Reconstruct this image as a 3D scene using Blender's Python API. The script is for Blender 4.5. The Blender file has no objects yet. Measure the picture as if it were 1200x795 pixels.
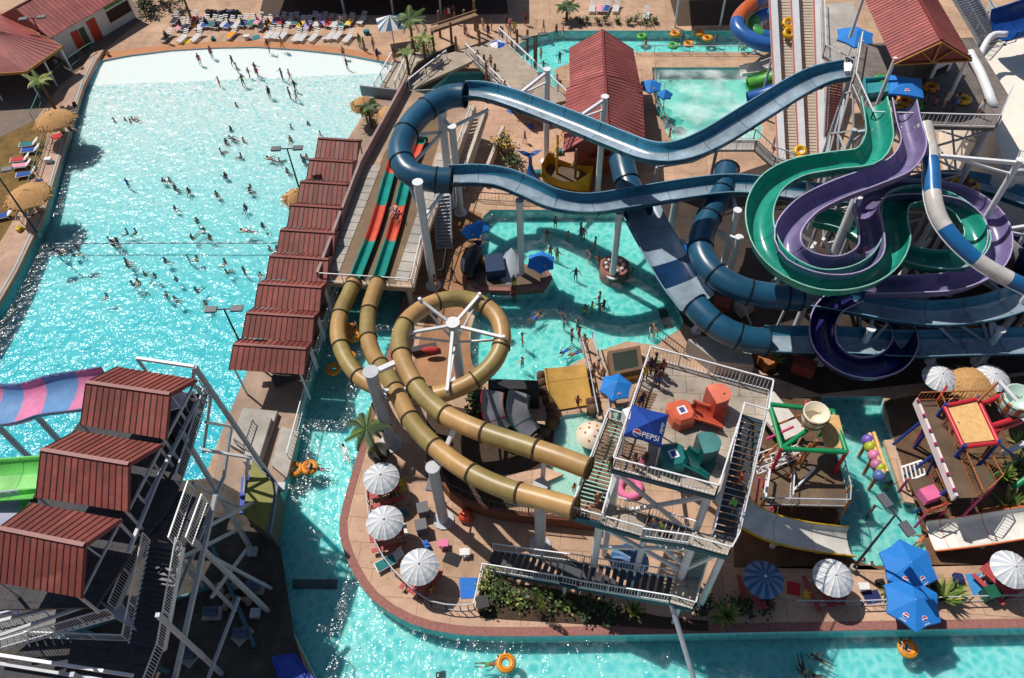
import bpy, math, random
from mathutils import Vector as V, Matrix
from mathutils.geometry import tessellate_polygon
random.seed(7)
R = random.random
def U(a, b): return a + (b - a) * R()
SC = bpy.context.scene
COL = SC.collection
# ---------------------------------------------------------------- camera model (drone at 50 m)
F, CX, CY, NX, NY, HH = 933., 600., 397.5, 630., 1130., 50.
DN = V(((NX-CX)/F, (NY-CY)/F, 1)).normalized()
FW = (V((0, 0, 1)) - DN * DN.z).normalized()
RT = DN.cross(FW)
if RT.x < 0: RT = -RT
def W(px, py, h=0.):
    """the world point at height h that the photograph shows at px, py (survey of the park from the photograph)"""
    d = V(((px-CX)/F, (py-CY)/F, 1)); t = (HH-h)/d.dot(DN)
    return V((d.dot(RT)*t, d.dot(FW)*t, h))
def WL(l, h=None): return [W(p[0], p[1], p[2] if h is None else h) for p in l]
cam = bpy.data.objects.new('camera', bpy.data.cameras.new('camera')); COL.objects.link(cam)
ax = [V((RT[i], FW[i], -DN[i])) for i in range(3)]
cam.matrix_world = Matrix(((ax[0].x, -ax[1].x, -ax[2].x, 0), (ax[0].y, -ax[1].y, -ax[2].y, 0), (ax[0].z, -ax[1].z, -ax[2].z, HH), (0, 0, 0, 1)))
cam.data.sensor_width = 36; cam.data.lens = 36*F/1200; cam.data.clip_end = 2000; cam.data.clip_start = .5
SC.camera = cam
# ---------------------------------------------------------------- light
SE = math.radians(56); SAZ = V((.75, -.66, 0)).normalized()      # the way the shadows fall
sd = V((SAZ.x*math.cos(SE), SAZ.y*math.cos(SE), -math.sin(SE)))
L = bpy.data.lights.new('sun', 'SUN'); L.energy = 4.6; L.angle = math.radians(.5); L.color = (1, .95, .87)
lo = bpy.data.objects.new('sun', L); COL.objects.link(lo); lo.rotation_euler = sd.to_track_quat('-Z', 'Y').to_euler()
wd = bpy.data.worlds.new('World'); SC.world = wd; wd.use_nodes = True
nt = wd.node_tree; bg = nt.nodes['Background']; sk = nt.nodes.new('ShaderNodeTexSky')
sk.sky_type = 'NISHITA'; sk.sun_disc = False; sk.sun_elevation = SE; sk.sun_rotation = math.atan2(-SAZ.x, -SAZ.y)
nt.links.new(sk.outputs[0], bg.inputs[0]); bg.inputs[1].default_value = .068
SC.view_settings.view_transform = 'Standard'; SC.view_settings.look = 'None'; SC.view_settings.exposure = 0
SC.render.engine = 'CYCLES'; SC.cycles.use_denoising = True; SC.cycles.max_bounces = 6; SC.cycles.transparent_max_bounces = 10
SC.cycles.caustics_reflective = False; SC.cycles.caustics_refractive = False
# ---------------------------------------------------------------- materials
def C(r, g, b, k=.9):
    f = lambda c: (c/12.92 if c <= .04045 else ((c+.055)/1.055)**2.4)*k
    return (f(r/255), f(g/255), f(b/255))
MC = {}
def mat(name, col, rough=.6, metal=0, var=.12, vs=1.5, bump=0., bs=20., spec=.4, stain=0., joint=0):
    """Principled surface whose colour drifts with two noises (weathering) and an optional bump"""
    if name in MC: return MC[name]
    m = bpy.data.materials.new(name); m.use_nodes = True; n = m.node_tree.nodes; l = m.node_tree.links
    b = n['Principled BSDF']; b.inputs['Roughness'].default_value = rough; b.inputs['Metallic'].default_value = metal
    b.inputs['Specular IOR Level'].default_value = spec
    tc = n.new('ShaderNodeNewGeometry')
    nz = n.new('ShaderNodeTexNoise'); nz.inputs['Scale'].default_value = vs; nz.inputs['Detail'].default_value = 6; nz.inputs['Roughness'].default_value = .65
    l.new(tc.outputs['Position'], nz.inputs['Vector'])
    mr = n.new('ShaderNodeMapRange'); mr.inputs[1].default_value = .3; mr.inputs[2].default_value = .7
    mr.inputs[3].default_value = 1-var; mr.inputs[4].default_value = 1+var
    l.new(nz.outputs['Fac'], mr.inputs[0])
    mx = n.new('ShaderNodeVectorMath'); mx.operation = 'SCALE'; mx.inputs[0].default_value = col
    l.new(mr.outputs[0], mx.inputs['Scale'])
    out = mx.outputs[0]
    if stain:
        n2 = n.new('ShaderNodeTexNoise'); n2.inputs['Scale'].default_value = .22; n2.inputs['Detail'].default_value = 8; n2.inputs['Roughness'].default_value = .7
        l.new(tc.outputs['Position'], n2.inputs['Vector'])
        r2 = n.new('ShaderNodeMapRange'); r2.inputs[1].default_value = .42; r2.inputs[2].default_value = .62; r2.inputs[3].default_value = 1-stain; r2.inputs[4].default_value = 1
        l.new(n2.outputs['Fac'], r2.inputs[0])
        m2 = n.new('ShaderNodeVectorMath'); m2.operation = 'SCALE'; l.new(out, m2.inputs[0]); l.new(r2.outputs[0], m2.inputs['Scale']); out = m2.outputs[0]
    if joint:                                                  # saw-cut slab joints
        bt = n.new('ShaderNodeTexBrick'); bt.offset = .5; bt.inputs['Scale'].default_value = 1; bt.inputs['Brick Width'].default_value = joint; bt.inputs['Row Height'].default_value = joint*.8; bt.inputs['Mortar Size'].default_value = .022; bt.inputs['Mortar Smooth'].default_value = .3
        bt.inputs['Color1'].default_value = (1, 1, 1, 1); bt.inputs['Color2'].default_value = (.88, .88, .9, 1); bt.inputs['Mortar'].default_value = (.45, .42, .4, 1)
        vr_ = n.new('ShaderNodeVectorRotate'); vr_.inputs['Angle'].default_value = .12; l.new(tc.outputs['Position'], vr_.inputs['Vector']); l.new(vr_.outputs[0], bt.inputs['Vector'])
        m3 = n.new('ShaderNodeVectorMath'); m3.operation = 'MULTIPLY'; l.new(out, m3.inputs[0]); l.new(bt.outputs['Color'], m3.inputs[1]); out = m3.outputs[0]
        n4 = n.new('ShaderNodeTexNoise'); n4.inputs['Scale'].default_value = 2.6; n4.inputs['Detail'].default_value = 5; l.new(tc.outputs['Position'], n4.inputs['Vector'])
        r4 = n.new('ShaderNodeMapRange'); r4.inputs[1].default_value = .6; r4.inputs[2].default_value = .72; r4.inputs[3].default_value = 1; r4.inputs[4].default_value = .7; l.new(n4.outputs['Fac'], r4.inputs[0])
        m4 = n.new('ShaderNodeVectorMath'); m4.operation = 'SCALE'; l.new(out, m4.inputs[0]); l.new(r4.outputs[0], m4.inputs['Scale']); out = m4.outputs[0]
    l.new(out, b.inputs['Base Color'])
    if bump:
        n3 = n.new('ShaderNodeTexNoise'); n3.inputs['Scale'].default_value = bs; n3.inputs['Detail'].default_value = 4; l.new(tc.outputs['Position'], n3.inputs['Vector'])
        bp = n.new('ShaderNodeBump'); bp.inputs['Strength'].default_value = bump; bp.inputs['Distance'].default_value = .05
        l.new(n3.outputs['Fac'], bp.inputs['Height']); l.new(bp.outputs[0], b.inputs['Normal'])
    MC[name] = m
    return m
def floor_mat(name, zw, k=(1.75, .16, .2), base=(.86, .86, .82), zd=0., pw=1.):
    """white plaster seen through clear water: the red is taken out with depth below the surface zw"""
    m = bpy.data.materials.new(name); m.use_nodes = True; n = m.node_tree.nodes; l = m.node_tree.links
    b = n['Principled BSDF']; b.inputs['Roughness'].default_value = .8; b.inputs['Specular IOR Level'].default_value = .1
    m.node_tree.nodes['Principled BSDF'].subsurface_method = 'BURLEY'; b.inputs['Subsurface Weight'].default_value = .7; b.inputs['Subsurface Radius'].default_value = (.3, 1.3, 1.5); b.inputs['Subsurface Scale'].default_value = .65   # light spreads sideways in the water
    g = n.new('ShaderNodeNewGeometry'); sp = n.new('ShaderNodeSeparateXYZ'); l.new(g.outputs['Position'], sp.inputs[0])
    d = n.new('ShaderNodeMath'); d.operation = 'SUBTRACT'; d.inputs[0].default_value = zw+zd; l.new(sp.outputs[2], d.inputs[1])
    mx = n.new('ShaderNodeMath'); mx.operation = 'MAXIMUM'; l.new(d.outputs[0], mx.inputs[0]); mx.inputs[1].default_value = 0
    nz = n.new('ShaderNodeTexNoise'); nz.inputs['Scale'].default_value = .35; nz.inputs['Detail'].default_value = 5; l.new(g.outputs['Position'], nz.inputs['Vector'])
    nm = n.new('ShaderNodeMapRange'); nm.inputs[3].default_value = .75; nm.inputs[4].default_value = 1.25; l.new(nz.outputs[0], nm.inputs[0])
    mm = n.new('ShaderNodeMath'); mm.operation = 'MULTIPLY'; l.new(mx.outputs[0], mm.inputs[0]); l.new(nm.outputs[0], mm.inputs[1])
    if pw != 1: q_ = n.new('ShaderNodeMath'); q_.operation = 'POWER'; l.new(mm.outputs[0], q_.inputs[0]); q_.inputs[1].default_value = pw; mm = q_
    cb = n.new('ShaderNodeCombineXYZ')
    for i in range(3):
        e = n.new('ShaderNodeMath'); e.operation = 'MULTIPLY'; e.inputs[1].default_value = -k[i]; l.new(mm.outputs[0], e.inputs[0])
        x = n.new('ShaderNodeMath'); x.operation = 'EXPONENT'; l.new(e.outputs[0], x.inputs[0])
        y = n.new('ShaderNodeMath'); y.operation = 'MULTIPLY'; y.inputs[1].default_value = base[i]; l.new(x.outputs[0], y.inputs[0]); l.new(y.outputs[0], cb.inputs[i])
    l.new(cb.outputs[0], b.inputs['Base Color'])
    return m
def water_mat(name, scale=2.2, strength=.5, rough=.05, foam_caustic=0., lo_=(.62, .9, .9), refl=1., bsc=0):
    """clear rippled surface: transparent with ripple light painted into the tint, fresnel mirror with wave bump, white for foam and caustic mottle"""
    m = bpy.data.materials.new(name); m.use_nodes = True; n = m.node_tree.nodes; l = m.node_tree.links
    n.remove(n['Principled BSDF']); out = n['Material Output']
    g = n.new('ShaderNodeNewGeometry')
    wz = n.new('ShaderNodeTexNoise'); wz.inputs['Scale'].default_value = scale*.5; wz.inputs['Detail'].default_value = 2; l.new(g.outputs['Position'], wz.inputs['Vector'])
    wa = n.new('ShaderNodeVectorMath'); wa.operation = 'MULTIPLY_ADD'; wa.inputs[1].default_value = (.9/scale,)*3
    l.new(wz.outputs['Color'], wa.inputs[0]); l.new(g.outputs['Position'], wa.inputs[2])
    vo = n.new('ShaderNodeTexVoronoi'); vo.feature = 'DISTANCE_TO_EDGE'; vo.inputs['Scale'].default_value = scale*.8; l.new(wa.outputs[0], vo.inputs['Vector'])  # bright web: caustic light painted into the water tint
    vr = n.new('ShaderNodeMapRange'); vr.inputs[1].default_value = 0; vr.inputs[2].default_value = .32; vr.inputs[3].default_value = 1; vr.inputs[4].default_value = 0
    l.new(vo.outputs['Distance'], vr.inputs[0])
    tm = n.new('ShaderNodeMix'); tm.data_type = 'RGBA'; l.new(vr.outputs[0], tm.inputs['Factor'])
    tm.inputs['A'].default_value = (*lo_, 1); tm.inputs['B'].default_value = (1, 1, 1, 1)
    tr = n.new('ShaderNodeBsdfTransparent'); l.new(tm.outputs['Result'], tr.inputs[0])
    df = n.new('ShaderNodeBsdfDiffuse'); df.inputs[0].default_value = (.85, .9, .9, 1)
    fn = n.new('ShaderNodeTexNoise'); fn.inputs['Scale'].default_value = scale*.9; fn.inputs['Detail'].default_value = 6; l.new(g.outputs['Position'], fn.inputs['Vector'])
    fr = n.new('ShaderNodeMapRange'); fr.inputs[1].default_value = .45; fr.inputs[2].default_value = .75; fr.inputs[3].default_value = foam_caustic*.15; fr.inputs[4].default_value = foam_caustic; l.new(fn.outputs[0], fr.inputs[0])  # white mix: real foam plus caustic light put into the colour
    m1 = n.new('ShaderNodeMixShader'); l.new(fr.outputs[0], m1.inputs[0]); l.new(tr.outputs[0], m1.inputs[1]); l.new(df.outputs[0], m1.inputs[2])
    b1 = n.new('ShaderNodeTexNoise'); b1.inputs['Scale'].default_value = bsc or scale; b1.inputs['Detail'].default_value = 3; b1.inputs['Roughness'].default_value = .5; l.new(g.outputs['Position'], b1.inputs['Vector'])
    bp = n.new('ShaderNodeBump'); bp.inputs['Strength'].default_value = strength; bp.inputs['Distance'].default_value = .35/(bsc or scale); l.new(b1.outputs[0], bp.inputs['Height'])
    gl = n.new('ShaderNodeBsdfGlossy'); gl.inputs['Roughness'].default_value = rough; gl.inputs['Color'].default_value = (refl, refl, refl, 1); l.new(bp.outputs[0], gl.inputs['Normal'])
    fz = n.new('ShaderNodeFresnel'); fz.inputs[0].default_value = 1.24; l.new(bp.outputs[0], fz.inputs['Normal'])
    m2 = n.new('ShaderNodeMixShader'); l.new(fz.outputs[0], m2.inputs[0]); l.new(m1.outputs[0], m2.inputs[1]); l.new(gl.outputs[0], m2.inputs[2])
    l.new(m2.outputs[0], out.inputs['Surface'])
    return m
# ---------------------------------------------------------------- mesh builder
ORG = {}
def cr(pts, step=.5):
    """Catmull-Rom through pts, resampled about every step metres"""
    P = [pts[0]*2-pts[1]] + list(pts) + [pts[-1]*2-pts[-2]]; o = []
    for i in range(1, len(P)-2):
        a, b, c, d = P[i-1], P[i], P[i+1], P[i+2]; n = max(2, int((c-b).length/step))
        for k in range(n):
            t = k/n; o.append(.5*((2*b)+(c-a)*t+(2*a-5*b+4*c-d)*t*t+(3*b-a-3*c+d)*t**3))
    o.append(P[-2].copy()); return o
class MB:
    def __init__(s): s.v = []; s.f = []; s.m = []; s.s = []
    def add(s, vs, fs, m=0, sm=False):
        o = len(s.v); s.v += [V(p) for p in vs]
        for f in fs: s.f.append([i+o for i in f]); s.m.append(m); s.s.append(sm)
        return s
    def beam(s, a, b, w, h=None, m=0, up=None):
        a, b = V(a), V(b); h = h or w; d = (b-a)
        if d.length < 1e-5: return s
        d.normalize(); u = V(up) if up else (V((0, 0, 1)) if abs(d.z) < .95 else V((0, 1, 0)))
        x = d.cross(u).normalized(); y = x.cross(d)
        q = [x*(i*w/2)+y*(j*h/2) for i, j in ((-1, -1), (1, -1), (1, 1), (-1, 1))]
        return s.add([a+k for k in q]+[b+k for k in q], [(0, 3, 2, 1), (4, 5, 6, 7), (0, 1, 5, 4), (1, 2, 6, 5), (2, 3, 7, 6), (3, 0, 4, 7)], m)
    def box(s, c, sx, sy, sz, rz=0, m=0):
        """c is the middle of the bottom face"""
        c = V(c); x = V((math.cos(rz), math.sin(rz), 0))*sx/2; y = V((-math.sin(rz), math.cos(rz), 0))*sy/2; z = V((0, 0, sz))
        q = [-x-y, x-y, x+y, -x+y]
        return s.add([c+k for k in q]+[c+k+z for k in q], [(0, 3, 2, 1), (4, 5, 6, 7), (0, 1, 5, 4), (1, 2, 6, 5), (2, 3, 7, 6), (3, 0, 4, 7)], m)
    def cyl(s, a, b, r, r2=None, n=12, m=0, cap=True):
        a, b = V(a), V(b); r2 = r if r2 is None else r2; d = (b-a).normalized(); u = V((0, 0, 1)) if abs(d.z) < .95 else V((0, 1, 0))
        x = d.cross(u).normalized(); y = x.cross(d)
        cs = [(x*math.cos(2*math.pi*i/n)+y*math.sin(2*math.pi*i/n)) for i in range(n)]
        s.add([a+c*r for c in cs]+[b+c*r2 for c in cs], [(i, (i+1) % n, n+(i+1) % n, n+i) for i in range(n)], m, True)
        if cap: s.add([a+c*r for c in cs]+[b+c*r2 for c in cs], [tuple(range(n-1, -1, -1)), tuple(range(n, 2*n))], m)
        return s
    def tube(s, path, r, n=10, m=0, cap=True, mf=None, rf=None):
        fr = frames(path); o = len(s.v); N = len(path)
        for i, (p, t, x, y) in enumerate(fr):
            rr = rf(i) if rf else r
            for k in range(n):
                a = 2*math.pi*k/n; s.v.append(p+(x*math.cos(a)+y*math.sin(a))*rr)
        for i in range(N-1):
            for k in range(n):
                s.f.append([o+i*n+k, o+i*n+(k+1) % n, o+(i+1)*n+(k+1) % n, o+(i+1)*n+k]); s.m.append(mf(i) if mf else m); s.s.append(True)
        if cap:
            s.f.append([o+k for k in range(n-1, -1, -1)]); s.m.append(mf(0) if mf else m); s.s.append(False)
            s.f.append([o+(N-1)*n+k for k in range(n)]); s.m.append(mf(N-2) if mf else m); s.s.append(False)
        return s
    def sweep(s, path, prof, mf, closed=True, bank=None):
        """prof: list of (x, y, key); mf(i, k) -> material slot of the face after profile point k at path step i"""
        fr = frames(path); n = len(prof); o = len(s.v)
        for i, (p, t, x, y) in enumerate(fr):
            b = bank(i) if bank else 0; cx = x*math.cos(b)+y*math.sin(b); cy = y*math.cos(b)-x*math.sin(b)
            for q in prof: s.v.append(p+cx*q[0]+cy*q[1])
        for i in range(len(path)-1):
            for k in range(n if closed else n-1):
                s.f.append([o+i*n+k, o+i*n+(k+1) % n, o+(i+1)*n+(k+1) % n, o+(i+1)*n+k]); s.m.append(mf(i, k)); s.s.append(True)
        return s
    def poly(s, loops, m=0, th=0):
        """flat (or planar) sheet from an outline and holes, th = thickness downwards"""
        tri = tessellate_polygon(loops); allp = [p for l in loops for p in l]
        vs = [V(p) for p in allp]; fs = []
        for t in tri:
            a, b, c = (vs[i] for i in t)
            fs.append(t if (b-a).cross(c-a).z > 0 else t[::-1])
        s.add(vs, fs, m)
        if th:
            for l in loops:
                N = len(l); lo_ = [V(p)-V((0, 0, th)) for p in l]
                s.add([V(p) for p in l]+lo_, [(i, (i+1) % N, N+(i+1) % N, N+i) for i in range(N)], m)
            s.add([p-V((0, 0, th)) for p in vs], [tuple(f)[::-1] for f in fs], m)
        return s
    def quad(s, a, b, c, d, m=0): return s.add([a, b, c, d], [(0, 1, 2, 3)], m)
    def lathe(s, c, prof, n=16, m=0, mf=None, sm=True, ecc=None):
        c = V(c); o = len(s.v); k = len(prof)
        for i in range(n):
            a = 2*math.pi*i/n
            for r, z in prof: s.v.append(c+V((r*math.cos(a), r*math.sin(a), z)))
        for i in range(n):
            for j in range(k-1):
                s.f.append([o+i*k+j, o+((i+1) % n)*k+j, o+((i+1) % n)*k+j+1, o+i*k+j+1]); s.m.append(mf(i, j) if mf else m); s.s.append(sm)
        return s
    def ball(s, c, rx, ry=None, rz=None, n=10, m=0):
        ry = ry or rx; rz = rz or rx; c = V(c); k = n//2+1; o = len(s.v)
        for i in range(n):
            for j in range(k):
                a = 2*math.pi*i/n; t = math.pi*j/(k-1); s.v.append(c+V((rx*math.sin(t)*math.cos(a), ry*math.sin(t)*math.sin(a), -rz*math.cos(t))))
        for i in range(n):
            for j in range(k-1):
                s.f.append([o+i*k+j, o+((i+1) % n)*k+j, o+((i+1) % n)*k+j+1, o+i*k+j+1]); s.m.append(m); s.s.append(True)
        return s
    def torus(s, c, Rr, r, n=20, k=8, m=0, mf=None, sy=1.):
        c = V(c); o = len(s.v)
        for i in range(n):
            a = 2*math.pi*i/n
            for j in range(k):
                b = 2*math.pi*j/k; q = Rr+r*math.cos(b); s.v.append(c+V((q*math.cos(a), q*math.sin(a)*sy, r*math.sin(b))))
        for i in range(n):
            for j in range(k):
                s.f.append([o+i*k+j, o+((i+1) % n)*k+j, o+((i+1) % n)*k+(j+1) % k, o+i*k+(j+1) % k]); s.m.append(mf(i) if mf else m); s.s.append(True)
        return s
    def rail(s, pts, h=1.05, gap=.22, t=.05, m=0, bal=.022):
        """posts, top and bottom rails and balusters along a 3-D line of feet"""
        for a, b in zip(pts[:-1], pts[1:]):
            a, b = V(a), V(b); up = V((0, 0, h)); lo_ = V((0, 0, .12)); Ln = (b-a).length
            s.beam(a+up, b+up, t*1.3, t*1.3, m); s.beam(a+lo_, b+lo_, t*.8, t*.8, m)
            np_ = max(1, round(Ln/1.8))
            for i in range(np_+1): p = a.lerp(b, i/np_); s.beam(p, p+up, t, t, m)
            if gap:
                nb = int(Ln/gap)
                for i in range(1, nb): p = a.lerp(b, i/nb); s.beam(p+lo_, p+up, bal, bal, m)
        return s
    def build(s, name, mats, parent=None, org=None):
        o = org if org is not None else (ORG[parent.name] if parent else V((0, 0, 0)))
        me = bpy.data.meshes.new(name)
        me.from_pydata([tuple(p-o) for p in s.v], [], s.f)
        if not isinstance(mats, (list, tuple)): mats = [mats]
        for x in mats: me.materials.append(x)
        me.polygons.foreach_set('material_index', s.m); me.polygons.foreach_set('use_smooth', s.s); me.update()
        ob = bpy.data.objects.new(name, me); COL.objects.link(ob)
        if parent: ob.parent = parent
        elif org is not None: ob.location = o
        ORG[ob.name] = o
        return ob
def frames(path):
    out = []; N = len(path); px = None
    for i, p in enumerate(path):
        t = (path[min(i+1, N-1)]-path[max(i-1, 0)]).normalized()
        x = t.cross(V((0, 0, 1)))
        if x.length < .15: x = px if px is not None else V((1, 0, 0))
        x = x.normalized(); px = x; y = x.cross(t).normalized(); out.append((p, t, x, y))
    return out
def tag(o, label, cat, group=None, kind=None):
    o['label'] = label; o['category'] = cat
    if group: o['group'] = group
    if kind: o['kind'] = kind
    return o
def thing(name, label, cat, loc=(0, 0, 0), group=None):
    o = bpy.data.objects.new(name, None); COL.objects.link(o); o.location = loc; o.empty_display_size = .3; ORG[o.name] = V(loc)
    return tag(o, label, cat, group)
def struct(o): o['kind'] = 'structure'; return o
def dup(root, loc, rz=0, label=None, group=None, sc=1., recol=None):
    def cp(o, par):
        c = o.copy(); COL.objects.link(c); c.parent = par
        for ch in o.children: cp(ch, c)
        return c
    r = cp(root, None); r.location = loc; r.rotation_euler = (0, 0, rz); r.scale = (sc,)*3
    if label: r['label'] = label
    if group: r['group'] = group
    elif 'group' in r.keys() and group == '': del r['group']
    return r
def ang(a, b): d = V(b)-V(a); return math.atan2(d.y, d.x)
# shared materials
white = mat('white_painted_steel', (.74, .75, .77), .45, var=.07, vs=2, stain=.12)
grey = mat('pale_grey_steel', (.46, .48, .52), .5, var=.1, vs=2, stain=.15)
steel = mat('dull_steel', (.2, .22, .26), .5, .3, var=.15)
dark = mat('dark_metal', (.03, .032, .036), .6)
conc = mat('weathered_concrete', (.44, .40, .36), .85, var=.14, vs=1.2, bump=.1, bs=30, stain=.3)
brown = mat('wet_brown_deck', (.15, .098, .06), .6, var=.2, vs=.8, stain=.35)
wood = mat('brown_timber', (.22, .13, .07), .7, var=.3, vs=6)
# ---------------------------------------------------------------- pools, ground and decks
wave = [(118,71),(150,65),(200,59),(250,56),(300,55),(350,58),(400,63),(462,74),(448,97),(425,135),(404,168),(262,500),(240,560),(150,720),(-260,720),(-170,500),(0,353),(20,318),(51,252),(75,171),(98,100)]
river = [(372,800),(345,745),(325,700),(318,650),(322,600),(340,540),(352,480),(374,400),(388,345),(440,220),(498,110),(530,84),(574,84),(545,118),(505,230),(474,345),(458,400),(443,450),(430,490),(421,525),(408,570),(398,610),(400,637),(412,668),(436,703),(478,730),(530,743),(600,746),(750,744),(900,741),(1200,736),(1330,734),(1330,900),(420,900)]
play = [(566,254),(575,246),(742,246),(768,297),(790,343),(802,374),(797,386),(779,396),(770,405),(735,400),(700,412),(640,442),(600,455),(565,447),(550,420),(552,385),(562,352),(575,342),(640,340),(648,326),(640,312),(600,308),(562,304)]
lagoon = [(597,78),(600,56),(622,44),(652,36),(700,36),(905,36),(905,61),(745,61),(690,62),(666,74),(649,82),(654,101),(639,106),(624,98),(604,92)]
splash = [(764,79),(890,79),(893,162),(840,172),(790,170),(781,156),(768,125)]
kids = [(962,465),(1035,465),(1036,490),(1048,518),(1072,592),(1090,643),(1078,664),(1032,667),(998,655),(986,622),(975,560)]
wade = [(566,545),(590,529),(625,521),(645,503),(660,487),(732,477),(738,520),(722,582),(690,592),(600,592),(572,572)]
deck_m = mat('tan_concrete_deck', C(208,170,140), .85, var=.1, vs=.9, bump=.08, bs=25, stain=.3, joint=3.)
G = 400.
holes = [WL(p, 0) for p in (wave, river, play, lagoon, splash, kids, wade)]
struct(MB().poly([[V((-G,-G,0)), V((G,-G,0)), V((G,G,0)), V((-G,G,0))]]+holes).build('ground', deck_m))
wallm = mat('pool_wall_plaster', (.35, .62, .64), .6, var=.1)
def pool(nm, loop, zw, zf, fm, wm, plane=None):
    pts = WL(loop, 0); N = len(pts)
    fl = [V((p.x, p.y, plane(p) if plane else zf)) for p in pts]
    struct(MB().poly([fl]).build('pool_floor', fm))
    w = MB(); vs = [p+V((0, 0, -.002)) for p in pts]+[p-V((0, 0, .05)) for p in fl]
    w.add(vs, [(i, (i+1) % N, N+(i+1) % N, N+i) for i in range(N)]); struct(w.build('pool_wall', wallm))
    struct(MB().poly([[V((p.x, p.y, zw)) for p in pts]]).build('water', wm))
yb = W(300,55).y; yd = W(130,560).y
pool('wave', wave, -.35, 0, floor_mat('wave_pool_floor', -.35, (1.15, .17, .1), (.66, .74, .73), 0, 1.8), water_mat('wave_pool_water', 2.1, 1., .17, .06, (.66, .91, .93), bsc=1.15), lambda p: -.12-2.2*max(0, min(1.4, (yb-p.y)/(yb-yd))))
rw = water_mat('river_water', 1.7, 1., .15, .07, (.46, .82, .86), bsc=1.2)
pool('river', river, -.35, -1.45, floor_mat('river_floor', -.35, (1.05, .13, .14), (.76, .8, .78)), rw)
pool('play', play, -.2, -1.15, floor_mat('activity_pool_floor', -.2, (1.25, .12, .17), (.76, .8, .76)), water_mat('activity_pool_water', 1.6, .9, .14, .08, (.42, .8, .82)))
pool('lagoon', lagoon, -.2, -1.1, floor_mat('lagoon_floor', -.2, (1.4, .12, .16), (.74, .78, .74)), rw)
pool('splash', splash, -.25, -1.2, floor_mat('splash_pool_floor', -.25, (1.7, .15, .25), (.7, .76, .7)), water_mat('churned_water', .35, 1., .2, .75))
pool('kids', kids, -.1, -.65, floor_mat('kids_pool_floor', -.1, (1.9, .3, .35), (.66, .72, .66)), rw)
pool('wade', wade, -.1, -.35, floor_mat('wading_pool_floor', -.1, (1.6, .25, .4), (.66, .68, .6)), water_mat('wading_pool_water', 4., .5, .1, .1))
# sheets of other paving over the ground, each a few millimetres up
LV = [0]
def sheet(name, loop, m, z=None):
    if z is None: LV[0] += 1; z = .004*LV[0]
    return struct(MB().poly([WL(loop, z)]).build(name, m))
brick = mat('red_brick_coping', C(150,100,92), .8, var=.25, vs=5, bump=.2, bs=30)
def offset(loop, d):
    out = []
    for i, p in enumerate(loop):
        a = loop[max(i-1, 0)]; b = loop[min(i+1, len(loop)-1)]; t = (b-a).normalized(); out.append(p+V((-t.y, t.x, 0))*d)
    return out
def strip(name, pts, w, h, m):
    a = [V((p.x, p.y, 0)) for p in pts]; b = offset(a, w); mb = MB()
    mb.poly([[p+V((0, 0, h)) for p in a]+[p+V((0, 0, h)) for p in reversed(b)]], th=h-.001)
    return struct(mb.build(name, m))
bank = cr(WL([(474,345),(458,400),(443,450),(430,490),(421,525),(408,570),(398,610),(400,637),(412,668),(436,703),(478,730),(530,743),(600,746),(750,744),(900,741),(1200,736),(1330,734)], 0), 1.)
strip('kerb', bank, .55, .05, brick)
pale = mat('pale_peach_paving', C(212,174,146), .85, var=.08, vs=1, bump=.05, stain=.2, joint=2.2)
b2 = offset(bank, .56); strip('path', b2, 1.75, .03, pale)
# (the sheets) darker wet decks, decks with shade put into their colour, lawn, sand
darkdeck = mat('shade_dark_paving', C(74,58,48), .6, var=.25, vs=.7, stain=.4, joint=2.6)  # dark tone stands in for the shade under the slides
sheet('path', [(505,235),(565,250),(560,300),(545,345),(552,420),(560,450),(480,480),(445,460),(474,345)], mat('brown_paving', C(176,128,92), .8, var=.15, vs=.8, stain=.35))
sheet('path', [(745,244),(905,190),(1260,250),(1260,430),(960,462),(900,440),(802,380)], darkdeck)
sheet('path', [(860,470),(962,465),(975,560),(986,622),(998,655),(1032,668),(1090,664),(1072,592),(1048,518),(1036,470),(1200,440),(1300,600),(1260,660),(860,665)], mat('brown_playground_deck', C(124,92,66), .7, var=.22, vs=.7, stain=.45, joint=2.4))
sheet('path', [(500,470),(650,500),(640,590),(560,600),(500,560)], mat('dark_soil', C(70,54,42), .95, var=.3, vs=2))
sheet('path', [(560,95),(600,85),(606,96),(640,110),(668,160),(668,215),(560,235),(520,225)], mat('peach_plaza', C(212,172,144), .85, var=.1, vs=.7, stain=.25, joint=2.6))
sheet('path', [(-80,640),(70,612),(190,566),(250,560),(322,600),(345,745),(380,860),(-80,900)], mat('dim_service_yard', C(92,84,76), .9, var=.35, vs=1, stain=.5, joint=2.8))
lawn_m = mat('dry_lawn', C(118,92,48), .95, var=.45, vs=1.2, bump=.5, bs=12)
tag(MB().poly([WL([(-40,180),(40,142),(58,150),(52,175),(20,250),(-10,300),(-60,330)], .012)]).build('lawn', lawn_m), 'patchy dry lawn beside the wave pool deck', 'lawn', kind='stuff')
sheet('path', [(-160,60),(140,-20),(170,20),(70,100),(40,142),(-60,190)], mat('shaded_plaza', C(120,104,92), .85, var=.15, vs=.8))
sheet('path', [(118,71),(150,65),(200,59),(250,56),(300,55),(350,58),(400,63),(462,74),(466,68),(400,56),(350,51),(300,48),(250,49),(200,52),(150,58),(122,62)], mat('damp_beach_edge', C(186,128,88), .8, var=.12, vs=1))
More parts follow.
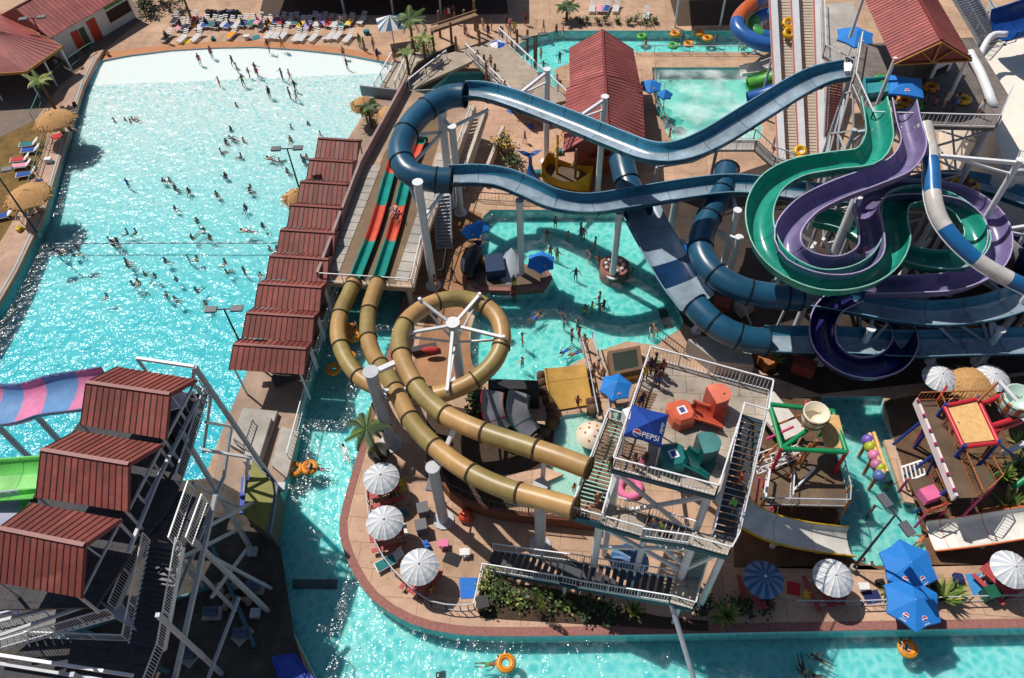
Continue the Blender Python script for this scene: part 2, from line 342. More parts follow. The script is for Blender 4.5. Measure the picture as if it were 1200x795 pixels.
# raised deck with its pale wall along the wave pool
dk = WL([(0,353),(20,318),(51,252),(75,171),(98,100),(112,72),(122,58),(108,62),(86,94),(58,150),(44,200),(26,256),(0,308),(-40,370),(-60,440)], .45)
d = MB(); d.poly([dk], th=.44); N = 6
struct(d.build('pool_deck', mat('pink_tan_deck', C(196,160,138), .85, var=.12, vs=.9, stain=.3)))
w = MB()
wl = WL([(-60,440),(0,353),(20,318),(51,252),(75,171),(98,100),(112,72)], 0)
for a, b in zip(wl[:-1], wl[1:]):
    t = (b-a).normalized(); nrm_ = V((t.y, -t.x, 0))*.12
    w.add([a+V((0,0,-.6)), b+V((0,0,-.6)), b+V((0,0,.5)), a+V((0,0,.5)), a+nrm_+V((0,0,-.6)), b+nrm_+V((0,0,-.6)), b+nrm_+V((0,0,.5)), a+nrm_+V((0,0,.5))], [(4,5,6,7), (3,7,6,2), (0,3,2,1)])
struct(w.build('pool_wall', mat('pale_blue_wall', C(150,185,195), .6, var=.12, vs=1.5)))
# walkway between the wave pool and the river, under the cabana roofs
sheet('path', [(404,168),(425,140),(448,97),(470,105),(440,220),(388,345),(374,400),(352,480),(340,540),(322,600),(250,560),(262,500)], mat('grey_walkway', C(176,150,132), .85, var=.12, vs=.9, stain=.3))
# painted drain grates on the pool floors
for q in ([(343,679),(395,679),(395,690),(343,690)], [(771,362),(781,362),(789,384),(778,384)], [(511,788),(522,786),(522,800),(511,800)]):
    p = WL(q, -1.38 if q[0][0] != 771 else -1.1)
    o_ = MB().poly([p], th=.06)
    c = sum(p, V((0,0,0)))/4
    a = o_.build('drain_grate', mat('dark_grate', (.012, .05, .055), .8), org=c)
    tag(a, {343: 'long dark drain grate on the river floor in the tower shadow', 771: 'dark drain grate on the activity pool floor beside the sled slide', 511: 'small dark drain grate on the river floor by the orange ring'}[q[0][0]], 'drain grate')
# float rope across the wave pool
rp = WL([(52,286),(110,285.5),(200,285),(290,285),(325,285)], -.3); m = MB(); m.tube(cr(rp, .5), .06, 5, mf=lambda i: i % 2)
tag(m.build('float_rope', [mat('rope_white', (.5,.55,.55)), mat('rope_dark', (.1,.16,.2))], org=rp[0]), 'thin float rope stretched across the wave pool', 'rope')
# ---------------------------------------------------------------- water slides
def gloss(name, col, rough=.3, var=.1): return mat(name, col, rough, var=var*1.5, vs=.9, spec=.5, stain=.28)
def prof(w, h, th=.06, n=10, lip=.09, floor=.55, sq=1.):
    """open flume section: inner skin from rim to rim, lips, outer skin; key f floor, i inner wall, r rim, o outer"""
    pts = []
    for k in range(n+1):
        a = math.pi+math.pi*k/n; x = math.cos(a); y = math.sin(a)
        x = math.copysign(abs(x)**sq, x); pts.append((w/2*x, h+h*y))
    P = []
    for k, (x, y) in enumerate(pts):
        mid = (x+pts[min(k+1, n)][0])/2
        P.append((x, y, 'r' if k == n else ('f' if abs(mid) < floor*w/2 else 'i')))
    P.append((w/2+lip, h+.01, 'r')); P.append((w/2+lip, h-.07, 'r'))
    for k in range(n, -1, -1):
        x, y = pts[k]; s_ = 1+th*2/w; P.append((x*s_, y-th if 0 < k < n else h-.07, 'o'))
    P[-1] = (P[-1][0], P[-1][1], 'r'); P.append((-w/2-lip, h-.07, 'r')); P.append((-w/2-lip, h+.01, 'r'))
    return P
def trough(parent, path, w, h, mats, name='flume', th=.06, floor=.55, sq=1., seg=None, bank=None, n=10, lip=.09):
    """mats: outer, inner, floor, rim [, alternating sets of four]"""
    P = prof(w, h, th, n, lip, floor, sq); ix = {'o': 0, 'i': 1, 'f': 2, 'r': 3}; nset = len(mats)//4
    mf = lambda i, k: ix[P[k][2]]+(4*((i//seg) % nset) if seg else 0)
    m = MB(); m.sweep(path, P, mf, bank=bank)
    if not seg:
        fr = frames(path)
        for i in range(4, len(path)-2, 6):                      # bolted joints between the mouldings
            p, t, x, y = fr[i]; s_ = (1+th*2.6/w)
            for a, b in zip(P[:n], P[1:n+1]): m.beam(p+x*a[0]*.985+y*(a[1]+.012), p+x*b[0]*.985+y*(b[1]+.012), .035, .012, 0, up=y)
            ring = [p+x*(q[0]*s_)+y*(q[1]-th*1.5) for q in P[:n+1]]
            for a, b in zip(ring[:-1], ring[1:]): m.beam(a, b, .05, .07, 0, up=t)
    return m.build(name, mats, parent)
def pipe(parent, path, r, mats, name='tube_section', seg=None, n=14, ring=None, open_=True, cut=None):
    m = MB(); ns = len(mats)-1 if ring is not None else len(mats)
    mf = (lambda i: (i//seg) % ns) if seg else (lambda i: 0)
    m.tube(path, r, n, cap=False, mf=mf)
    m.tube(path, r-.05, n, cap=False, mf=lambda i: ns-1 if ns == 1 else mf(i))
    if ring is not None:
        fr = frames(path)
        idx = list(range(0, len(path), ring)) + ([len(path)-1] if (len(path)-1) % ring else [])
        for i in idx:
            p, t, x, y = fr[i]; m.cyl(p-t*.06, p+t*.06, r+.07, n=n, m=len(mats)-1, cap=False)
            m.tube([p-t*.06, p-t*.058, p+t*.058, p+t*.06], r+.07, n, cap=False, m=len(mats)-1, rf=lambda k: r if k in (0, 3) else r+.07)
    return m.build(name, mats, parent)
def nearest(path, p):
    return min(path, key=lambda q: (q.x-p.x)**2+(q.y-p.y)**2)
def column(parent, base, r, path=None, top=None, drop=.15, m=None, z0=0., foot=True):
    b = W(base[0], base[1], z0); m = m or white; mb = MB()
    q = nearest(path, b) if path else None
    zt = top if top is not None else q.z-drop
    t = V((b.x, b.y, zt)); mb.cyl(b-V((0,0,1.6 if z0 < 0 else .02)), t, r, n=14); mb.cyl(t-V((0,0,.02)), t+V((0,0,.08)), r*1.25, n=14)
    if foot: mb.cyl(b, b+V((0,0,.12)), r*2, n=14)
    if q is not None:
        e = V((q.x, q.y, q.z-drop)); a = V((b.x, b.y, min(zt, e.z)-.25))
        if (V((e.x, e.y, 0))-V((b.x, b.y, 0))).length > r:
            mb.beam(a, e, .22, .26); mb.beam(a-V((0,0,1.0)), e.lerp(a, .25), .14)
    return mb.build('support_column', [m], parent)
# --- the big blue raft slide, three runs
b_out = gloss('slide_blue_outer', C(34,88,118), .32); b_in = gloss('slide_blue_inner', C(56,124,152), .25); b_fl = gloss('slide_wet_sheen', C(160,178,192), .15, .2)  # pale floor: running water plus sky sheen put into the colour
b_rim = gloss('slide_blue_rim', C(120,160,185), .35); b_ring = mat('slide_joint', (.01,.028,.05), .5)
blue = [b_out, b_in, b_fl, b_rim]
s1 = thing('raft_slide', 'big blue raft slide looping from the tall tower back over the activity pool', 'water slide', W(611,325))
pA = cr(WL([(992,91,14.6),(962,97,14.3),(930,112,13.9),(880,143,13.1),(830,173,12.3),(792,187,11.8),(758,186,11.5),(720,172,11.2),(660,147,10.8),(600,124,10.4),(566,114.5,10.2),(545,114,10.1)]), .5)
pT = cr(WL([(545,112,10.9),(528,113,10.8),(505,124,10.7),(482,146,10.5),(469,176,10.3),(478,201,10.1),(503,210,9.9),(529,212,9.8)]), .5)
pB = cr(WL([(527,214,9.0),(560,213,8.9),(590,217,8.8),(620,229,8.6),(650,242,8.2),(690,247,7.7),(740,240,7.3),(800,230,7.1),(850,224,7.),(890,226,6.9),(930,232,6.8),(990,236,6.6),(1045,231,6.5),(1100,220,6.4),(1145,222,6.3),(1185,235,6.1),(1260,262,5.9)]), .5)
trough(s1, pA, 2.0, .85, blue, sq=.75); trough(s1, pB, 2.0, .85, blue, sq=.75)
pipe(s1, pT, .98, [b_out, b_ring], ring=6)
for b, p in [((611,325), pB), ((718,323), pB), ((640,190), pA), ((700,228), pA), ((780,300), pB), ((846,316), pB), ((1005,300), pB)]:
    column(s1, b, .27, p, z0=-.2 if b[0] in (611,) else 0, drop=.25)
cl = column(s1, (508,335), .33, top=11.3); column(s1, (540,250), .3, pT, drop=1.2)
arm = MB()
tp = W(508,335,0)
for q, z in ((pT[-8], 9.0), (pT[-2], 8.9), (pT[len(pT)//2], 9.5)): arm = MB(); arm.beam(V((tp.x, tp.y, z-1.2)), V((q.x, q.y, z)), .2, .24); arm.build('support_arm', white, s1)
c2 = column(s1, (529,240), .36, top=10.2)
arm = MB(); tp = W(529,240,0)
for q in (pT[3], pT[10], pT[18], pA[-5]): arm = MB(); arm.beam(V((tp.x, tp.y, 8.2)), V((q.x, q.y, q.z-1.1)), .2, .22); arm.build('support_arm', white, s1)
s2 = thing('raft_slide', 'lower blue raft slide curving down as a ringed tube into a long trough', 'water slide', W(900,420))
pT2 = cr(WL([(852,198,6.9),(846,225,6.6),(834,248,6.3),(823,275,6.0),(822,298,5.8),(838,322,5.6),(870,340,5.4),(905,347,5.25),(938,349,5.15)]), .5)
pC = cr(WL([(936,352,4.4),(960,355,4.4),(1000,362,4.35),(1050,371,4.3),(1095,375,4.25),(1150,369,4.2),(1200,354,4.1),(1270,335,4.)]), .5)
pipe(s2, pT2, .98, [b_out, b_ring], ring=5); trough(s2, pC, 2.2, .85, blue, sq=.75)
for b, p in [((930,390), pC), ((1000,425), pC), ((1060,395), pC), ((1145,425), pC), ((852,330), pT2)]: column(s2, b, .27, p, drop=.2 if p is pC else 1.1)
arm = MB()
for bx in ((985,385), (1075,390), (1110,392)):
    arm = MB(); q = nearest(pC, W(*bx)); t0 = W(1000,425) if bx[0] < 1050 else W(1145,425); arm.beam(V((t0.x, t0.y, 2.2)), q-V((0,0,.15)), .16); arm.build('support_arm', grey, s2)
s3 = thing('sled_slide', 'wide pale sled slide with a navy middle beside the activity pool', 'water slide', W(800,390))
sl_f = gloss('sled_pale', C(168,186,202), .25, .15); sl_d = gloss('sled_navy', C(22,58,98), .25)
pS = cr(WL([(748,244,5.6),(758,266,5.2),(776,298,4.7),(797,333,4.2),(816,358,3.8)]), .4)
N = len(pS)
P_ = prof(3.1, .5, .06, 8, .1, .9, .45); m = MB(); m.sweep(pS, P_, lambda i, k: (1 if .5 < i/N < .72 else 0) if P_[k][2] in 'fi' else (2 if P_[k][2] == 'r' else 3))
m.build('flume', [sl_f, sl_d, b_rim, b_out], s3)
pipe(s3, cr(WL([(728,186,7.),(733,208,6.7),(742,232,6.3),(750,250,6.)]), .5), 1.05, [b_out, b_ring], ring=5)
pipe(s3, cr(WL([(814,357,4.4),(830,374,4.2),(850,388,4.),(873,397,3.8),(898,401,3.6)]), .5), 1.0, [b_out, b_ring], ring=4)
pD = cr(WL([(896,404,2.9),(930,405,2.9),(970,405,2.8),(1010,407,2.7),(1060,410,2.6),(1130,408,2.5),(1260,405,2.4)]), .5)
trough(s3, pD, 2.3, .8, blue, sq=.75)
for b, p in [((790,330), pS), ((816,388), pS), ((870,420), pD), ((960,425), pD), ((1090,425), pD)]: column(s3, b, .22, p)
# --- green and purple body slides
gr = [gloss('slide_green_outer', C(44,156,136), .3), gloss('slide_green_inner', C(36,150,130), .25), gloss('slide_green_floor', C(48,164,142), .2), gloss('slide_green_rim', C(150,210,190), .4)]
pu = [gloss('slide_purple_outer', C(138,128,168), .35), gloss('slide_purple_inner', C(122,110,154), .3), gloss('slide_purple_floor', C(132,120,164), .25), gloss('slide_purple_rim', C(190,175,215), .4)]
s4 = thing('body_slide', 'bright green open body slide winding down around the purple one beside the tall tower', 'water slide', W(1010,330))
pG = cr(WL([(1018,126,13.6),(1023,152,13.2),(1024,176,12.9),(1010,197,12.6),(972,203,12.2),(930,211,11.8),(900,229,11.4),(886,260,11.),(893,297,10.6),(918,325,10.2),(958,341,9.8),(1000,337,9.4),(1030,319,9.),(1044,292,8.7),(1042,266,8.4),(1048,246,8.),(1080,240,7.5),(1118,256,7.),(1138,288,6.5),(1118,314,6.1),(1076,314,5.7),(1030,298,5.4),(985,272,5.),(945,262,4.7)]), .45)
trough(s4, pG, 1.75, 1.15, gr, floor=.5)
s5 = thing('body_slide', 'lilac purple open body slide winding inside the green one and under the blue raft slide', 'water slide', W(1020,380))
pP = cr(WL([(1053,128,13.6),(1058,155,13.2),(1064,182,12.9),(1050,206,12.6),(1015,222,12.2),(975,237,11.8),(940,256,11.4),(919,283,11.),(925,308,10.6),(955,323,10.2),(990,323,9.8),(1014,306,9.4),(1014,275,9.),(1010,254,8.6),(1025,236,8.2),(1070,232,7.8),(1122,240,7.3),(1156,265,6.8),(1164,296,6.4),(1150,323,6.),(1110,341,5.6),(1060,345,5.1),(1010,346,4.6)]), .45)
trough(s5, pP, 1.6, 1.15, pu, floor=.5)
nv = gloss('slide_navy_purple', C(52,48,118), .3); pR = cr(WL([(1000,352,4.7),(972,366,4.4),(960,388,4.1),(964,415,3.8),(985,434,3.5),(1013,440,3.2),(1042,431,2.9),(1056,408,2.6),(1046,384,2.3),(1018,370,2.)]), .45)
trough(s5, pR, 1.7, .95, [nv, gloss('slide_navy_inner', C(34,30,84), .25), nv, pu[3]], floor=.3)
for b, p, s in [((905,350), pG, s4), ((965,330), pG, s4), ((1055,330), pG, s4), ((1090,300), pG, s4), ((1030,300), pP, s5), ((985,300), pP, s5), ((1120,330), pP, s5), ((1165,330), pP, s5), ((1012,425), pR, s5)]: column(s, b, .2, p, drop=.1)
# trestle in the middle of the coils
tr = MB()
for (x, y, z), (x2, y2, z2) in [((950,330,0),(955,285,9)),((985,325,0),(965,280,9)),((955,285,8),(930,270,10)),((955,285,8.3),(945,300,9.5)),((1080,330,0),(1050,270,7)),((1040,340,0),(1090,280,6)),((1100,330,0),(1060,300,6)),((1130,340,0),(1140,270,6)),((905,330,0),(950,300,8))]:
    tr.beam(W(x, y, z), W(x2, y2, z2), .22)
tr.cyl(W(963,332,0), W(963,332,0)+V((0,0,9.6)), .38); tr.build('trestle', white, s5)
# --- white and blue enclosed body tube
wb = [gloss('tube_white', C(226,220,214), .35), gloss('tube_sky_blue', C(36,112,176), .3)]
s6 = thing('tube_slide', 'narrow tube slide in white and bright blue bands dropping from the tall tower', 'water slide', W(1100,330))
pW = cr(WL([(1083,146,13.9),(1088,168,13.4),(1092,200,12.8),(1094,232,12.2),(1103,260,11.5),(1124,287,10.8),(1150,309,10.1),(1182,327,9.4),(1230,350,8.6)]), .42)
pipe(s6, pW, .55, wb, seg=6, n=14)
rl = MB(); fr = frames(pW)
for i in range(0, len(pW)-1): rl.beam(pW[i]+fr[i][2]*.58-fr[i][3]*.2, pW[i+1]+fr[i+1][2]*.58-fr[i+1][3]*.2, .06)
rl.build('flange', white, s6)
for b in ((1110,330), (1168,395)): column(s6, b, .22, pW, drop=.6)
# --- two tan racing tubes and their loop
tn = [gloss('tan_tube', C(188,148,92), .42), gloss('olive_tan_tube', C(160,138,82), .42)]; tr_ = mat('tan_joint', (.10,.07,.04), .6)
s7 = thing('tube_slide', 'tan racing tube slide that makes a full ring around a spoked mast', 'water slide', W(540,450))
t1 = cr(WL([(690,549,11.),(655,536,10.8),(610,521,10.4),(560,504,9.9),(522,486,9.4),(495,462,9.),(478,436,8.7),(469,411,8.4),(470,390,8.2),(482,371,8.),(506,356,7.8),(535,350,7.6),(562,355,7.4),(582,371,7.2),(589,394,7.),(582,419,6.7),(562,441,6.4),(535,456,6.1),(505,464,5.8),(475,463,5.5),(445,455,5.1),(420,441,4.8),(403,416,4.6),(396,390,4.4),(400,365,4.2),(408,347,4.),(415,331,3.9)]), .42)
pipe(s7, t1, .61, tn+[tr_], seg=7, ring=7)
s8 = thing('tube_slide', 'lower tan racing tube slide without a ring, starting at the square tower walkway', 'water slide', W(520,610))
t2 = cr(WL([(674,596,9.7),(635,585,9.3),(590,572,8.8),(546,551,8.3),(510,524,7.7),(484,496,7.1),(468,466,6.5),(454,440,5.8),(438,417,5.1),(431,392,4.7),(432,365,4.3),(437,347,4.05),(443,331,3.9)]), .42)
pipe(s8, t2, .61, tn+[tr_], seg=7, ring=7)
column(s8, (458,520), .42, t2, top=8.9, m=grey); column(s8, (520,610), .36, t2, top=7.3, drop=.5, m=grey); column(s8, (633,640), .36, t2, drop=.7, m=grey)
a = V((*W(458,520).xy, 8.7)); am = MB(); q = nearest(t1, W(470,400)); am.beam(a, W(480,418,8.5), .35, .3); am.beam(a-V((0,0,2)), W(486,455,6.5), .2); am.build('support_arm', white, s8)
am = MB(); a = V((*W(520,610).xy, 6.2)); am.beam(a, nearest(t1, a)-V((0,0,.5)), .25); am.build('support_arm', white, s8); am = MB(); a = V((*W(633,640).xy, 5.6)); am.beam(a, nearest(t1, a)-V((0,0,.5)), .25); am.build('support_arm', white, s8)
# ring mast with its spokes
cb = W(540,450); tp = V((cb.x, cb.y, 7.4)); mb = MB(); mb.cyl(cb, tp, .38, n=16); mb.cyl(cb, cb+V((0,0,.12)), .8, n=16); mb.cyl(tp, tp+V((0,0,.06)), .5, n=16); mb.build('support_column', white, s7)
mb = MB()
for e in ((492,352,8.6),(562,346,8.2),(590,396,7.6),(524,458,6.8),(470,392,8.2)):
    q = W(*e); mb.beam(tp-V((0,0,.3)), q, .2); mb.beam(tp-V((0,0,2.2)), tp.lerp(q, .8)-V((0,0,.6)), .13); mb.cyl(q-V((0,0,.7)), q+V((0,0,.2)), .12)
mb.build('spoke', white, s7)
# --- twin racing lanes on the raised deck
orr = gloss('lane_orange', C(226,92,62), .3); tel = gloss('lane_teal', C(26,150,138), .2); lro = mat('lane_rim', C(40,110,100), .4); lo2 = gloss('lane_orange_dark', C(196,66,48), .3)
for q, lb in (([(418,326),(440,268),(459,200),(470,170)], 'racing lane with orange and teal bands reaching under the blue loop'), ([(445,326),(463,268),(479,205),(494,166)], 'racing lane with orange and teal bands and a squared teal end short of the loop')):
    p = cr(WL(q, 3.12), .45); s = thing('racing_lane', lb, 'water slide', p[0], 'paired racing lanes on the raised deck')
    trough(s, p, .78, .34, [tel, tel, tel, tel, lo2, orr, orr, lo2], seg=9, sq=.5, floor=.8, lip=.1)
    if q[-1][0] == 494:
        e = p[-1]; d = (p[-1]-p[-2]).normalized(); m = MB(); m.box(e+d*.05, 1.25, .14, .6, math.atan2(d.y, d.x)-math.pi/2); m.build('end_wall', lro, s)
# --- slides by the red-roofed tower: striped pink, green, and those by the far pool
def alt(n1, c1, n2, c2, r=None): a, b = gloss(n1, c1, .35), gloss(n2, c2, .35); r1 = r or a; return [a, a, a, r1, b, b, b, r or b]
s9 = thing('bowl_slide', 'wide open slide banded pink and blue dropping from the red-roofed tower over the wave pool', 'water slide', W(60,520))
p = cr(WL([(120,462,10.4),(95,466,10.2),(60,471,9.7),(30,480,9.2),(0,482,8.9),(-60,478,8.2)]), .45)
trough(s9, p, 2.9, .8, alt('bowl_pink', C(222,132,172), 'bowl_blue', C(104,150,200), gloss('bowl_rim', C(96,104,150), .4)), seg=4, sq=.7, n=12)
for b in ((58,560), (12,560), (95,545)): column(s9, b, .2, p, m=grey)
s10 = thing('bowl_slide', 'lime green open slide leaving the middle red roof of the tower', 'water slide', W(30,640))
p = cr(WL([(60,565,10.2),(30,567,9.9),(0,569,9.6),(-60,572,9.2)]), .45)
lg = gloss('slide_lime', C(110,205,96), .35); trough(s10, p, 2.6, .7, [lg, lg, gloss('slide_lime_floor', C(150,225,130), .3), lg], sq=.7)
column(s10, (40,650), .2, p, m=grey)
s11 = thing('bowl_slide', 'pale lilac and lime open slide leaving the lowest red roof of the tower', 'water slide', W(30,690))
p = cr(WL([(70,598,10.),(30,601,9.8),(0,604,9.6),(-60,612,9.2)]), .45); trough(s11, p, 2.2, .6, alt('slide_lime', None, 'slide_lilac', C(180,180,210)), seg=5, sq=.7); column(s11, (45,700), .2, p, m=grey)
s12 = thing('tube_slide', 'coiled tube slide of orange, green and blue rings above the far pool', 'water slide', W(890,60))
p = cr(WL([(905,-12,5.5),(885,2,5.2),(868,18,4.9),(864,32,4.6),(876,44,4.3),(896,52,4.),(925,54,3.7)]), .42)
pipe(s12, p, .75, [gloss('coil_blue', C(50,110,190), .3), gloss('coil_orange', C(226,110,52), .3), gloss('coil_blue', None)], seg=7, ring=None)
p = cr(WL([(915,14,4.2),(893,18,3.9),(880,28,3.6),(888,40,3.3),(910,46,3.)]), .42)
pipe(s12, p, .65, [gloss('coil_blue', None), gloss('coil_green', C(70,168,84), .3)], seg=6); column(s12, (884,62), .2, p); column(s12, (905,60), .2, top=4.)
for nm, c, y, lb in (('spout_white', C(225,222,215), 86, 'white open slide mouth spilling into the churned splash pool'), ('spout_green', C(84,170,60), 98, 'green tube slide mouth emptying into the churned splash pool'), ('spout_blue', C(38,92,170), 114, 'deep blue tube slide mouth emptying into the churned splash pool')):
    s = thing('tube_slide', lb, 'water slide', W(880,y)); p = cr(WL([(868 if nm == 'spout_white' else 876,y+2,.75),(892,y-2,1.1),(925,y-14,2.2),(950,y-22,3)]), .42)
    (trough(s, p, 1.5, .7, [gloss(nm, c)]*4) if nm == 'spout_white' else pipe(s, p, .72, [gloss(nm, c)]))
    column(s, (905,y+8), .12, p, drop=.5)
# --- kiddie chutes at the playgrounds
def chute(lb, q, mats, w=1.9, h=.6):
    p = cr(WL(q), .4); s = thing('chute', lb, 'slide', V((p[-1].x, p[-1].y, 0))); trough(s, p, w, h, mats, sq=.6, floor=.8); return s, p
wf = gloss('chute_white', C(240,236,228), .3); ye = gloss('chute_yellow', C(240,190,30), .4); og = gloss('chute_orange', C(232,120,62), .4)
s, p = chute('white playground chute with yellow edges under the square tower stairs', [(842,578,3.4),(868,604,2.6),(900,622,1.8),(945,633,.9),(994,639,.25)], [ye, wf, wf, ye]); column(s, (905,640), .1, p)
s, p = chute('white playground chute with orange edges running into the kids pool', [(1240,612,2.2),(1190,618,1.6),(1140,626,.9),(1090,632,.3)], [og, wf, wf, og], 2.); column(s, (1150,640), .1, p)
s, p = chute('small grey kiddie chute with red edges beside the wading pool', [(579,458,2.6),(577,475,1.9),(580,492,1.2),(588,506,.5)], [gloss('chute_red', C(190,36,56), .4), gloss('chute_grey', C(150,152,158), .3), gloss('chute_grey', None), gloss('chute_red', None)], 1.5, .45)
s, p = chute('small grey kiddie chute with green edges beside the wading pool', [(611,460,2.6),(607,478,1.9),(611,495,1.2),(622,510,.5)], [gloss('chute_teal', C(10,84,70), .4), gloss('chute_grey', None), gloss('chute_grey', None), gloss('chute_teal', None)], 1.5, .45)
s, p = chute('broad smooth yellow toddler slide at the shallow end of the activity pool', [(670,478,.15),(667,462,.6),(664,445,1.1),(662,430,1.5)], [gloss('toddler_yellow', C(232,180,92), .4)]*4, 3., .25)

# --- big banded funnel at the edge, and the trusses that carry the blue runs
fn = thing('funnel_slide', 'large shaded funnel wall in navy and grey bands at the edge of the slide coils', 'slide bowl', W(1215,330)); c = W(1222,318); m = MB()
m.lathe(c, [(2.2,.4),(4.2,1.6),(5.6,3.6),(6.2,5.8),(6.35,5.8),(5.7,3.4),(4.3,1.4),(2.2,.2)], 28, mf=lambda i, j: (i//2) % 2); m.build('shell', [gloss('funnel_navy', C(40,62,104), .3), gloss('funnel_grey', C(150,146,150), .3)], fn)
for a in (2.2, 3.2, 4.2): q = c+V((5.2*math.cos(a), 5.2*math.sin(a), 0)); MB().cyl(q, q+V((0,0,3.2)), .16, n=8).build('support_column', grey, fn)
for i, (a, b) in enumerate((((985,425,.2),(960,392,2.5)),((1040,425,.2),(1075,398,2.4)),((1000,425,1),(1040,380,3.9)),((1145,425,1),(1100,382,3.9)),((1145,425,1.5),(1190,372,3.8)),((1120,418,.2),(1160,400,2.3)),((940,420,.2),(900,398,3.2)),((905,395,.2),(925,352,4.3)),((880,380,.2),(865,342,4.6)))):
    m = MB(); m.beam(W(*a), W(*b), .17); m.build('brace', grey, s2)
for b, p, s in [((1110,345), pC, s2), ((1180,400), pC, s2), ((955,395), pC, s2), ((1040,424), pD, s3), ((1150,426), pD, s3)]: column(s, b, .2, p, m=grey)
for b, p in [((925,330), pG), ((1000,345), pG), ((945,300), pG), ((1060,300), pG), ((1085,330), pG)]: column(s4, b, .16, p, drop=.1, m=grey)
for i, (a, b) in enumerate((((1000,345,2),(1040,300,7.5)),((925,330,2),(965,322,8.5)),((1060,300,1),(1095,262,6.8)),((1085,330,1),(1135,290,6.)),((1000,345,1),(960,335,9.)))): MB().beam(W(*a), W(*b), .15).build('brace', grey, s4)
# ---------------------------------------------------------------- roofs, decks, towers
red = mat('red_metal_roof', C(172,90,86), .5, var=.16, vs=.8, spec=.4, stain=.32); seam = mat('dark_roof_seam', C(52,20,20), .6)
red_d = mat('maroon_metal_roof', C(140,68,60), .5, var=.18, vs=.8, spec=.35, stain=.35); trim = mat('red_fascia', C(126,54,50), .5); timber = mat('tan_timber', C(170,120,60), .7, var=.2, vs=4)
fade = mat('faded_red_roof', C(186,104,98), .6, var=.2, vs=1.2, spec=.3, stain=.35); fade_d = mat('faded_maroon_roof', C(152,80,70), .6, var=.22, vs=1.2, spec=.3, stain=.35)
def slope(m, a, b, c, d, gap=.4, w=.045, hgt=.04, th=.07, vi=None):
    """sheet from ridge a-b down to eave d-c with standing seams along the fall"""
    a, b, c, d = map(V, (a, b, c, d)); n = (b-a).cross(d-a).normalized()
    if n.z < 0: n = -n
    t = n*th
    m.add([a, b, c, d, a-t, b-t, c-t, d-t], [(0,1,2,3), (7,6,5,4), (0,4,5,1), (1,5,6,2), (2,6,7,3), (3,7,4,0)], 0)
    k = max(2, round((b-a).length/gap))
    if vi:                                                     # sheets of slightly different fading
        for i in range(k): m.add([a.lerp(b, i/k)+n*.004, a.lerp(b, (i+1)/k)+n*.004, d.lerp(c, (i+1)/k)+n*.004, d.lerp(c, i/k)+n*.004], [(0,1,2,3)], vi if R() < .4 else 0)
    for i in range(k+1):
        p, q = a.lerp(b, i/k), d.lerp(c, i/k); m.beam(p+n*hgt*.45, q+n*hgt*.45, w, hgt, 1, up=n)
def gable(parent, fl, fa, fr_, nl, na, nr, m2=None, gap=.4, name='roof', ends=True, w=.05):
    m = MB(); slope(m, fa, na, nl, fl, gap, w, vi=3); slope(m, na, fa, fr_, nr, gap, w, vi=3)
    m.beam(V(fa)+V((0,0,.03)), V(na)+V((0,0,.03)), .22, .08, 2)
    for p, q in ((fl, fa), (fa, fr_), (nl, na), (na, nr)): m.beam(V(p)-V((0,0,.1)), V(q)-V((0,0,.1)), .08, .2, 2)
    if ends:
        for p, q, r in ((fl, fa, fr_), (nl, na, nr)): m.add([V(p)-V((0,0,.12)), V(q)-V((0,0,.12)), V(r)-V((0,0,.12))], [(0,1,2)], 2)
    ms = list(m2 or [red, seam, trim]); return m.build(name, ms+[fade_d if ms[0] == red_d else fade], parent)
def stair(parent, a0, a1, b0, b1, n, m, rails=True, rm=None, sides=(0, 1), bal=.22, td=.3):
    a0, a1, b0, b1 = map(V, (a0, a1, b0, b1)); t = MB()
    for i in range(n):
        f = (i+.5)/n; p, q = a0.lerp(b0, f), a1.lerp(b1, f); t.beam(p, q, td, .05)
    t.build('treads', m, parent); s = MB()
    for p, q in ((a0, b0), (a1, b1)): s.beam(p-V((0,0,.1)), q-V((0,0,.1)), .08, .3)
    s.build('stringers', rm or white, parent)
    if rails:
        for k in sides: MB().rail([(a0, a1)[k], (b0, b1)[k]], 1.05, bal).build('railing', rm or white, parent)
def down(p): return V((p.x, p.y, 0))
def post(m, p, r=.1, z0=0, mi=0): m.cyl(V((p.x, p.y, z0)), p, r, n=10, m=mi)
mauve = mat('mauve_parapet', C(168,142,140), .8, var=.12, vs=1, stain=.25); teal_f = mat('teal_fascia', C(24,72,92), .5, var=.1)
# --- raised racing deck
z = 3.; dp = [(375,331),(485,338),(496,290),(556,128),(476,104),(424,200)]
rd = thing('racing_deck', 'raised concrete racing deck with mauve side wall over the river', 'deck', W(430,300))
MB().poly([WL(dp, z)], th=.45).build('slab', [mat('beige_deck_slab', C(192,160,134), .85, var=.12, vs=.8, stain=.35)], rd)
MB().poly([WL([(394,322),(464,334),(524,135),(490,122),(450,180),(430,235)], z+.004)]).build('wet_floor', [mat('olive_brown_wet_floor', C(126,98,66), .5, var=.15, vs=.8, stain=.3)], rd)
m = MB(); q = WL([(375,330),(424,200),(476,104)], z)
for a, b in zip(q[:-1], q[1:]): m.beam(a+V((0,0,.55)), b+V((0,0,.55)), .22, 1.1)
m.build('parapet', mauve, rd); m = MB(); q = WL([(483,337),(494,290),(552,135)], z)
m.rail(q, 1., .25); m.build('railing', white, rd); MB().rail(WL([(376,330),(484,337)], z), 1., .9).build('railing', white, rd)
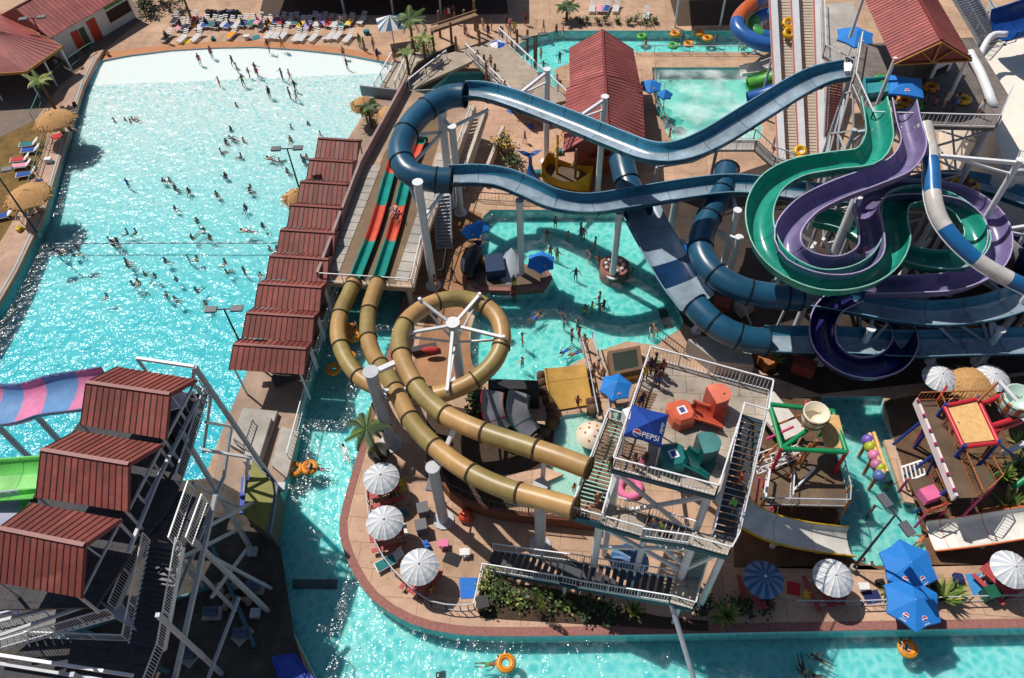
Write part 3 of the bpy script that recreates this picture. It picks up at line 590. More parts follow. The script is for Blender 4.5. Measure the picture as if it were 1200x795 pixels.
for q_, n_ in ((WL([(390,318),(440,194)], z+.004), 14), (WL([(470,330),(520,180)], z+.004), 15)):
    m = MB(); d_ = (q_[1]-q_[0]); st__ = d_/n_; rz_ = math.atan2(d_.y, d_.x)
    for i in range(n_): m.box(q_[0]+st__*(i+.5), st__.length*.94, 1.1, .05, rz_)
    m.build('paver', conc, rd)
for x, y in ((382,328),(430,331),(478,335),(492,285),(520,210)): m = MB(); p = W(x,y,z-.46); m.cyl(V((p.x,p.y,-1.5)), p, .22, n=10); m.build('support_column', conc, rd)
# --- cabana roofs in a row beside the wave pool
cab_px = [(426,163,381,158),(418,186,369,183),(409,210,360,206),(399,236,350,232),(388,262,337,258),(376,292,323,288),(362,325,309,319),(346,362,293,356),(366,390,0,0)]
L0, L1 = W(379,161,3.4), W(268,434,3.4); R0, R1 = W(424,164,3.4), W(356,440,3.4); nC = 9
for i in range(nC):
    a, b = i/nC, (i+.98)/nC; g = lambda s, f: (L0.lerp(L1, f) if s else R0.lerp(R1, f))
    mid = (a+b)/2-.01; up = V((0,0,.8)); base = down((g(0,mid)+g(1,mid))/2)
    t = thing('cabana', ['red metal canopy roof at the shallow end of the cabana row', 'second red canopy roof down the cabana row', 'third red canopy roof of the cabana row, above the straw umbrella', 'fourth red canopy roof in the cabana row', 'middle red canopy roof of the row, crossed by a lamp post shadow', 'red canopy roof just past the middle of the cabana row', 'third red canopy roof from the deep end of the row', 'red canopy roof next to last at the deep end of the row', 'last red canopy roof of the row, at the stairs to the river'][i], 'cabana', base, 'red roofed cabanas beside the wave pool')
    gable(t, g(1,a), g(1,mid)+up, g(1,b), g(0,a), g(0,mid)+up, g(0,b), [red_d, seam, red_d], .42, w=.04)
    for s in (0, 1):
        for f in (a+.005, b-.005): m = MB(); p = g(s, f).lerp(g(1-s, f), .06); post(m, p, .08); m.build('post', white, t)
    fl = MB(); fl.poly([[p.lerp(base, .12) for p in (down(g(1,a)), down(g(0,a)), down(g(0,b)), down(g(1,b)))]]); 
    c = MB(); p = base+V((0,0,.02)); c.box(p, 1.6, .9, .4, .4); c.box(p+V((.9,1.,0)), 1.6, .8, .4, .4); c.build('bench', mat('dark_bench', (.06,.05,.05), .8), t)
rail = thing('fence', 'thin white railing along the cabanas above the river', 'fence', W(352,480)); MB().rail(WL([(400,330),(372,420),(340,540)], .02), 1.1, .3).build('railing', white, rail)
# steps and boxes at the end of the cabana row
st = thing('planter', 'pale concrete steps and low walls between the last cabana and the river', 'steps', W(310,520))
m = MB()
for q, h in (([(285,478),(325,482),(305,540),(268,520)], .5), ([(300,488),(318,490),(300,548),(284,540)], .9)): m.poly([WL(q, h)], th=h-.01)
m.build('terrace', conc, st); m = MB(); m.poly([WL([(330,500),(350,506),(336,560),(318,545)], .45)], th=.44); m.build('terrace', conc, st)
MB().rail(WL([(300,500),(290,530),(278,522)], .5), .9, .25).build('railing', dark, st)
# --- pavilion in the middle of the top
pv = thing('pavilion', 'red metal roofed pavilion with stepped gables between the lagoon and the splash pool', 'pavilion', W(712,150))
gable(pv, W(667,57,4.2), W(706,35,6.3), W(742,58,4.2), W(668,112,4.2), W(709,104,6.3), W(752,108,4.2), [red, mat('pale_seam', C(120,52,52), .5), trim], .45)
gable(pv, W(664,104,4.), W(709,88,6.9), W(753,100,4.), W(660,178,4.), W(712,148,6.9), W(756,170,4.), [red, MC['pale_seam'], trim], .45)
w = MB(); wq = [down(W(*p)) for p in ((676,66,4.2),(736,66,4.2),(744,158,4.),(674,170,4.))]
for i in range(4): a, b = wq[i], wq[(i+1) % 4]; w.add([a, b, b+V((0,0,4.1)), a+V((0,0,4.1))], [(0,1,2,3)])
w.build('wall', mat('orange_brown_wall', C(168,84,52), .8, var=.15), pv)
m = MB(); m.add([W(690,184,.0), W(735,181,.0), W(735,181,2.6), W(690,184,2.6)], [(0,1,2,3)]); o_ = m; 
for i, p in enumerate(o_.v): o_.v[i] = p+V((0,-.06,0))
o_.build('doorway', mat('dark_opening', (.015,.012,.012), .9), pv)
# --- snack hall and open picnic roof at the far corner
sh = thing('snack_hall', 'white walled snack hall with orange doors under a long red metal roof', 'building', W(100,45))
zr = 4.
a, b = W(60,44,3.2), W(150,-8,3.2); d_ = (b-a).normalized(); nr_ = V((-d_.y, d_.x, 0)); back = nr_*9
gable(sh, a-d_*.2+back, a+back/2+V((0,0,2.2)), a-d_*.2, b+back, b+back/2+V((0,0,2.2)), b, [red, MC['pale_seam'], trim], .5)
w = MB(); a0, b0 = down(a)+nr_*.5+d_*.3, down(b)+nr_*.5; wh = mat('white_stucco', C(224,218,212), .8, var=.06)
w.add([a0, b0, b0+V((0,0,3.2)), a0+V((0,0,3.2)), a0+nr_*8, a0+nr_*8+V((0,0,3.2)), a0+nr_*4+V((0,0,5.1))], [(0,1,2,3), (4,0,3,6,5)]); w.build('wall', wh, sh)
for f, wd_, cm, h0, h1, nm in ((.2,.09,'door_red',0,2.3,'door'), (.3,.07,'door_green',0,2.2,'door'), (.42,.11,'door_red',0,2.5,'door'), (.68,.3,'dark_serving',1.,2.3,'window')):
    mm = mat(cm, {'door_red': C(196,64,40), 'door_green': C(60,84,50), 'dark_serving': C(52,36,26)}[cm], .6); p = a0.lerp(b0, f)-nr_*.02; q = a0.lerp(b0, f+wd_)-nr_*.02
    m = MB(); m.beam((p+q)/2+V((0,0,h0)), (p+q)/2+V((0,0,h1)), (q-p).length, .1, up=nr_); o_ = m.build(nm, mm, sh)
m = MB(); p, q = a0.lerp(b0, .68)-nr_*.06, a0.lerp(b0, .98)-nr_*.06; m.add([p+V((0,0,2.55)), q+V((0,0,2.55)), q+V((0,0,3.05)), p+V((0,0,3.05))], [(0,1,2,3)]); m.build('sign_board', mat('green_sign', C(70,140,80), .6), sh)
pp = thing('picnic_pavilion', 'open picnic pavilion with a red hipped roof on white posts and dark shade below', 'pavilion', W(20,110))
E0, E1, E2, E3 = W(73,54,3.4), W(30,84,3.4), W(-90,92,3.4), W(-40,-6,3.4); A_ = W(-14,34,5.6); B_ = W(-30,44,5.6)
m = MB()
for p, q, r in ((E0, E1, A_), (E2, E3, B_)):
    m.add([p, q, r], [(0,1,2)]); 
    for i in range(1, 9): s_ = p.lerp(q, i/9); m.beam(s_+V((0,0,.02)), s_.lerp(r, .92)+V((0,0,.02)), .05, .05, 1)
slope(m, A_, B_, E2, E1, .5); slope(m, B_, A_, E0, E3, .5)
for p, q in ((E0,E1),(E1,E2),(E2,E3),(E3,E0)): m.beam(p-V((0,0,.12)), q-V((0,0,.12)), .1, .28, 2)
m.build('roof', [red, MC['pale_seam'], timber], pp)
for p in (E0, E1, E2, E0.lerp(E1, .5), E1.lerp(E2, .4)): m = MB(); post(m, p.lerp(V((A_.x,A_.y,3.4)), .05), .1); m.build('post', white, pp)
for x, y in ((20,88),(-5,95),(35,66)): m = MB(); c = W(x,y); m.box(c+V((0,0,.7)), 2, .8, .06, .5); m.box(c, .2, .6, .7, .5); m.build('table', mat('dark_bench', None), pp)
# --- long shade hall beyond the beach
sh2 = thing('shade_hall', 'long dark open fronted shade hall behind the beach loungers on pale posts', 'building', W(450,5))
a, b = W(300,6,0), W(640,-14,0); d_ = (b-a).normalized(); nb = V((-d_.y, d_.x, 0)); h = V((0,0,4.6)); a2, b2 = W(303,21), W(596,19)
m = MB(); e0, e1 = a2+h+nb*.2, b2+h+nb*.2; slope(m, e0+nb*14+V((0,0,2)), e1+nb*14+V((0,0,2)), e1, e0, .6); m.build('roof', [red_d, seam], sh2)
m = MB(); m.add([a2+nb*13, b2+nb*13, b2+nb*13+h, a2+nb*13+h], [(0,1,2,3)]); m.build('wall', mat('brown_wall', C(84,60,44), .9), sh2)
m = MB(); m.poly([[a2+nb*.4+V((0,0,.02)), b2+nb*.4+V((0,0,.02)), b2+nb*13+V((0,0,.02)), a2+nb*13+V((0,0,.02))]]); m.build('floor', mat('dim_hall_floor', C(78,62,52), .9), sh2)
for x in (404, 461, 517, 556): m = MB(); p = W(x, 17, 0); m.cyl(p, V((p.x,p.y,4.55)), .14, n=8); m.build('post', grey, sh2)
sh3 = thing('shade_hall', 'dark open shade shed above the far pool beside the coiled slide', 'building', W(830,20))
m = MB(); e0, e1 = W(796,0,3.4), W(905,-3,3.4); nb = V((.05,1,0)); slope(m, e0+nb*8+V((0,0,1)), e1+nb*8+V((0,0,1)), e1, e0, .6); m.build('roof', [grey, grey], sh3)
for p in (e0, e1, e0.lerp(e1, .5)): m = MB(); post(m, p+V((0,.2,-.05)), .12); m.build('post', white, sh3)
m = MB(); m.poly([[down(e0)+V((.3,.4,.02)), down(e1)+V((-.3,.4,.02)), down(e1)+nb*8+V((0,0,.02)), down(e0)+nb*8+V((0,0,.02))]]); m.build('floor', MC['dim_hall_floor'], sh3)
# --- footbridge with its ramps between the beach and the plaza
plank = mat('grey_boardwalk', C(176,160,142), .85, var=.15, vs=1.5, stain=.25); stone = mat('dark_stone_wall', C(92,82,76), .9, var=.25, vs=4, bump=.3, bs=10)
br = thing('footbridge', 'boardwalk footbridge with white rails rising from the beach over the river', 'footbridge', W(560,70))
m = MB(); m.poly([WL([(546,62),(585,44),(664,118),(612,128),(598,116)], 2.2)], th=.3); m.build('deck', plank, br)
m = MB(); m.poly([[W(460,78,.05), W(472,60,.05), W(520,64,1.4), W(560,54,2.2), W(553,72,2.2), W(500,96,1.2), W(476,110,.6), W(448,100,.05)]], th=.3); m.build('ramp', plank, br)
for q in ([(546,62,2.2),(610,126,2.2)], [(585,44,2.2),(664,118,2.2)], [(462,70,.1),(440,108,.1)], [(482,64,.4),(464,106,.5)], [(524,70,1.5),(500,88,1.2),(480,104,.7)]): MB().rail([W(*p) for p in q], 1.1, .3, .09).build('railing', white, br)
w = MB(); q = [W(*p) for p in ((478,112,0),(488,92,0),(510,78,0),(534,66,0),(540,76,0))]
for a, b in zip(q[:-1], q[1:]): w.add([a, b, b+V((0,0,1.5)), a+V((0,0,1.5)), a+V((.2,.3,0)), b+V((.2,.3,0)), b+V((.2,.3,1.5)), a+V((.2,.3,1.5))], [(0,1,2,3), (7,6,5,4), (3,2,6,7)])
w.build('wall', stone, br)
stair(br, W(640,128,0), W(668,118,0), W(612,108,2.2), W(640,96,2.2), 12, plank, sides=(0, 1), bal=.3)
for i, (x, y) in enumerate([(536,76),(530,58),(568,92),(563,72),(581,110),(571,110),(589,60),(600,76),(606,62),(618,70),(628,72),(545,40),(516,44),(557,36)]):
    p = W(x, y); m = MB(); m.cyl(p, p+V((.05,0,U(2.8,3.8))), .16, .13, 8); o_ = m.build('wooden_post', wood, org=p); tag(o_, 'dark rough timber post standing around the footbridge', 'post', 'timber posts around the footbridge')
m = MB(); a, b = W(506,36,2.6), W(559,18,2.6); m.beam(a, b, .8, .2); m.beam(a+V((0,0,.6)), b+V((0,0,.6)), .12); m.cyl(down(a), a, .14); m.cyl(down(b), b, .14)
tag(m.build('timber_gate', wood, org=W(530,30)), 'dark timber gateway beam over the path beyond the footbridge', 'gateway')
gw = thing('low_wall', 'grey slatted screen wall at the end of the boardwalk by the wave pool', 'wall', W(455,115)); m = MB(); a, b, c = W(424,112,0), W(480,118,0), W(520,116,0)
for p, q in ((a,b),(b,c)): m.beam(p+V((0,0,.6)), q+V((0,0,.6)), .15, 1.2)
m.build('wall', mat('blue_grey_panel', C(128,134,142), .6, var=.1), gw)
# stairs and concrete flight beside the racing deck
fs = thing('concrete_stair', 'steep concrete flight with pale walls between the racing deck and the plaza', 'stairs', W(530,200))
m = MB()
for a, b in (((556,128,3.2),(522,218,1.5)), ((570,130,3.2),(540,216,1.5)), ((590,152,1.5),(566,212,.6))): m.beam(W(*a), W(*b), .3, 1.1)
m.build('side_wall', mat('pale_plaster_wall', C(214,200,184), .8, var=.1, stain=.2), fs); stair(fs, W(524,224,.6), W(544,220,.6), W(556,135,3.), W(572,132,3.), 20, conc, rails=False)
st2 = thing('metal_stair', 'narrow pale metal stair beside the racing deck columns', 'stairs', W(518,290)); stair(st2, W(512,292,.1), W(530,292,.1), W(510,228,3.6), W(528,226,3.6), 16, grey, rm=grey, bal=0)
m = MB(); m.rail(WL([(490,332),(520,325),(524,300)], .02), 1., .3); tag(m.build('fence', dark, org=W(500,330)), 'short dark fence at the corner of the racing deck', 'fence')
# --- conveyor lanes up to the tall tower
cv = thing('tube_conveyor', 'two steep conveyor lanes with white side walls carrying rings up to the tall tower', 'conveyor', W(940,190))
belt = mat('conveyor_belt', C(208,194,176), .8, var=.12, vs=2)
for x0, x1 in ((928, 917), (951, 944)):
    a0, a1 = W(x0-9,196,.6), W(x0+9,196,.6); b0, b1 = W(x1-9,-14,9.5), W(x1+9,-14,9.5); m = MB()
    m.add([a0, a1, b1, b0], [(0,1,2,3)]); n = 60
    for i in range(n): f = i/n; m.beam(a0.lerp(b0, f), a1.lerp(b1, f), .06, .06, 1)
    m.build('belt', [belt, mat('belt_cleat', C(164,150,134), .8)], cv)
for xa, xb, cc in ((916,905,0), (940,930,1), (963,957,0)):
    a, b = W(xa,196,.9), W(xb,-14,9.8); m = MB(); m.beam(a, b, .62, .7); m.beam(a+V((-.34,0,.1)), b+V((-.34,0,.1)), .04, .4, 1); m.build('side_wall', [white, mat('red_stripe', C(206,120,112), .5)], cv)
for y, zz in ((150,2.4),(90,5),(40,7.2)):
    for x in (912, 958): m = MB(); p = W(x,y,zz); m.cyl(down(p), p, .14, n=8); m.build('support_column', grey, cv)
# --- walkway stairs in front of the splash pool
fb = thing('elevated_walkway', 'grey elevated walkway with stairs at both ends behind the blue raft slide', 'walkway', W(850,190))
pts = [(770,196,2.5),(812,189,4.4),(840,176,4.8),(884,176,4.8),(906,196,3.2),(930,204,2.2)]
f_ = [W(*p) for p in pts]; bk = [p+V((.25,1.5,0)) for p in f_]; m = MB()
for a, b, c, d in zip(f_[:-1], f_[1:], bk[1:], bk[:-1]): m.add([a,b,c,d,a-V((0,0,.2)),b-V((0,0,.2)),c-V((0,0,.2)),d-V((0,0,.2))], [(0,1,2,3),(7,6,5,4),(0,4,5,1),(2,6,7,3)])
m.build('deck', conc, fb); MB().rail(f_, 1.05, .35, .07).build('railing', white, fb); MB().rail(bk, 1.05, .35, .07).build('railing', white, fb)
for p in f_[::2]: m = MB(); m.cyl(down(p), p, .15, n=8); m.build('support_column', grey, fb)
# --- tall slide tower with its red gable
tt = thing('slide_tower', 'tall slide tower with a red gabled roof over a railed launch platform', 'tower', W(1080,200))
ez, rz = 16.6, 18.2
e = dict(fl=W(1010,-8,ez), fr=W(1092,-12,ez), nl=W(1047,73,ez), nr=W(1139,68,ez)); fa, na = W(1070,-26,rz), W(1103,48,rz)
na = V(((e['nl'].x+e['nr'].x)/2, (e['nl'].y+e['nr'].y)/2, rz)); fa = V(((e['fl'].x+e['fr'].x)/2, (e['fl'].y+e['fr'].y)/2, rz))
gable(tt, e['fl'], fa, e['fr'], e['nl'], na, e['nr'], [red, MC['pale_seam'], trim], .35)
m = MB()
for a, b in ((e['nl'], na), (na, e['nr']), (e['nl'], e['nr']), ((e['nl']+e['nr'])/2, na), ((e['nl']+e['nr'])/2, e['nl'].lerp(na, .6)), ((e['nl']+e['nr'])/2, e['nr'].lerp(na, .6))): m.beam(a+V((0,-.1,-.14)), b+V((0,-.1,-.14)), .16, .1)
m.build('gable_truss', timber, tt)
pz = 12.9; pf = WL([(1006,52),(1140,44),(1182,112),(1166,150),(1018,146),(998,100)], pz)
MB().poly([pf], th=.3).build('platform', mat('dark_platform', C(128,118,112), .8, var=.2, stain=.3, joint=1.6), tt)
MB().rail([pf[2], pf[3], pf[4]], 1.1, .3, .06).build('railing', white, tt); MB().rail([pf[4], pf[5], pf[0]], 1.1, .3, .06).build('railing', white, tt)
for p in e.values(): m = MB(); p2 = p.lerp((e['fl']+e['nr'])/2, .05); m.cyl(V((p2.x,p2.y,pz)), V((p2.x,p2.y,ez+.2)), .14, n=8); m.build('roof_post', white, tt)
bt = [W(*p) for p in ((1000,190,0),(1075,215,0),(1120,205,0),(1040,150,0),(1120,150,0),(985,150,0))]
for p in pf[:5]+[pf[3].lerp(pf[4], .5)]: m = MB(); q = p.lerp(sum(pf, V())/6, .05); m.cyl(down(q), q-V((0,0,.2)), .2, n=10); m.build('support_column', grey, tt)
m = MB(); q = [p.lerp(sum(pf, V())/6, .05) for p in pf]
for i, j in ((2,3),(3,4),(4,5),(1,2),(5,0)):
    for z0, z1 in ((.2,4.2),(4.2,.2),(4.2,8.4),(8.4,4.2),(8.4,12.4),(12.4,8.4),(4.2,4.2),(8.4,8.4)): m.beam(V((q[i].x,q[i].y,z0)), V((q[j].x,q[j].y,z1)), .13)
m.build('bracing', grey, tt)
# lower access decks beside the tower
ad = thing('access_deck', 'pale access decks and red trimmed stairs stepping up beside the conveyor lanes', 'deck', W(985,150))
m = MB(); m.poly([WL([(962,6),(1000,2),(1012,56),(1000,86),(964,66)], 9.5)], th=.25); m.build('deck', conc, ad)
MB().rail(WL([(962,6),(964,66)], 9.5), 1.1, .3).build('railing', white, ad); MB().rail(WL([(964,66),(1000,86),(1012,56)], 9.5), 1.1, .3).build('railing', white, ad)
stair(ad, W(966,160,3.5), W(984,162,3.5), W(970,82,9.4), W(988,86,9.4), 24, mat('red_stripe', None), rm=white, bal=.4)
for x, y in ((966,150),(1000,180),(985,140)): m = MB(); p = W(x,y); m.cyl(p, p+V((0,0,9.2)), .14, n=8); m.build('support_column', white, ad)
wk = thing('stair_tower', 'white steel stairs and railings climbing behind the red gabled tower', 'stairs', W(1160,60))
stair(wk, W(1150,52,9), W(1172,44,9), W(1108,-20,15), W(1130,-26,15), 26, grey, bal=.35)
m = MB(); m.poly([WL([(1142,56),(1180,46),(1192,20),(1160,0)], 9)], th=.2); m.build('landing', conc, wk); MB().rail(WL([(1142,56),(1180,46),(1192,20)], 9), 1.1, .3).build('railing', white, wk)
for x, y in ((1128,150),(1160,130)): m = MB(); p = W(x,y); m.cyl(p, p+V((0,0,9)), .16, n=8); m.build('support_column', grey, wk)
# big pipe and the cream walled drop bowl
m = MB(); m.tube(cr([W(1136,62,13.5), W(1150,88,13.2), W(1163,122,13), W(1168,140,10), W(1160,160,4), W(1158,170,0)], .6), .35, 12); tag(m.build('drain_pipe', white, org=W(1158,170)), 'thick pale pipe bending down beside the tall tower platform', 'pipe')
cm_ = mat('cream_gelcoat', C(244,236,222), .5, var=.05, vs=.5, stain=.08)
db = thing('drop_bowl', 'huge smooth cream slide bowl wall with blue mouth at the edge of the park', 'slide bowl', W(1200,180))
tz = 9.; top = WL([(1146,60),(1168,50),(1300,30),(1330,190),(1190,192),(1176,186),(1170,172)], tz); m = MB(); m.poly([top], th=8.95); m.build('shell', cm_, db)
p = cr(WL([(1170,44,11.2),(1190,38,11.4),(1225,26,11.6)]), .4); bb = gloss('bowl_mouth_blue', C(24,74,150), .3); trough(db, p, 3.6, 1.6, [bb]*4, name='mouth'); m = MB(); m.tube(cr(WL([(1140,84,12),(1160,44,12),(1180,40,12)]), .4), .25, 8); m.build('pipe', white, db)
m = MB(); q = WL([(1174,196),(1186,202),(1330,200)], tz-.4); 
for a, b in zip(q[:-1], q[1:]): m.beam(a, b, .3, .5)
m.build('rim', grey, db)
# ---------------------------------------------------------------- square tower in the middle
ct = thing('square_tower', 'square white railed slide tower with zigzag stairs and two slide starts on its top deck', 'tower', W(760,640))
deckc = mat('cream_deck', C(196,180,162), .7, var=.14, vs=1.2, stain=.4, joint=1.5); slat = mat('brown_slats', C(128,96,74), .7, var=.2, vs=5); tread = mat('dark_treads', C(58,64,72), .6, var=.2)
DZ = 12.
top = WL([(760,420),(901,459),(895,493),(868,485),(838,581),(717,549)], DZ)
MB().poly([top], th=.12).build('deck', deckc, ct)
m = MB()
for i in range(6):
    a, b = top[i], top[(i+1) % 6]; m.beam(a-V((0,0,.25)), b-V((0,0,.25)), .14, .36)
m.build('fascia', teal_f, ct)
def panel(pa, pb, pc, pd, n, z, m_):
    a, b, c, d = (W(*p, z) for p in (pa, pb, pc, pd)); m = MB()
    for i in range(n): f = (i+.5)/n; m.beam(a.lerp(d, f), b.lerp(c, f), (a-d).length/n*.62, .04)
    return m.build('slat_floor', m_, ct)
panel((744,454), (770,461), (758,488), (733,482), 9, DZ+.03, slat); panel((729,516), (758,524), (745,556), (718,548), 9, DZ+.03, slat)
for q in ([0,1,2],[0,5],[5,4],[3,4]): MB().rail([top[i] for i in q], 1.15, .2, .06).build('railing', white, ct)
MB().beam(top[2]+V((0,0,1.1)), top[3]+V((0,0,1.1)), .06).build('railing', white, ct)
E1, E0 = WL([(867,486),(895,494)], DZ); L1, L0 = WL([(834,628),(862,635)], 9.3)
stair(ct, L1, L0, E1, E0, 20, tread, bal=.2)
SL = WL([(836,627),(862,634),(853,651),(806,638),(812,622)], 9.3); MB().poly([SL], th=.2).build('landing', deckc, ct); MB().rail([SL[1], SL[2], SL[3]], 1.1, .2).build('railing', white, ct)
a0, a1 = WL([(751,629),(760,604)], 8.6); b0, b1 = WL([(806,637),(812,621)], 9.3)
stair(ct, a0, a1, b0, b1, 7, tread, bal=.2)
wl_ = WL([(668,604),(751,628),(760,604),(705,588)], 8.6); MB().poly([wl_], th=.2).build('walkway', deckc, ct)
MB().rail([wl_[0], wl_[1]], 1.1, .2).build('railing', white, ct); MB().rail([wl_[3], wl_[2]], 1.1, .2).build('railing', white, ct)
a, b, c, d = WL([(669,603),(704,612),(736,498),(712,491)], 8.9); m = MB()
for i in range(26): f = (i+.5)/26; m.beam(a.lerp(d, f), b.lerp(c, f), (a-d).length/26*.6, .05)
m.build('slat_floor', slat, ct)
for q in ([a, d, c],[b, c]): MB().rail(q, 1.1, .2, .06).build('railing', white, ct)
m = MB(); m.beam(a-V((0,0,.2)), b-V((0,0,.2)), .12, .3); m.beam(a-V((0,0,.2)), d-V((0,0,.2)), .12, .3); m.beam(wl_[0]-V((0,0,.3)), wl_[1]-V((0,0,.3)), .14, .4); m.beam(a0-V((0,0,.3)), b0-V((0,0,.3)), .14, .4); m.beam(SL[3]-V((0,0,.3)), SL[2]-V((0,0,.3)), .14, .4); m.build('fascia', teal_f, ct)
# lower flights
f0, f1 = W(566,668,.1), W(578,645,.1); g0, g1 = W(656,683,2.1), W(664,657,2.1); h0, h1 = W(678,688,2.1), W(684,660,2.1); k0, k1 = W(784,706,4.4), W(790,677,4.4)
stair(ct, f0, f1, g0, g1, 11, tread, bal=.18); stair(ct, h0, h1, k0, k1, 12, tread, bal=.18)
m = MB(); m.poly([[g0, h0, h1, g1]], th=.15); m.build('landing', tread, ct); LL = WL([(784,706),(812,714),(826,660),(798,651)], 4.4); m = MB(); m.poly([LL], th=.2); m.build('landing', deckc, ct)
for q in ([g0, h0], [g1, h1], [LL[0], LL[1], LL[2]]): MB().rail(q, 1.1, .18).build('railing', white, ct)
m = MB()
for p, q in ((f0,g0),(g0,h0),(h0,k0),(LL[0],LL[1])): m.beam(p-V((0,0,.3)), q-V((0,0,.3)), .12, .35)
m.build('fascia', teal_f, ct)
stair(ct, W(800,672,4.4), W(822,677,4.4), W(812,634,9.1), W(834,638,9.1), 14, mat('pale_treads', C(150,170,160), .6), bal=.25)
TL = [(703,612,8.4,.24),(757,624,8.4,.2),(812,638,9.,.24),(850,644,9.,.2),(724,548,11.6,.22),(832,576,11.6,.22),(764,424,11.6,.22),(888,466,11.6,.22),(600,676,.6,.1),(662,686,1.7,.12),(800,702,4.1,.14)]
for x, y, zt, r in TL:
    m = MB(); p = down(W(x,y,zt)); m.cyl(p, V((p.x,p.y,zt)), r, n=10); m.build('support_column', white, ct)
for i, z0, j, z1 in ((0,8.,2,5.2),(0,5,2,8.4),(2,6,1,8.2),(2,5.5,3,8.8),(4,11,5,6),(4,6,5,11),(0,8,4,11),(2,7,5,11),(6,6,4,11),(7,6,5,11)):
    b_ = [V((*W(*TL[k][:3]).xy, z)) for k, z in ((i, z0), (j, z1))]; m = MB(); m.beam(b_[0], b_[1], .2); m.build('bracing', white, ct)
m = MB(); a = W(786,706,4.2); b = W(818,812,-.2); m.cyl(a, b, .16, n=10); tag(m.build('pole', grey, org=b), 'slanting grey steel pole from the square tower down into the river', 'pole')
# slide starts on the deck
def entry(lb, A, B, colr, dk, mark):
    s = thing('slide_entry', lb, 'slide entry', W(*A, DZ), 'slide entries on the square tower'); g = gloss(lb[:6]+'shell', colr, .35); g2 = gloss(lb[:6]+'dark', dk, .4)
    d_ = (W(*B, DZ)-W(*A, DZ)); d_.z = 0; u = d_.normalized(); v = V((-u.y, u.x, 0)); o = W(*A, DZ)+V((0,0,.02)); sp = d_.length
    pts = [(-.85,-.55),(-.55,-.95),(.5,-.95),(.85,-.5),(.85,.6),(.45,.95),(-.6,.95),(-.9,.45)]; m = MB(); n = 8
    pts = [(x*.82, y*.82) for x, y in pts]; r0 = [o+u*x*1.05+v*y*1.05 for x, y in pts]; r1 = [o+u*x+v*y+V((0,0,.6)) for x, y in pts]; r2 = [o+u*x*.78+v*y*.78+V((0,0,.8)) for x, y in pts]
    m.add(r0+r1+r2, [(i, (i+1) % n, n+(i+1) % n, n+i) for i in range(n)]+[(n+i, n+(i+1) % n, 2*n+(i+1) % n, 2*n+i) for i in range(n)]+[tuple(range(2*n, 3*n))]); m.build('pod', g, s)
    m = MB(); c = o+d_; P = [c+v*math.cos(t)*.62+u*(math.sin(t)*.62) for t in [math.pi*k/8-.0 for k in range(9)]]; P = [c-u*.55+v*.75]+P+[c-u*.55-v*.75]; P = P[1:-1]+[c-u*.5-v*.62, c-u*.5+v*.62]
    h = V((0,0,1.5)); N = len(P); m.add(P+[p+h for p in P], [(i, (i+1) % N, N+(i+1) % N, N+i) for i in range(N)]+[tuple(range(N, 2*N))], 0); m.m[-1] = 1; m.build('hood', [g2, gloss(lb[:6]+'lid', tuple(min(1, x*1.15+.06) for x in colr), .4)], s)  # lid paler than the walls: light from above put into the colour
    p = [o+u*.5+v*.1+V((0,0,.2)), o+d_*.45-v*.35+V((0,0,.16)), o+d_*.75-v*.8+V((0,0,.1)), o+d_*.95-v*1.15+V((0,0,.05))]; trough(s, cr(p, .2), 1.0, .55, [g, g2, g2, g], name='tub')
    m = MB(); c = o+V((0,0,.805)); m.box(c, .5, .5, .008, .3, 0); m.box(c+V((0,0,.009)), .28, .34, .006, .3, 1); m.build('emblem', [mat('emblem_white', (.75,.72,.7)), mat('emblem_blue', C(70,70,140))], s)
entry('orange slide entry with a domed pod and rounded hood on the upper deck', (797,490), (838,478), C(232,112,76), C(206,84,58), 0)
entry('teal green slide entry with a dark pod on the shaded part of the deck', (787,541), (826,535), C(16,110,108), C(10,84,84), 1)
# square blue canopy
pb_ = mat('cola_blue_canvas', C(16,62,150), .75, var=.1, vs=2); pw = mat('print_white', (.8,.8,.82), .7); pr_ = mat('print_red', C(200,40,50), .7)
def emblem(parent, p, r, n, up):
    """round red, white and blue ball of the drinks sponsor, lying on the cloth"""
    n = n.normalized(); x = up.cross(n).normalized(); y = n.cross(x); m = MB(); N = 16; p = p+n*.02
    ring = [(math.cos(2*math.pi*i/N)*r, math.sin(2*math.pi*i/N)*r) for i in range(N)]
    m.add([p+x*a*1.18+y*b*1.18 for a, b in ring], [tuple(range(N))], 0)
    q = p+n*.01; up_ = [(a, b) for a, b in ring if b > -.01*r]; m.add([q+x*a+y*(b*.8+.2*r) for a, b in up_], [tuple(range(len(up_)))], 1)
    dn_ = [(a, b) for a, b in ring if b < .01*r]; m.add([q+x*a+y*(b*.8-.2*r) for a, b in dn_], [tuple(range(len(dn_)))], 2)
    return m.build('emblem', [pw, pr_, mat('print_blue', C(20,60,150), .7)], parent)
def lettering(parent, txt, p, xdir, n, size):
    c = bpy.data.curves.new('lettering', 'FONT'); c.body = txt; c.size = size; c.align_x = 'CENTER'; c.align_y = 'CENTER'
    t = bpy.data.objects.new('tmp', c); COL.objects.link(t); dg = bpy.context.evaluated_depsgraph_get(); me = bpy.data.meshes.new_from_object(t.evaluated_get(dg)); bpy.data.objects.remove(t)
    n = n.normalized(); x = (xdir-n*xdir.dot(n)).normalized(); y = n.cross(x); M = Matrix((x, y, n)).transposed().to_4x4(); M.translation = p+n*.03-ORG[parent.name]
    me.transform(M); me.materials.append(pw); o = bpy.data.objects.new('lettering', me); COL.objects.link(o); o.parent = parent; return o
tn_ = thing('canopy', 'square blue sponsor canopy with white PEPSI lettering on the tower deck', 'canopy', W(758,505,DZ))
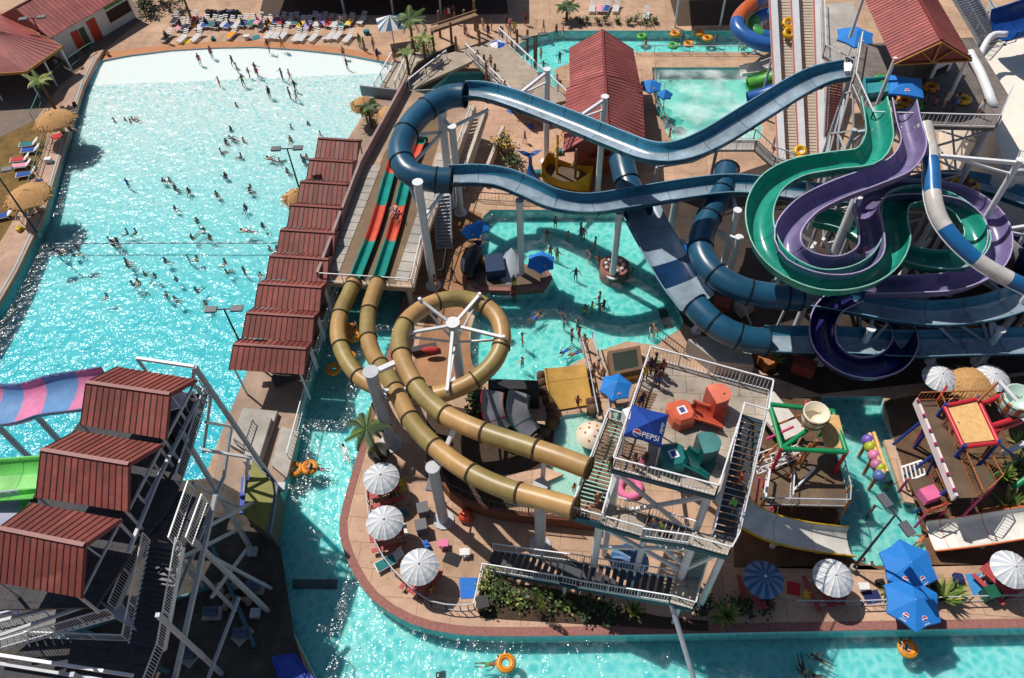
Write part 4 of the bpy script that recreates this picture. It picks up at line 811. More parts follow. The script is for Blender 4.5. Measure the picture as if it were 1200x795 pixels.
cz = DZ+2.2; cq = WL([(741,474),(784,486),(775,523),(731,509)], cz); pk = W(761,495,DZ+3.1); m = MB(); cc = sum(cq, V())/4
for i in range(4):
    a, b = cq[i], cq[(i+1) % 4]; mid = (a+b)/2; mid = mid.lerp(cc, .08)+V((0,0,.02)); k = [pk, pk.lerp((a+pk)/2, .5)-V((0,0,.12))]
    m.add([pk, a, mid, b], [(0,1,2),(0,2,3)]); m.add([a, mid, b, a-V((0,0,.18)), mid-V((0,0,.18)), b-V((0,0,.18))], [(0,3,4,1),(1,4,5,2)])
m.build('cloth', pb_, tn_)
for p in cq: q = p.lerp(cc, .06); MB().cyl(V((q.x,q.y,DZ)), q, .05, n=6).build('pole', grey, tn_)
S_ = (cq[2]+cq[3])/2; nn = (cq[2]-cq[3]).cross(pk-cq[3]); nn = nn if nn.z > 0 else -nn; xd = cq[2]-cq[3]; fp = S_.lerp(pk, .3)
lettering(tn_, 'PEPSI', fp+xd*.16, xd, nn, .42); emblem(tn_, fp-xd*.2, .19, nn, -(S_-pk))
E_ = (cq[1]+cq[2])/2; n2 = (cq[1]-cq[2]).cross(pk-cq[2]); n2 = n2 if n2.z > 0 else -n2; lettering(tn_, 'PEPSI', E_.lerp(pk, .22), cq[1]-cq[2], n2, .3)
m = MB(); m.box(W(738,496,DZ), .8, .7, 1.1, .3); tag(m.build('control_box', mat('box_white', (.7,.7,.7)), org=W(736,497,DZ)), 'white control cabinet at the railing beside the square blue canopy', 'cabinet')
# ---------------------------------------------------------------- red-roofed tower at the wave pool
rt = thing('slide_tower', 'grey steel slide tower with three red gabled roofs and long railed stairs', 'tower', W(230,700))
RZ, EZ, PZ = 14., 13., 10.6
dkf = mat('dark_grating', C(70,68,72), .8, var=.25, joint=.8)
for fl, fr_, rl_, rr, nl, nr_ in (((138,430),(230,445),(101,448),(199,462),(94,498),(194,515)), ((90,505),(190,521),(48,527),(151,544),(42,583),(150,600)), ((38,590),(142,609),(-2,619),(99,639),(-8,682),(95,701))):
    gable(rt, W(*fl, EZ+.1), W(*rl_, RZ), W(*nl, EZ), W(*fr_, EZ+.1), W(*rr, RZ), W(*nr_, EZ), [red_d, seam, trim], .37, ends=False, w=.04)
    m = MB()
    for p in (W(*fr_, EZ), W(*nr_, EZ), W(*fl, EZ), W(*nl, EZ)): q = p.lerp(W(*rl_, EZ), .04); m = MB(); m.beam(V((q.x,q.y,PZ)), V((q.x,q.y,EZ-.06)), .12); m.build('roof_post', grey, rt)
    m = MB(); a, b = W(*fr_, EZ-.1), W(*nr_, EZ-.1); r_ = W(*rr, RZ-.1); m.beam(a, b, .1); m.beam((a+b)/2, r_, .08); m.beam(a, r_, .08); m.beam(b, r_, .08); m.build('truss', grey, rt)
pl = WL([(120,455),(242,462),(208,575),(196,600),(160,640),(112,712),(-20,715),(0,640),(40,580),(75,520)], PZ)
MB().poly([pl], th=.18).build('platform', dkf, rt)
rails = [([(247,462),(212,572)], PZ), ([(240,458),(200,470)], PZ)]
for q, z in rails: MB().rail(WL(q, z), 1.1, .16, .06).build('railing', grey, rt)
MB().rail([W(232,470,PZ), W(206,520,PZ), W(170,590,PZ)], 1.1, .9, .1).build('railing', white, rt)
m = MB(); m.poly([WL([(212,575),(244,590),(216,640),(174,628),(165,600)], PZ-.3)], th=.2); m.build('landing', dkf, rt)
MB().rail(WL([(228,575),(206,640)], PZ-.3), 1.1, .16, .06).build('railing', white, rt); MB().rail(WL([(244,590),(226,640)], PZ-.3), 1.1, .16, .06).build('railing', white, rt)
# main flight down
a0, a1 = W(176,634,10.2), W(214,640,10.2); b0, b1 = W(152,752,5.8), W(192,762,5.8)
stair(rt, b0, b1, a0, a1, 20, mat('steel_treads', C(74,76,82), .5, var=.15), rm=white, bal=.16)
ld = WL([(40,748),(152,752),(192,762),(172,815),(-40,815)], 5.6); MB().poly([ld], th=.2).build('landing', dkf, rt); MB().rail([ld[0], ld[1]], 1.1, .16).build('railing', white, rt); MB().rail([ld[2], ld[3]], 1.1, .16).build('railing', white, rt)
# side flights
a0, a1 = W(150,622,10), W(170,634,10); b0, b1 = W(118,704,7.6), W(136,714,7.6); stair(rt, b0, b1, a0, a1, 14, MC['steel_treads'], rm=grey, bal=.16)
c0, c1 = W(2,760,5.8), W(-4,730,5.8); stair(rt, c0, c1, W(134,722,7.5), W(112,702,7.5), 16, MC['steel_treads'], rm=white, bal=.16)
m = MB(); m.poly([WL([(112,700),(136,694),(158,738),(134,724)], 7.5)], th=.3); m.build('landing', grey, rt)
m = MB()
BE = [((228,430,13.6),(326,573,0)),((160,420,13.4),(228,430,13.6)),((160,420,13.4),(172,436,11)),((228,430,13.6),(226,450,11)),((212,505,11.5),(297,648,0)),((225,632,9.5),(314,716,0)),((247,465,10.4),(238,530,5)),((241,495,9),(271,500,6.5)),((236,527,6.),(295,537,4.2)),((271,500,6.5),(262,560,3)),((291,538,4.2),(284,596,0)),((253,580,10),(204,800,4.5)),((280,700,3),(242,800,3)),((262,560,7),(206,700,7)),((210,655,9),(276,622,3)),((196,800,5),(228,812,1)),((0,768,6.4),(156,792,6.4)),((0,790,5),(150,830,5)),((0,728,9),(112,700,9)),((40,772,5.4),(42,800,2)),((226,566,9.5),(290,600,2)),((238,620,8.5),(302,586,2)),((252,655,6),(318,690,0)),((248,700,5),(292,640,1)),((222,660,8),(276,716,.5)),((200,440,12),(247,462,10.6)),((186,560,11.8),(232,470,11.8)),((150,648,11.8),(186,560,11.8)),((0,745,7.6),(112,706,8.6)),((0,778,5.9),(150,802,5.9))]
for i, (p, q) in enumerate(BE): m = MB(); m.beam(W(*p), W(*q), .24 if i in (0, 4, 5, 11) else .17); m.build('beam', grey if i not in (1, 10, 16, 7, 8) else white, rt)
for x, y in ((330,572),(297,648),(260,790),(180,850),(210,600),(240,690),(300,720)): m = MB(); p = W(x,y); m.beam(p, p+V((0,0,PZ-.2)), .22) if x in (210,240,260,180) else m.box(p, .6, .6, .3); m.build('footing' if x not in (210,240,260,180) else 'leg', grey, rt)
ps = thing('pump_shed', 'low pump shed with a flat olive yellow roof beside the river', 'shed', W(305,600))
rf = WL([(296,537),(325,570),(316,626),(284,602)], 2.6); cc = sum(rf, V())/4; m = MB(); m.poly([rf], th=.15); m.build('roof', mat('olive_panel', C(142,140,70), .7, var=.15, vs=1.2, stain=.2), ps)
m = MB(); q = [p.lerp(cc, .06) for p in rf]
for i in range(4): a, b = q[i], q[(i+1) % 4]; m.add([down(a), down(b), b-V((0,0,.14)), a-V((0,0,.14))], [(0,1,2,3)])
m.build('wall', mat('dim_wall', C(90,84,74), .9), ps); m = MB(); m.beam(rf[0]+V((0,0,.1)), rf[1]+V((0,0,.1)), .2); m.beam(rf[1]+V((0,0,.1)), rf[2]+V((0,0,.1)), .2); m.build('edge_beam', mat('blue_grey_beam', C(74,92,112), .5), ps)
m = MB()
for i in range(14): p = W(275+U(-18,22), 700+U(-12,14)); m.ball(p+V((0,0,.2)), U(.18,.42), U(.18,.42), U(.15,.3), 7)
tag(m.build('rock_pile', mat('tan_rock', C(150,126,104), .9, var=.3, vs=3), org=W(275,705)), 'pile of tan rocks under the slide tower braces', 'rocks')
for q, z, lb in (([(283,560),(292,556),(290,600),(280,602)], 1.2, 'folded blue tarpaulin cover beside the pump shed'), ([(318,770),(345,765),(372,800),(330,812)], .7, 'dark blue tarpaulin on the ground by the river bend'), ([(0,708),(18,706),(20,718),(0,720)], 1., 'crumpled bright blue cover under the tower ramp')):
    p = WL(q, z); m = MB(); m.poly([p], th=.2); m.poly([[a.lerp(sum(p, V())/4, .3)+V((0,0,.25)) for a in p]], th=.24); tag(m.build('tarpaulin', mat('tarp_blue', C(28,70,170), .6, var=.2, vs=3), org=down(sum(p, V())/4)), lb, 'tarpaulin')
pi = thing('cooler', 'pink and white cart with magenta sides on the red-roofed tower beside the upper railing', 'cart', W(206,470,PZ)); m = MB(); m.box(W(206,472,PZ), 1.1, .9, 1.3, .3); m.build('body', mat('magenta_panel', C(190,70,150), .5), pi); m = MB(); m.box(W(206,472,PZ+1.31), 1.2, 1., .12, .3); m.build('lid', mat('print_white', None), pi)
# ---------------------------------------------------------------- playgrounds
pg = mat('paint_green', C(22,140,84), .4); prd = mat('paint_red', C(196,44,60), .4); pbl = mat('paint_blue', C(34,66,140), .4); mg = mat('paint_magenta', C(190,50,110), .4); bam = mat('bamboo_panel', C(222,180,120), .7, var=.18, vs=3); pwood = mat('orange_log', C(170,104,56), .7, var=.25, vs=4)
def bamboo(parent, q, name='roof'):
    a, b, c, d = q; m = MB(); n = 18
    for i in range(n): m.cyl(a.lerp(b, (i+.5)/n), d.lerp(c, (i+.5)/n), (a-b).length/n*.52, n=6)
    return m.build(name, bam, parent)
def log(parent, a, b, r, mm, name='post'): return MB().cyl(a, b, r, n=10).build(name, mm, parent)
def bucket(lb, p, r, h, mats, tilt=None, group=None):
    s = thing('tipping_bucket', lb, 'bucket', p); m = MB(); m.lathe(p, [(r*.78, 0), (r*.95, h*.5), (r, h), (r*.9, h), (r*.82, h*.35), (.01, h*.3)], 18, mf=lambda i, j: i % 2 if j < 2 else 1); m.build('barrel', mats, s)
    m = MB(); m.torus(p+V((0,0,h*.3)), r*.9, .05, 18, 6); m.torus(p+V((0,0,h*.85)), r*1., .05, 18, 6); m.build('hoop', dark, s); return s
k1 = thing('play_structure', 'splash playground with green pipe frames, tan roof panel and railed brown platforms', 'playground', W(935,580))
P2 = 2.4; q = WL([(893,592),(991,594),(992,578),(975,508),(935,520),(898,560)], P2); MB().poly([q], th=.15).build('platform', brown, k1)
for a in ([q[0], q[1], q[2], q[3]],): MB().rail(a, 1., .22).build('railing', grey, k1)
MB().rail(WL([(925,588),(927,556)], P2), 1., .22).build('railing', white, k1); MB().rail([q[0], q[5]], 1., 1., .1).build('railing', white, k1)
for p in q[:5]: log(k1, down(p), p+V((0,0,.9)), .1, pwood)
G_ = [W(*p) for p in ((902,474,5.2),(916,526,5.2),(976,482,5.),(992,530,5.))]
for i, j in ((0,1),(0,2),(1,3),(2,3),(1,2)): log(k1, G_[i], G_[j], .16, pg, 'green_beam')
for p, mm in zip(G_, (pg, prd, pg, prd)): log(k1, down(p), p+V((0,0,.1)), .14, mm)
log(k1, W(903,476,4.4), W(925,535,3.), .12, pg, 'green_beam')
bamboo(k1, [W(958,484,5.3), W(983,487,5.3), W(993,526,4.9), W(966,524,4.9)])
for a, b in (((880,588,0),(870,565,3)),((912,577,0),(898,612,1)),((898,515,4),(930,500,5)),((950,520,5.5),(922,560,2.5)),((957,516,5.6),(938,545,2.5))): log(k1, W(*a), W(*b), .09, mg if a[0] < 915 else pwood)
nb_ = thing('rope_bridge', 'white net bridge with round holes leading into the green pipe playground', 'bridge', W(905,540)); a, b, c, d = W(884,540,2.6), W(934,522,2.6), W(938,536,2.6), W(888,556,2.6); m = MB()
for i in range(9): m.beam(a.lerp(b, i/8), d.lerp(c, i/8), .07)
for i in range(5): m.beam(a.lerp(d, i/4), b.lerp(c, i/4), .06)
m.build('net', white, nb_); MB().rail([a, b], .9, .5).build('railing', white, nb_); MB().rail([d, c], .9, .5).build('railing', white, nb_)
bucket('cream and tan tipping bucket above the green pipe playground', W(951,496,5.4), .85, 1.3, [bam, mat('bucket_cream', C(226,214,192), .5)])
m = MB(); a, b = W(893,466,1.5), W(930,512,1.5); m.beam(a, b, 2., .3); o_ = tag(m.build('ramp', mat('white_ramp', C(210,204,196), .6), org=down(a)), 'white ramp wall behind the green pipe playground', 'ramp')
k2 = thing('play_structure', 'splash playground with a long white railed plank on blue stilts beside a red pipe frame', 'playground', W(1100,560))
pk_ = mat('plank_pink', C(232,214,214), .6, var=.06); a, b = W(1073,470,4.2), W(1119,584,4.2); dd = (b-a).normalized(); sd_ = V((-dd.y, dd.x, 0)); sd_ = sd_ if sd_.x > 0 else -sd_
m = MB(); m.beam(a, b, .16, .7); m.build('side_board', pk_, k2); m = MB(); m.add([a, b, b+sd_*1.35, a+sd_*1.35, a-V((0,0,.1)), b-V((0,0,.1)), b+sd_*1.35-V((0,0,.1)), a+sd_*1.35-V((0,0,.1))], [(0,1,2,3),(7,6,5,4),(2,6,7,3)]); m.build('deck', brown, k2)
MB().rail([a+sd_*1.3, b+sd_*1.3], 1., .2).build('railing', pwood, k2); MB().rail([a, a+sd_*1.3, a+sd_*4.5], 1., .25).build('railing', pwood, k2)
for i, f in enumerate((.04, .2, .36, .5, .66, .8, .95)): m = MB(); p = a.lerp(b, f)-sd_*.1+V((0,0,.36)); m.box(p, .14, .14, .22); m.build('knob', mg, k2)
P3 = WL([(1119,584),(1150,582),(1167,566),(1156,545),(1128,548)], 4.1); MB().poly([P3], th=.15).build('platform', brown, k2); MB().rail([P3[1], P3[2], P3[3]], 1., .2).build('railing', pwood, k2)
for f in (.15, .5, .85): p = a.lerp(b, f)+sd_*.6; log(k2, down(p)-sd_*1.2, p-V((0,0,.1)), .11, pbl, 'stilt')
for p in P3[1:4]: log(k2, down(p), p, .1, mg, 'stilt')
r_ = [W(*p) for p in ((1107,476,5.4),(1146,468,5.4),(1170,519,5.4),(1129,524,5.4))]
for i in range(4): log(k2, r_[i], r_[(i+1) % 4], .15, prd, 'red_beam')
bamboo(k2, [r_[0].lerp(r_[2], .07), r_[1].lerp(r_[3], .07), r_[2].lerp(r_[0], .07), r_[3].lerp(r_[1], .07)])
for p in r_: log(k2, down(p), p+V((0,0,.25)), .13, pbl)
for u, v in (((1150,474,5.2),(1182,460,5.2)),((1160,500,5.2),(1192,490,5.2)),((1163,506,5),(1196,494,4.4))): log(k2, W(*u), W(*v), .18, prd, 'red_beam')
log(k2, W(1146,470,5.6), W(1172,446,7), .09, pwood); log(k2, W(1170,446,7), W(1192,470,6.6), .13, white, 'spray_pipe')
q = WL([(1064,562),(1090,558),(1108,598),(1084,604)], 1.8); MB().poly([q], th=.12).build('platform', brown, k2); MB().rail([q[1], q[2], q[3]], 1., .22).build('railing', pwood, k2)
for p in q: log(k2, down(p), p, .09, mg, 'stilt')
m = MB(); m.box(W(1086,583,1.9), 1.1, .9, .7, .3); m.build('panel', mat('paint_pink', C(226,110,160), .5), k2)
a, b, c, d = W(1056,548,1.), W(1080,540,1.8), W(1084,556,1.8), W(1060,566,1.); m = MB()
for i in range(6): m.beam(a.lerp(b, i/5), d.lerp(c, i/5), .08)
m.beam(a, b, .12); m.beam(d, c, .12); m.build('net_ladder', white, k2)
bucket('tipping bucket brim full of water by the red pipe frame', W(1184,480,5.), 1.05, 1.5, [pwood, mat('bucket_wet', C(190,214,204), .3)])
for par, lst in ((k1, [((884,600,0),(890,560,3.2),mg),((928,600,0),(930,560,3),pwood),((962,600,0),(958,566,2.6),pwood),((975,596,0),(968,560,2.6),pwood),((905,500,2.4),(940,486,5),pwood),((920,540,2.5),(960,520,4.2),pwood),((940,486,5.2),(988,500,5),pg),((878,556,2),(912,520,4),pwood),((930,575,2.5),(955,548,3.6),white),((945,470,3),(940,500,2.5),prd)]), (k2, [((1072,520,0),(1092,486,4),mg),((1086,556,0),(1104,520,4),pbl),((1138,600,0),(1140,582,4),mg),((1148,540,4.1),(1176,500,5),pwood),((1160,560,4.1),(1190,540,2),pg),((1120,500,4.2),(1150,486,5.2),pg),((1098,470,4.2),(1110,452,5),prd),((1170,520,5),(1196,540,1),pbl),((1085,600,1.8),(1110,590,3),prd)])):
    for a, b, mm in lst: log(par, W(*a), W(*b), .08, mm, 'pipe')
# flower water jets
fj = thing('water_jet', 'two leaning tan beams with log posts and coloured globes in the kids pool', 'water toy', W(1030,540))
for a, b in (((1019,508,2.2),(1036,556,2.2)),((1024,507,2.2),(1040,553,2.2))): log(fj, W(*a), W(*b), .13, bam, 'beam')
for (x, y), (x2, y2) in (((1006,536),(1018,515)),((1012,556),(1024,534)),((1018,574),(1032,552))): log(fj, W(x,y,-.6), W(x2,y2,2.1), .12, pwood)
for (x, y), cn, cc_ in (((1017,516),'globe_purple',C(120,90,180)),((1020,524),'globe_lime',C(170,180,40)),((1024,534),'globe_pink',C(220,130,170)),((1027,545),'globe_rose',C(190,120,150)),((1032,549),'globe_lime2',C(170,180,40)),((1030,558),'globe_blue',C(90,110,170))): m = MB(); m.ball(W(x,y,2.), .42, n=12); m.build('globe', mat(cn, cc_, .4), fj)
m = MB()
q = WL([(1036,516),(1046,515),(1072,590),(1060,588)], .35); m.poly([q], th=.34); struct(m.build('kerb', pale))
# ---------------------------------------------------------------- other fixed things
ship = thing('pirate_ship', 'yellow toy pirate galleon with dark hull openings on the plaza', 'play ship', W(668,225)); yl = mat('ship_yellow', C(216,160,30), .6, var=.2, vs=2)
o = W(664,218); u = (W(690,224)-W(650,214)); u.z = 0; u.normalize(); v = V((-u.y, u.x, 0)); m = MB()
st_ = [(-2.2,.9,2.6),(-1.4,1.2,1.9),(0,1.3,1.6),(1.2,1.2,1.8),(2.3,.5,2.6)]; rows = []
for x, w_, h_ in st_: rows.append([o+u*x+v*w_*k*s_+V((0,0,z_*h_)) for k, z_, s_ in ((-1,1,1),(-1,.5,.95),(-.6,.02,.7),(.6,.02,.7),(1,.5,.95),(1,1,1))])
m.add([p for r in rows for p in r], [(i*6+j, i*6+j+1, (i+1)*6+j+1, (i+1)*6+j) for i in range(4) for j in range(5)]+[(0,1,2,3,4,5),(24,25,26,27,28,29)]); m.build('hull', yl, ship)
m = MB(); m.add([o+u*x+v*w_*k*.9+V((0,0,1.2)) for x, w_, h_ in st_ for k in (-1,1)], [(2*i, 2*i+2, 2*i+3, 2*i+1) for i in range(4)]); m.build('deck', brown, ship)
for x, h_ in ((-1.,5.5),(.8,4.5)): m = MB(); m.cyl(o+u*x+V((0,0,.5)), o+u*x+V((0,0,h_)), .14, .1, 8); m.beam(o+u*x-v*1.3+V((0,0,h_-1)), o+u*x+v*1.3+V((0,0,h_-1)), .1); m.build('mast', yl if x < 0 else wood, ship)
m = MB(); p = o+u*.9+V((0,0,4.2)); m.add([p, p+v*.9, p+v*.9-V((0,0,.7)), p-V((0,0,.7))], [(0,1,2,3)]); m.add([p+v*.0-u*.01, p+v*.4-u*.01, p+v*.4-u*.01-V((0,0,.35)), p-u*.01-V((0,0,.35))], [(0,1,2,3)], 1); m.build('flag', [mat('flag_red', C(190,50,60)), mat('flag_blue', C(40,60,140))], ship)
wh_ = thing('whale_statue', 'blue whale statue standing on its head with the tail fluke raised', 'statue', W(623,222)); bw = mat('whale_blue', C(44,92,160), .4, var=.12); o = W(622,218); m = MB()
m.tube(cr([o+V((.6,-.9,.2)), o+V((.2,-.3,.9)), o+V((0,.1,1.7)), o+V((0,.2,2.6)), o+V((-.05,.2,3.4))], .2), 1, 12, rf=lambda i: max(.16, .95-.065*i)); m.build('body', bw, wh_)
m = MB(); t_ = o+V((-.05,.2,3.3))
for s_ in (-1, 1): m.add([t_+V((0,-.12,0)), t_+V((s_*.7,-.25,.45)), t_+V((s_*1.15,-.05,.75)), t_+V((s_*.6,.1,.6)), t_+V((0,.12,.3)), t_+V((0,0,-.15))], [(0,1,3,4),(1,2,3),(5,1,0),(5,4,3,2,1)])
m.build('tail_fluke', bw, wh_)
shk = thing('orca_statue', 'black orca statue with white patches lying on the pool island', 'statue', W(556,322)); o = W(556,318); m = MB(); pth = cr([o+V((-.3,-1.3,.5)), o+V((-.4,-.5,.9)), o+V((-.1,.5,1.2)), o+V((.5,1.3,1.7))], .15); NN = len(pth)
m.tube(pth, 1, 12, rf=lambda i: .12+.75*math.sin(math.pi*(i+1.2)/(NN+1.8))**.8); m.build('body', gloss('orca_black', (.012,.014,.02), .3), shk)
m = MB(); m.tube([p+V((-.28,-.1,.22)) for p in pth[2:-5]], .5, 10, rf=lambda i: .1+.42*math.sin(math.pi*(i+.5)/(NN-6))); m.build('white_patch', gloss('orca_white', C(190,196,202), .35), shk)
m = MB(); e = pth[NN//2]; m.add([e+V((0,-.3,.6)), e+V((.1,.3,.7)), e+V((.25,.35,1.6))], [(0,1,2)]); m.add([pth[-1]+V((0,0,0)), pth[-1]+V((-.7,.5,.2)), pth[-1]+V((.2,.5,.2)), pth[-1]+V((.9,.3,.2))], [(0,1,2),(0,2,3)]); m.build('fin', MC['orca_black'], shk)
bo = thing('boat', 'upturned pale grey rowing boat leaning on the pool island', 'boat', W(597,330)); o = W(597,318); m = MB(); u = V((.12,1,.25)).normalized(); v = V((1,-.1,0)).normalized(); w3 = u.cross(v); w3 = w3 if w3.z > 0 else -w3; rows = []
for i in range(9):
    f = i/8; wd_ = .95*math.sin(math.pi*min(.98, .12+f*.86))**.7 if f < .99 else .05; rows.append([o+u*(f-.5)*4.2+v*wd_*math.cos(t)+w3*(.25+.6*math.sin(t)*wd_) for t in [math.pi*k/8 for k in range(9)]])
m.add([p for r in rows for p in r], [(i*9+j, (i+1)*9+j, (i+1)*9+j+1, i*9+j+1) for i in range(8) for j in range(8)], 0, True); m.build('hull', mat('boat_grey', C(150,158,168), .5, var=.1), bo)
m = MB(); m.beam(rows[0][4], rows[8][4], .08, .14); m.build('keel', grey, bo)
isl = thing('deck_island', 'red brick edged peninsula at the side of the activity pool', 'island', W(600,325)); m = MB(); m.poly([WL([(545,326),(552,302),(600,308),(640,313),(646,322),(638,338),(600,341),(560,340)], .25)], th=.6); m.build('edge', brick, isl); m = MB(); m.poly([WL([(549,324),(555,305),(600,311),(637,316),(641,322),(635,334),(600,337),(562,336)], .254)]); m.build('top', brown, isl)
m = MB(); m.box(W(580,318,.26), 1.6, 2., 1.1, .1); tag(m.build('wrapped_crate', mat('navy_wrap', C(16,46,82), .5, var=.3, vs=5), org=W(580,318,.26)), 'dark navy crate between the orca and the upturned boat', 'crate')
m = MB(); m.ball(W(569,304,.9), .45, .4, .4); tag(m.build('float_toy', mat('toy_yellow', C(235,200,50), .5), org=W(569,304,.5)), 'small yellow float toy on top of the orca display', 'toy')
cp = thing('planter', 'round brick planter at the foot of the column in the activity pool', 'planter', W(719,324)); o = W(719,324,-1.1); m = MB(); m.lathe(o, [(1.25,0),(1.25,1.35),(1.,1.35),(1.,1.25),(.01,1.25)], 20); m.build('ring', brick, cp)
for i in range(9): a = i*.7; m = MB(); m.ball(o+V((.75*math.cos(a),.75*math.sin(a),1.4)), .2, .2, .18, 7); m.build('stone', mat('white_stone', (.6,.58,.55), .9), cp)
for q, h, mm, lb in (([(806,398),(850,390),(878,404),(884,428),(840,424)], 1.6, mat('grey_block', C(170,162,156), .85, var=.12), 'large pale grey faceted rock block under the blue slides'), ([(712,412),(750,405),(754,432),(716,440)], 1., mat('brown_tank', C(110,84,64), .8), 'brown stepped tank at the head of the shallow end'), ([(714,428),(738,424),(748,440),(716,446)], .5, MC['toddler_yellow'], 'low yellow padded block beside the brown tank')):
    p = WL(q, h); m = MB(); m.poly([p], th=h); c_ = sum(p, V())/len(p)
    if 'tank' in lb: m.poly([[x.lerp(c_, .25)+V((0,0,.004)) for x in p]], 1)
    tag(m.build('block', [mm, mat('dark_water_top', (.03,.04,.03), .2)], org=down(c_)), lb, 'block')
pr = thing('pool_ramp', 'narrow pale ramp with grey handrails stepping into the shallow end', 'ramp', W(690,430)); q = WL([(680,398),(694,396),(708,440),(716,490),(700,492),(690,440)], .12); m = MB(); m.poly([q], th=.3); m.build('deck', pale, pr); MB().rail([q[0], q[5], q[4]], .95, 0, .06).build('railing', grey, pr); MB().rail([q[1], q[2], q[3]], .95, 0, .06).build('railing', grey, pr)
rk = thing('rock_edging', 'dark brown rockwork around the toddler slide and wading pool', 'rocks', W(650,470)); 
for pa in ([(634,442),(640,460),(646,480),(650,496)], [(686,440),(692,462),(696,482)], [(600,456),(640,462)], [(645,500),(630,516),(600,526)]):
    pp_ = cr(WL(pa, 0), .7); 
    for p in pp_: m = MB(); m.ball(p+V((0,0,.15)), U(.4,.7), U(.4,.6), U(.3,.6), 7); m.build('rock', mat('rockwork', C(96,72,56), .9, var=.35, vs=3), rk)
dp_ = MB(); dp_.poly([WL([(576,560),(640,548),(660,556),(600,582)], .03)], th=.3); struct(dp_.build('path', pale))
bt_ = thing('low_building', 'low dark roofed plant house behind the kiddie chutes', 'building', W(590,450)); m = MB(); q = WL([(572,444),(630,446),(632,456),(572,456)], 2.6); m.poly([q], th=2.6); m.build('roof', mat('black_roof', (.02,.022,.025), .8), bt_)
wl2 = thing('brick_wall', 'curved brown brick retaining wall under the tan tubes', 'wall', W(600,620)); pp_ = cr(WL([(505,545),(530,585),(565,602),(620,612),(700,620)], 0), .8); m = MB()
for a, b in zip(pp_[:-1], pp_[1:]): m.beam(a+V((0,0,.6)), b+V((0,0,.6)), .3, 1.2)
m.build('wall', mat('brown_brick_wall', C(128,78,56), .85, var=.2, vs=5, bump=.2), wl2); MB().rail([p+V((0,0,1.2)) for p in pp_[::3]], 1., .2).build('railing', dark, wl2)
m = MB(); p = W(512,518,1.6); m.box(p, 2.4, .12, 1.1, -.3); o_ = tag(m.build('sign', mat('sign_black', (.012,.012,.014), .7), org=down(p)), 'black sign board leaning under the tan tubes', 'sign')
m = MB()
for a in (-.6,.6): m.cyl(down(p)+V((a,-.18*a*2,0)), p+V((a,-.2*a,.1)), .05, n=6)
m.build('leg', dark, o_)
# ---------------------------------------------------------------- umbrellas, tables, loungers
ua, ub = mat('umbrella_white', C(222,220,220), .6, var=.06, vs=2), mat('umbrella_grey_blue', C(184,192,202), .6, var=.08, vs=2)
tblr = mat('red_table', C(176,70,70), .6, var=.12, vs=3); blk = mat('black_rubber', (.02,.02,.022), .7)
def dome(loc, lb, h=2.35, r=1.22, mats=None, table=True, n=24, rz=0.):
    s = thing('parasol', lb, 'parasol', loc, 'white ribbed dome parasols'); loc = V(loc); m = MB(); o0 = len(m.v); prof_ = [(.02, .5), (.25, .47), (.7, .33), (1.05, .14), (1.3, -.06)]; N = n*2
    for i in range(N):
        a = 2*math.pi*i/N+rz; k = (.035 if i % 2 else 0)+.012*math.sin(3*a+rz*9)
        for x, z in prof_: m.v.append(loc+V((x*r/1.3*math.cos(a), x*r/1.3*math.sin(a), h+z-k*x)))
    P_ = len(prof_)
    for i in range(N):
        for j in range(P_-1): m.f.append([i*P_+j, ((i+1) % N)*P_+j, ((i+1) % N)*P_+j+1, i*P_+j+1]); m.m.append((i//2) % 2); m.s.append(False)
    m.build('canopy', mats or [ua, ub], s); MB().cyl(loc, loc+V((0,0,h+.5)), .045, n=8).build('pole', grey, s); MB().ball(loc+V((0,0,h+.52)), .09, n=8).build('finial', ua, s)
    return s
def picnic(loc, lb, rz):
    s = thing('picnic_table', lb, 'picnic table', loc, 'red picnic tables under the dome parasols'); loc = V(loc); u = V((math.cos(rz), math.sin(rz), 0)); v = V((-u.y, u.x, 0))
    for k, z, w_, nm in ((0,.74,.75,'tabletop'), (-.8,.45,.32,'bench'), (.8,.45,.32,'bench')):
        m = MB(); nn = 3 if nm == 'tabletop' else 1
        for i in range(nn): c = loc+v*(k+(i-(nn-1)/2)*w_/nn)+V((0,0,z)); m.beam(c-u*1.15, c+u*1.15, w_/nn*.9, .06)
        m.build(nm, tblr, s)
    for e in (-.8, .8):
        m = MB(); c = loc+u*e; m.beam(c-v*.75, c+v*.25+V((0,0,.72)), .07); m.beam(c+v*.75, c-v*.25+V((0,0,.72)), .07); m.beam(c-v*.85+V((0,0,.4)), c+v*.85+V((0,0,.4)), .07); m.build('leg', grey, s)
    return s
def base_of(px, py, h):
    """foot of a thing whose top at height h shows at px, py"""
    return down(W(px, py, h))
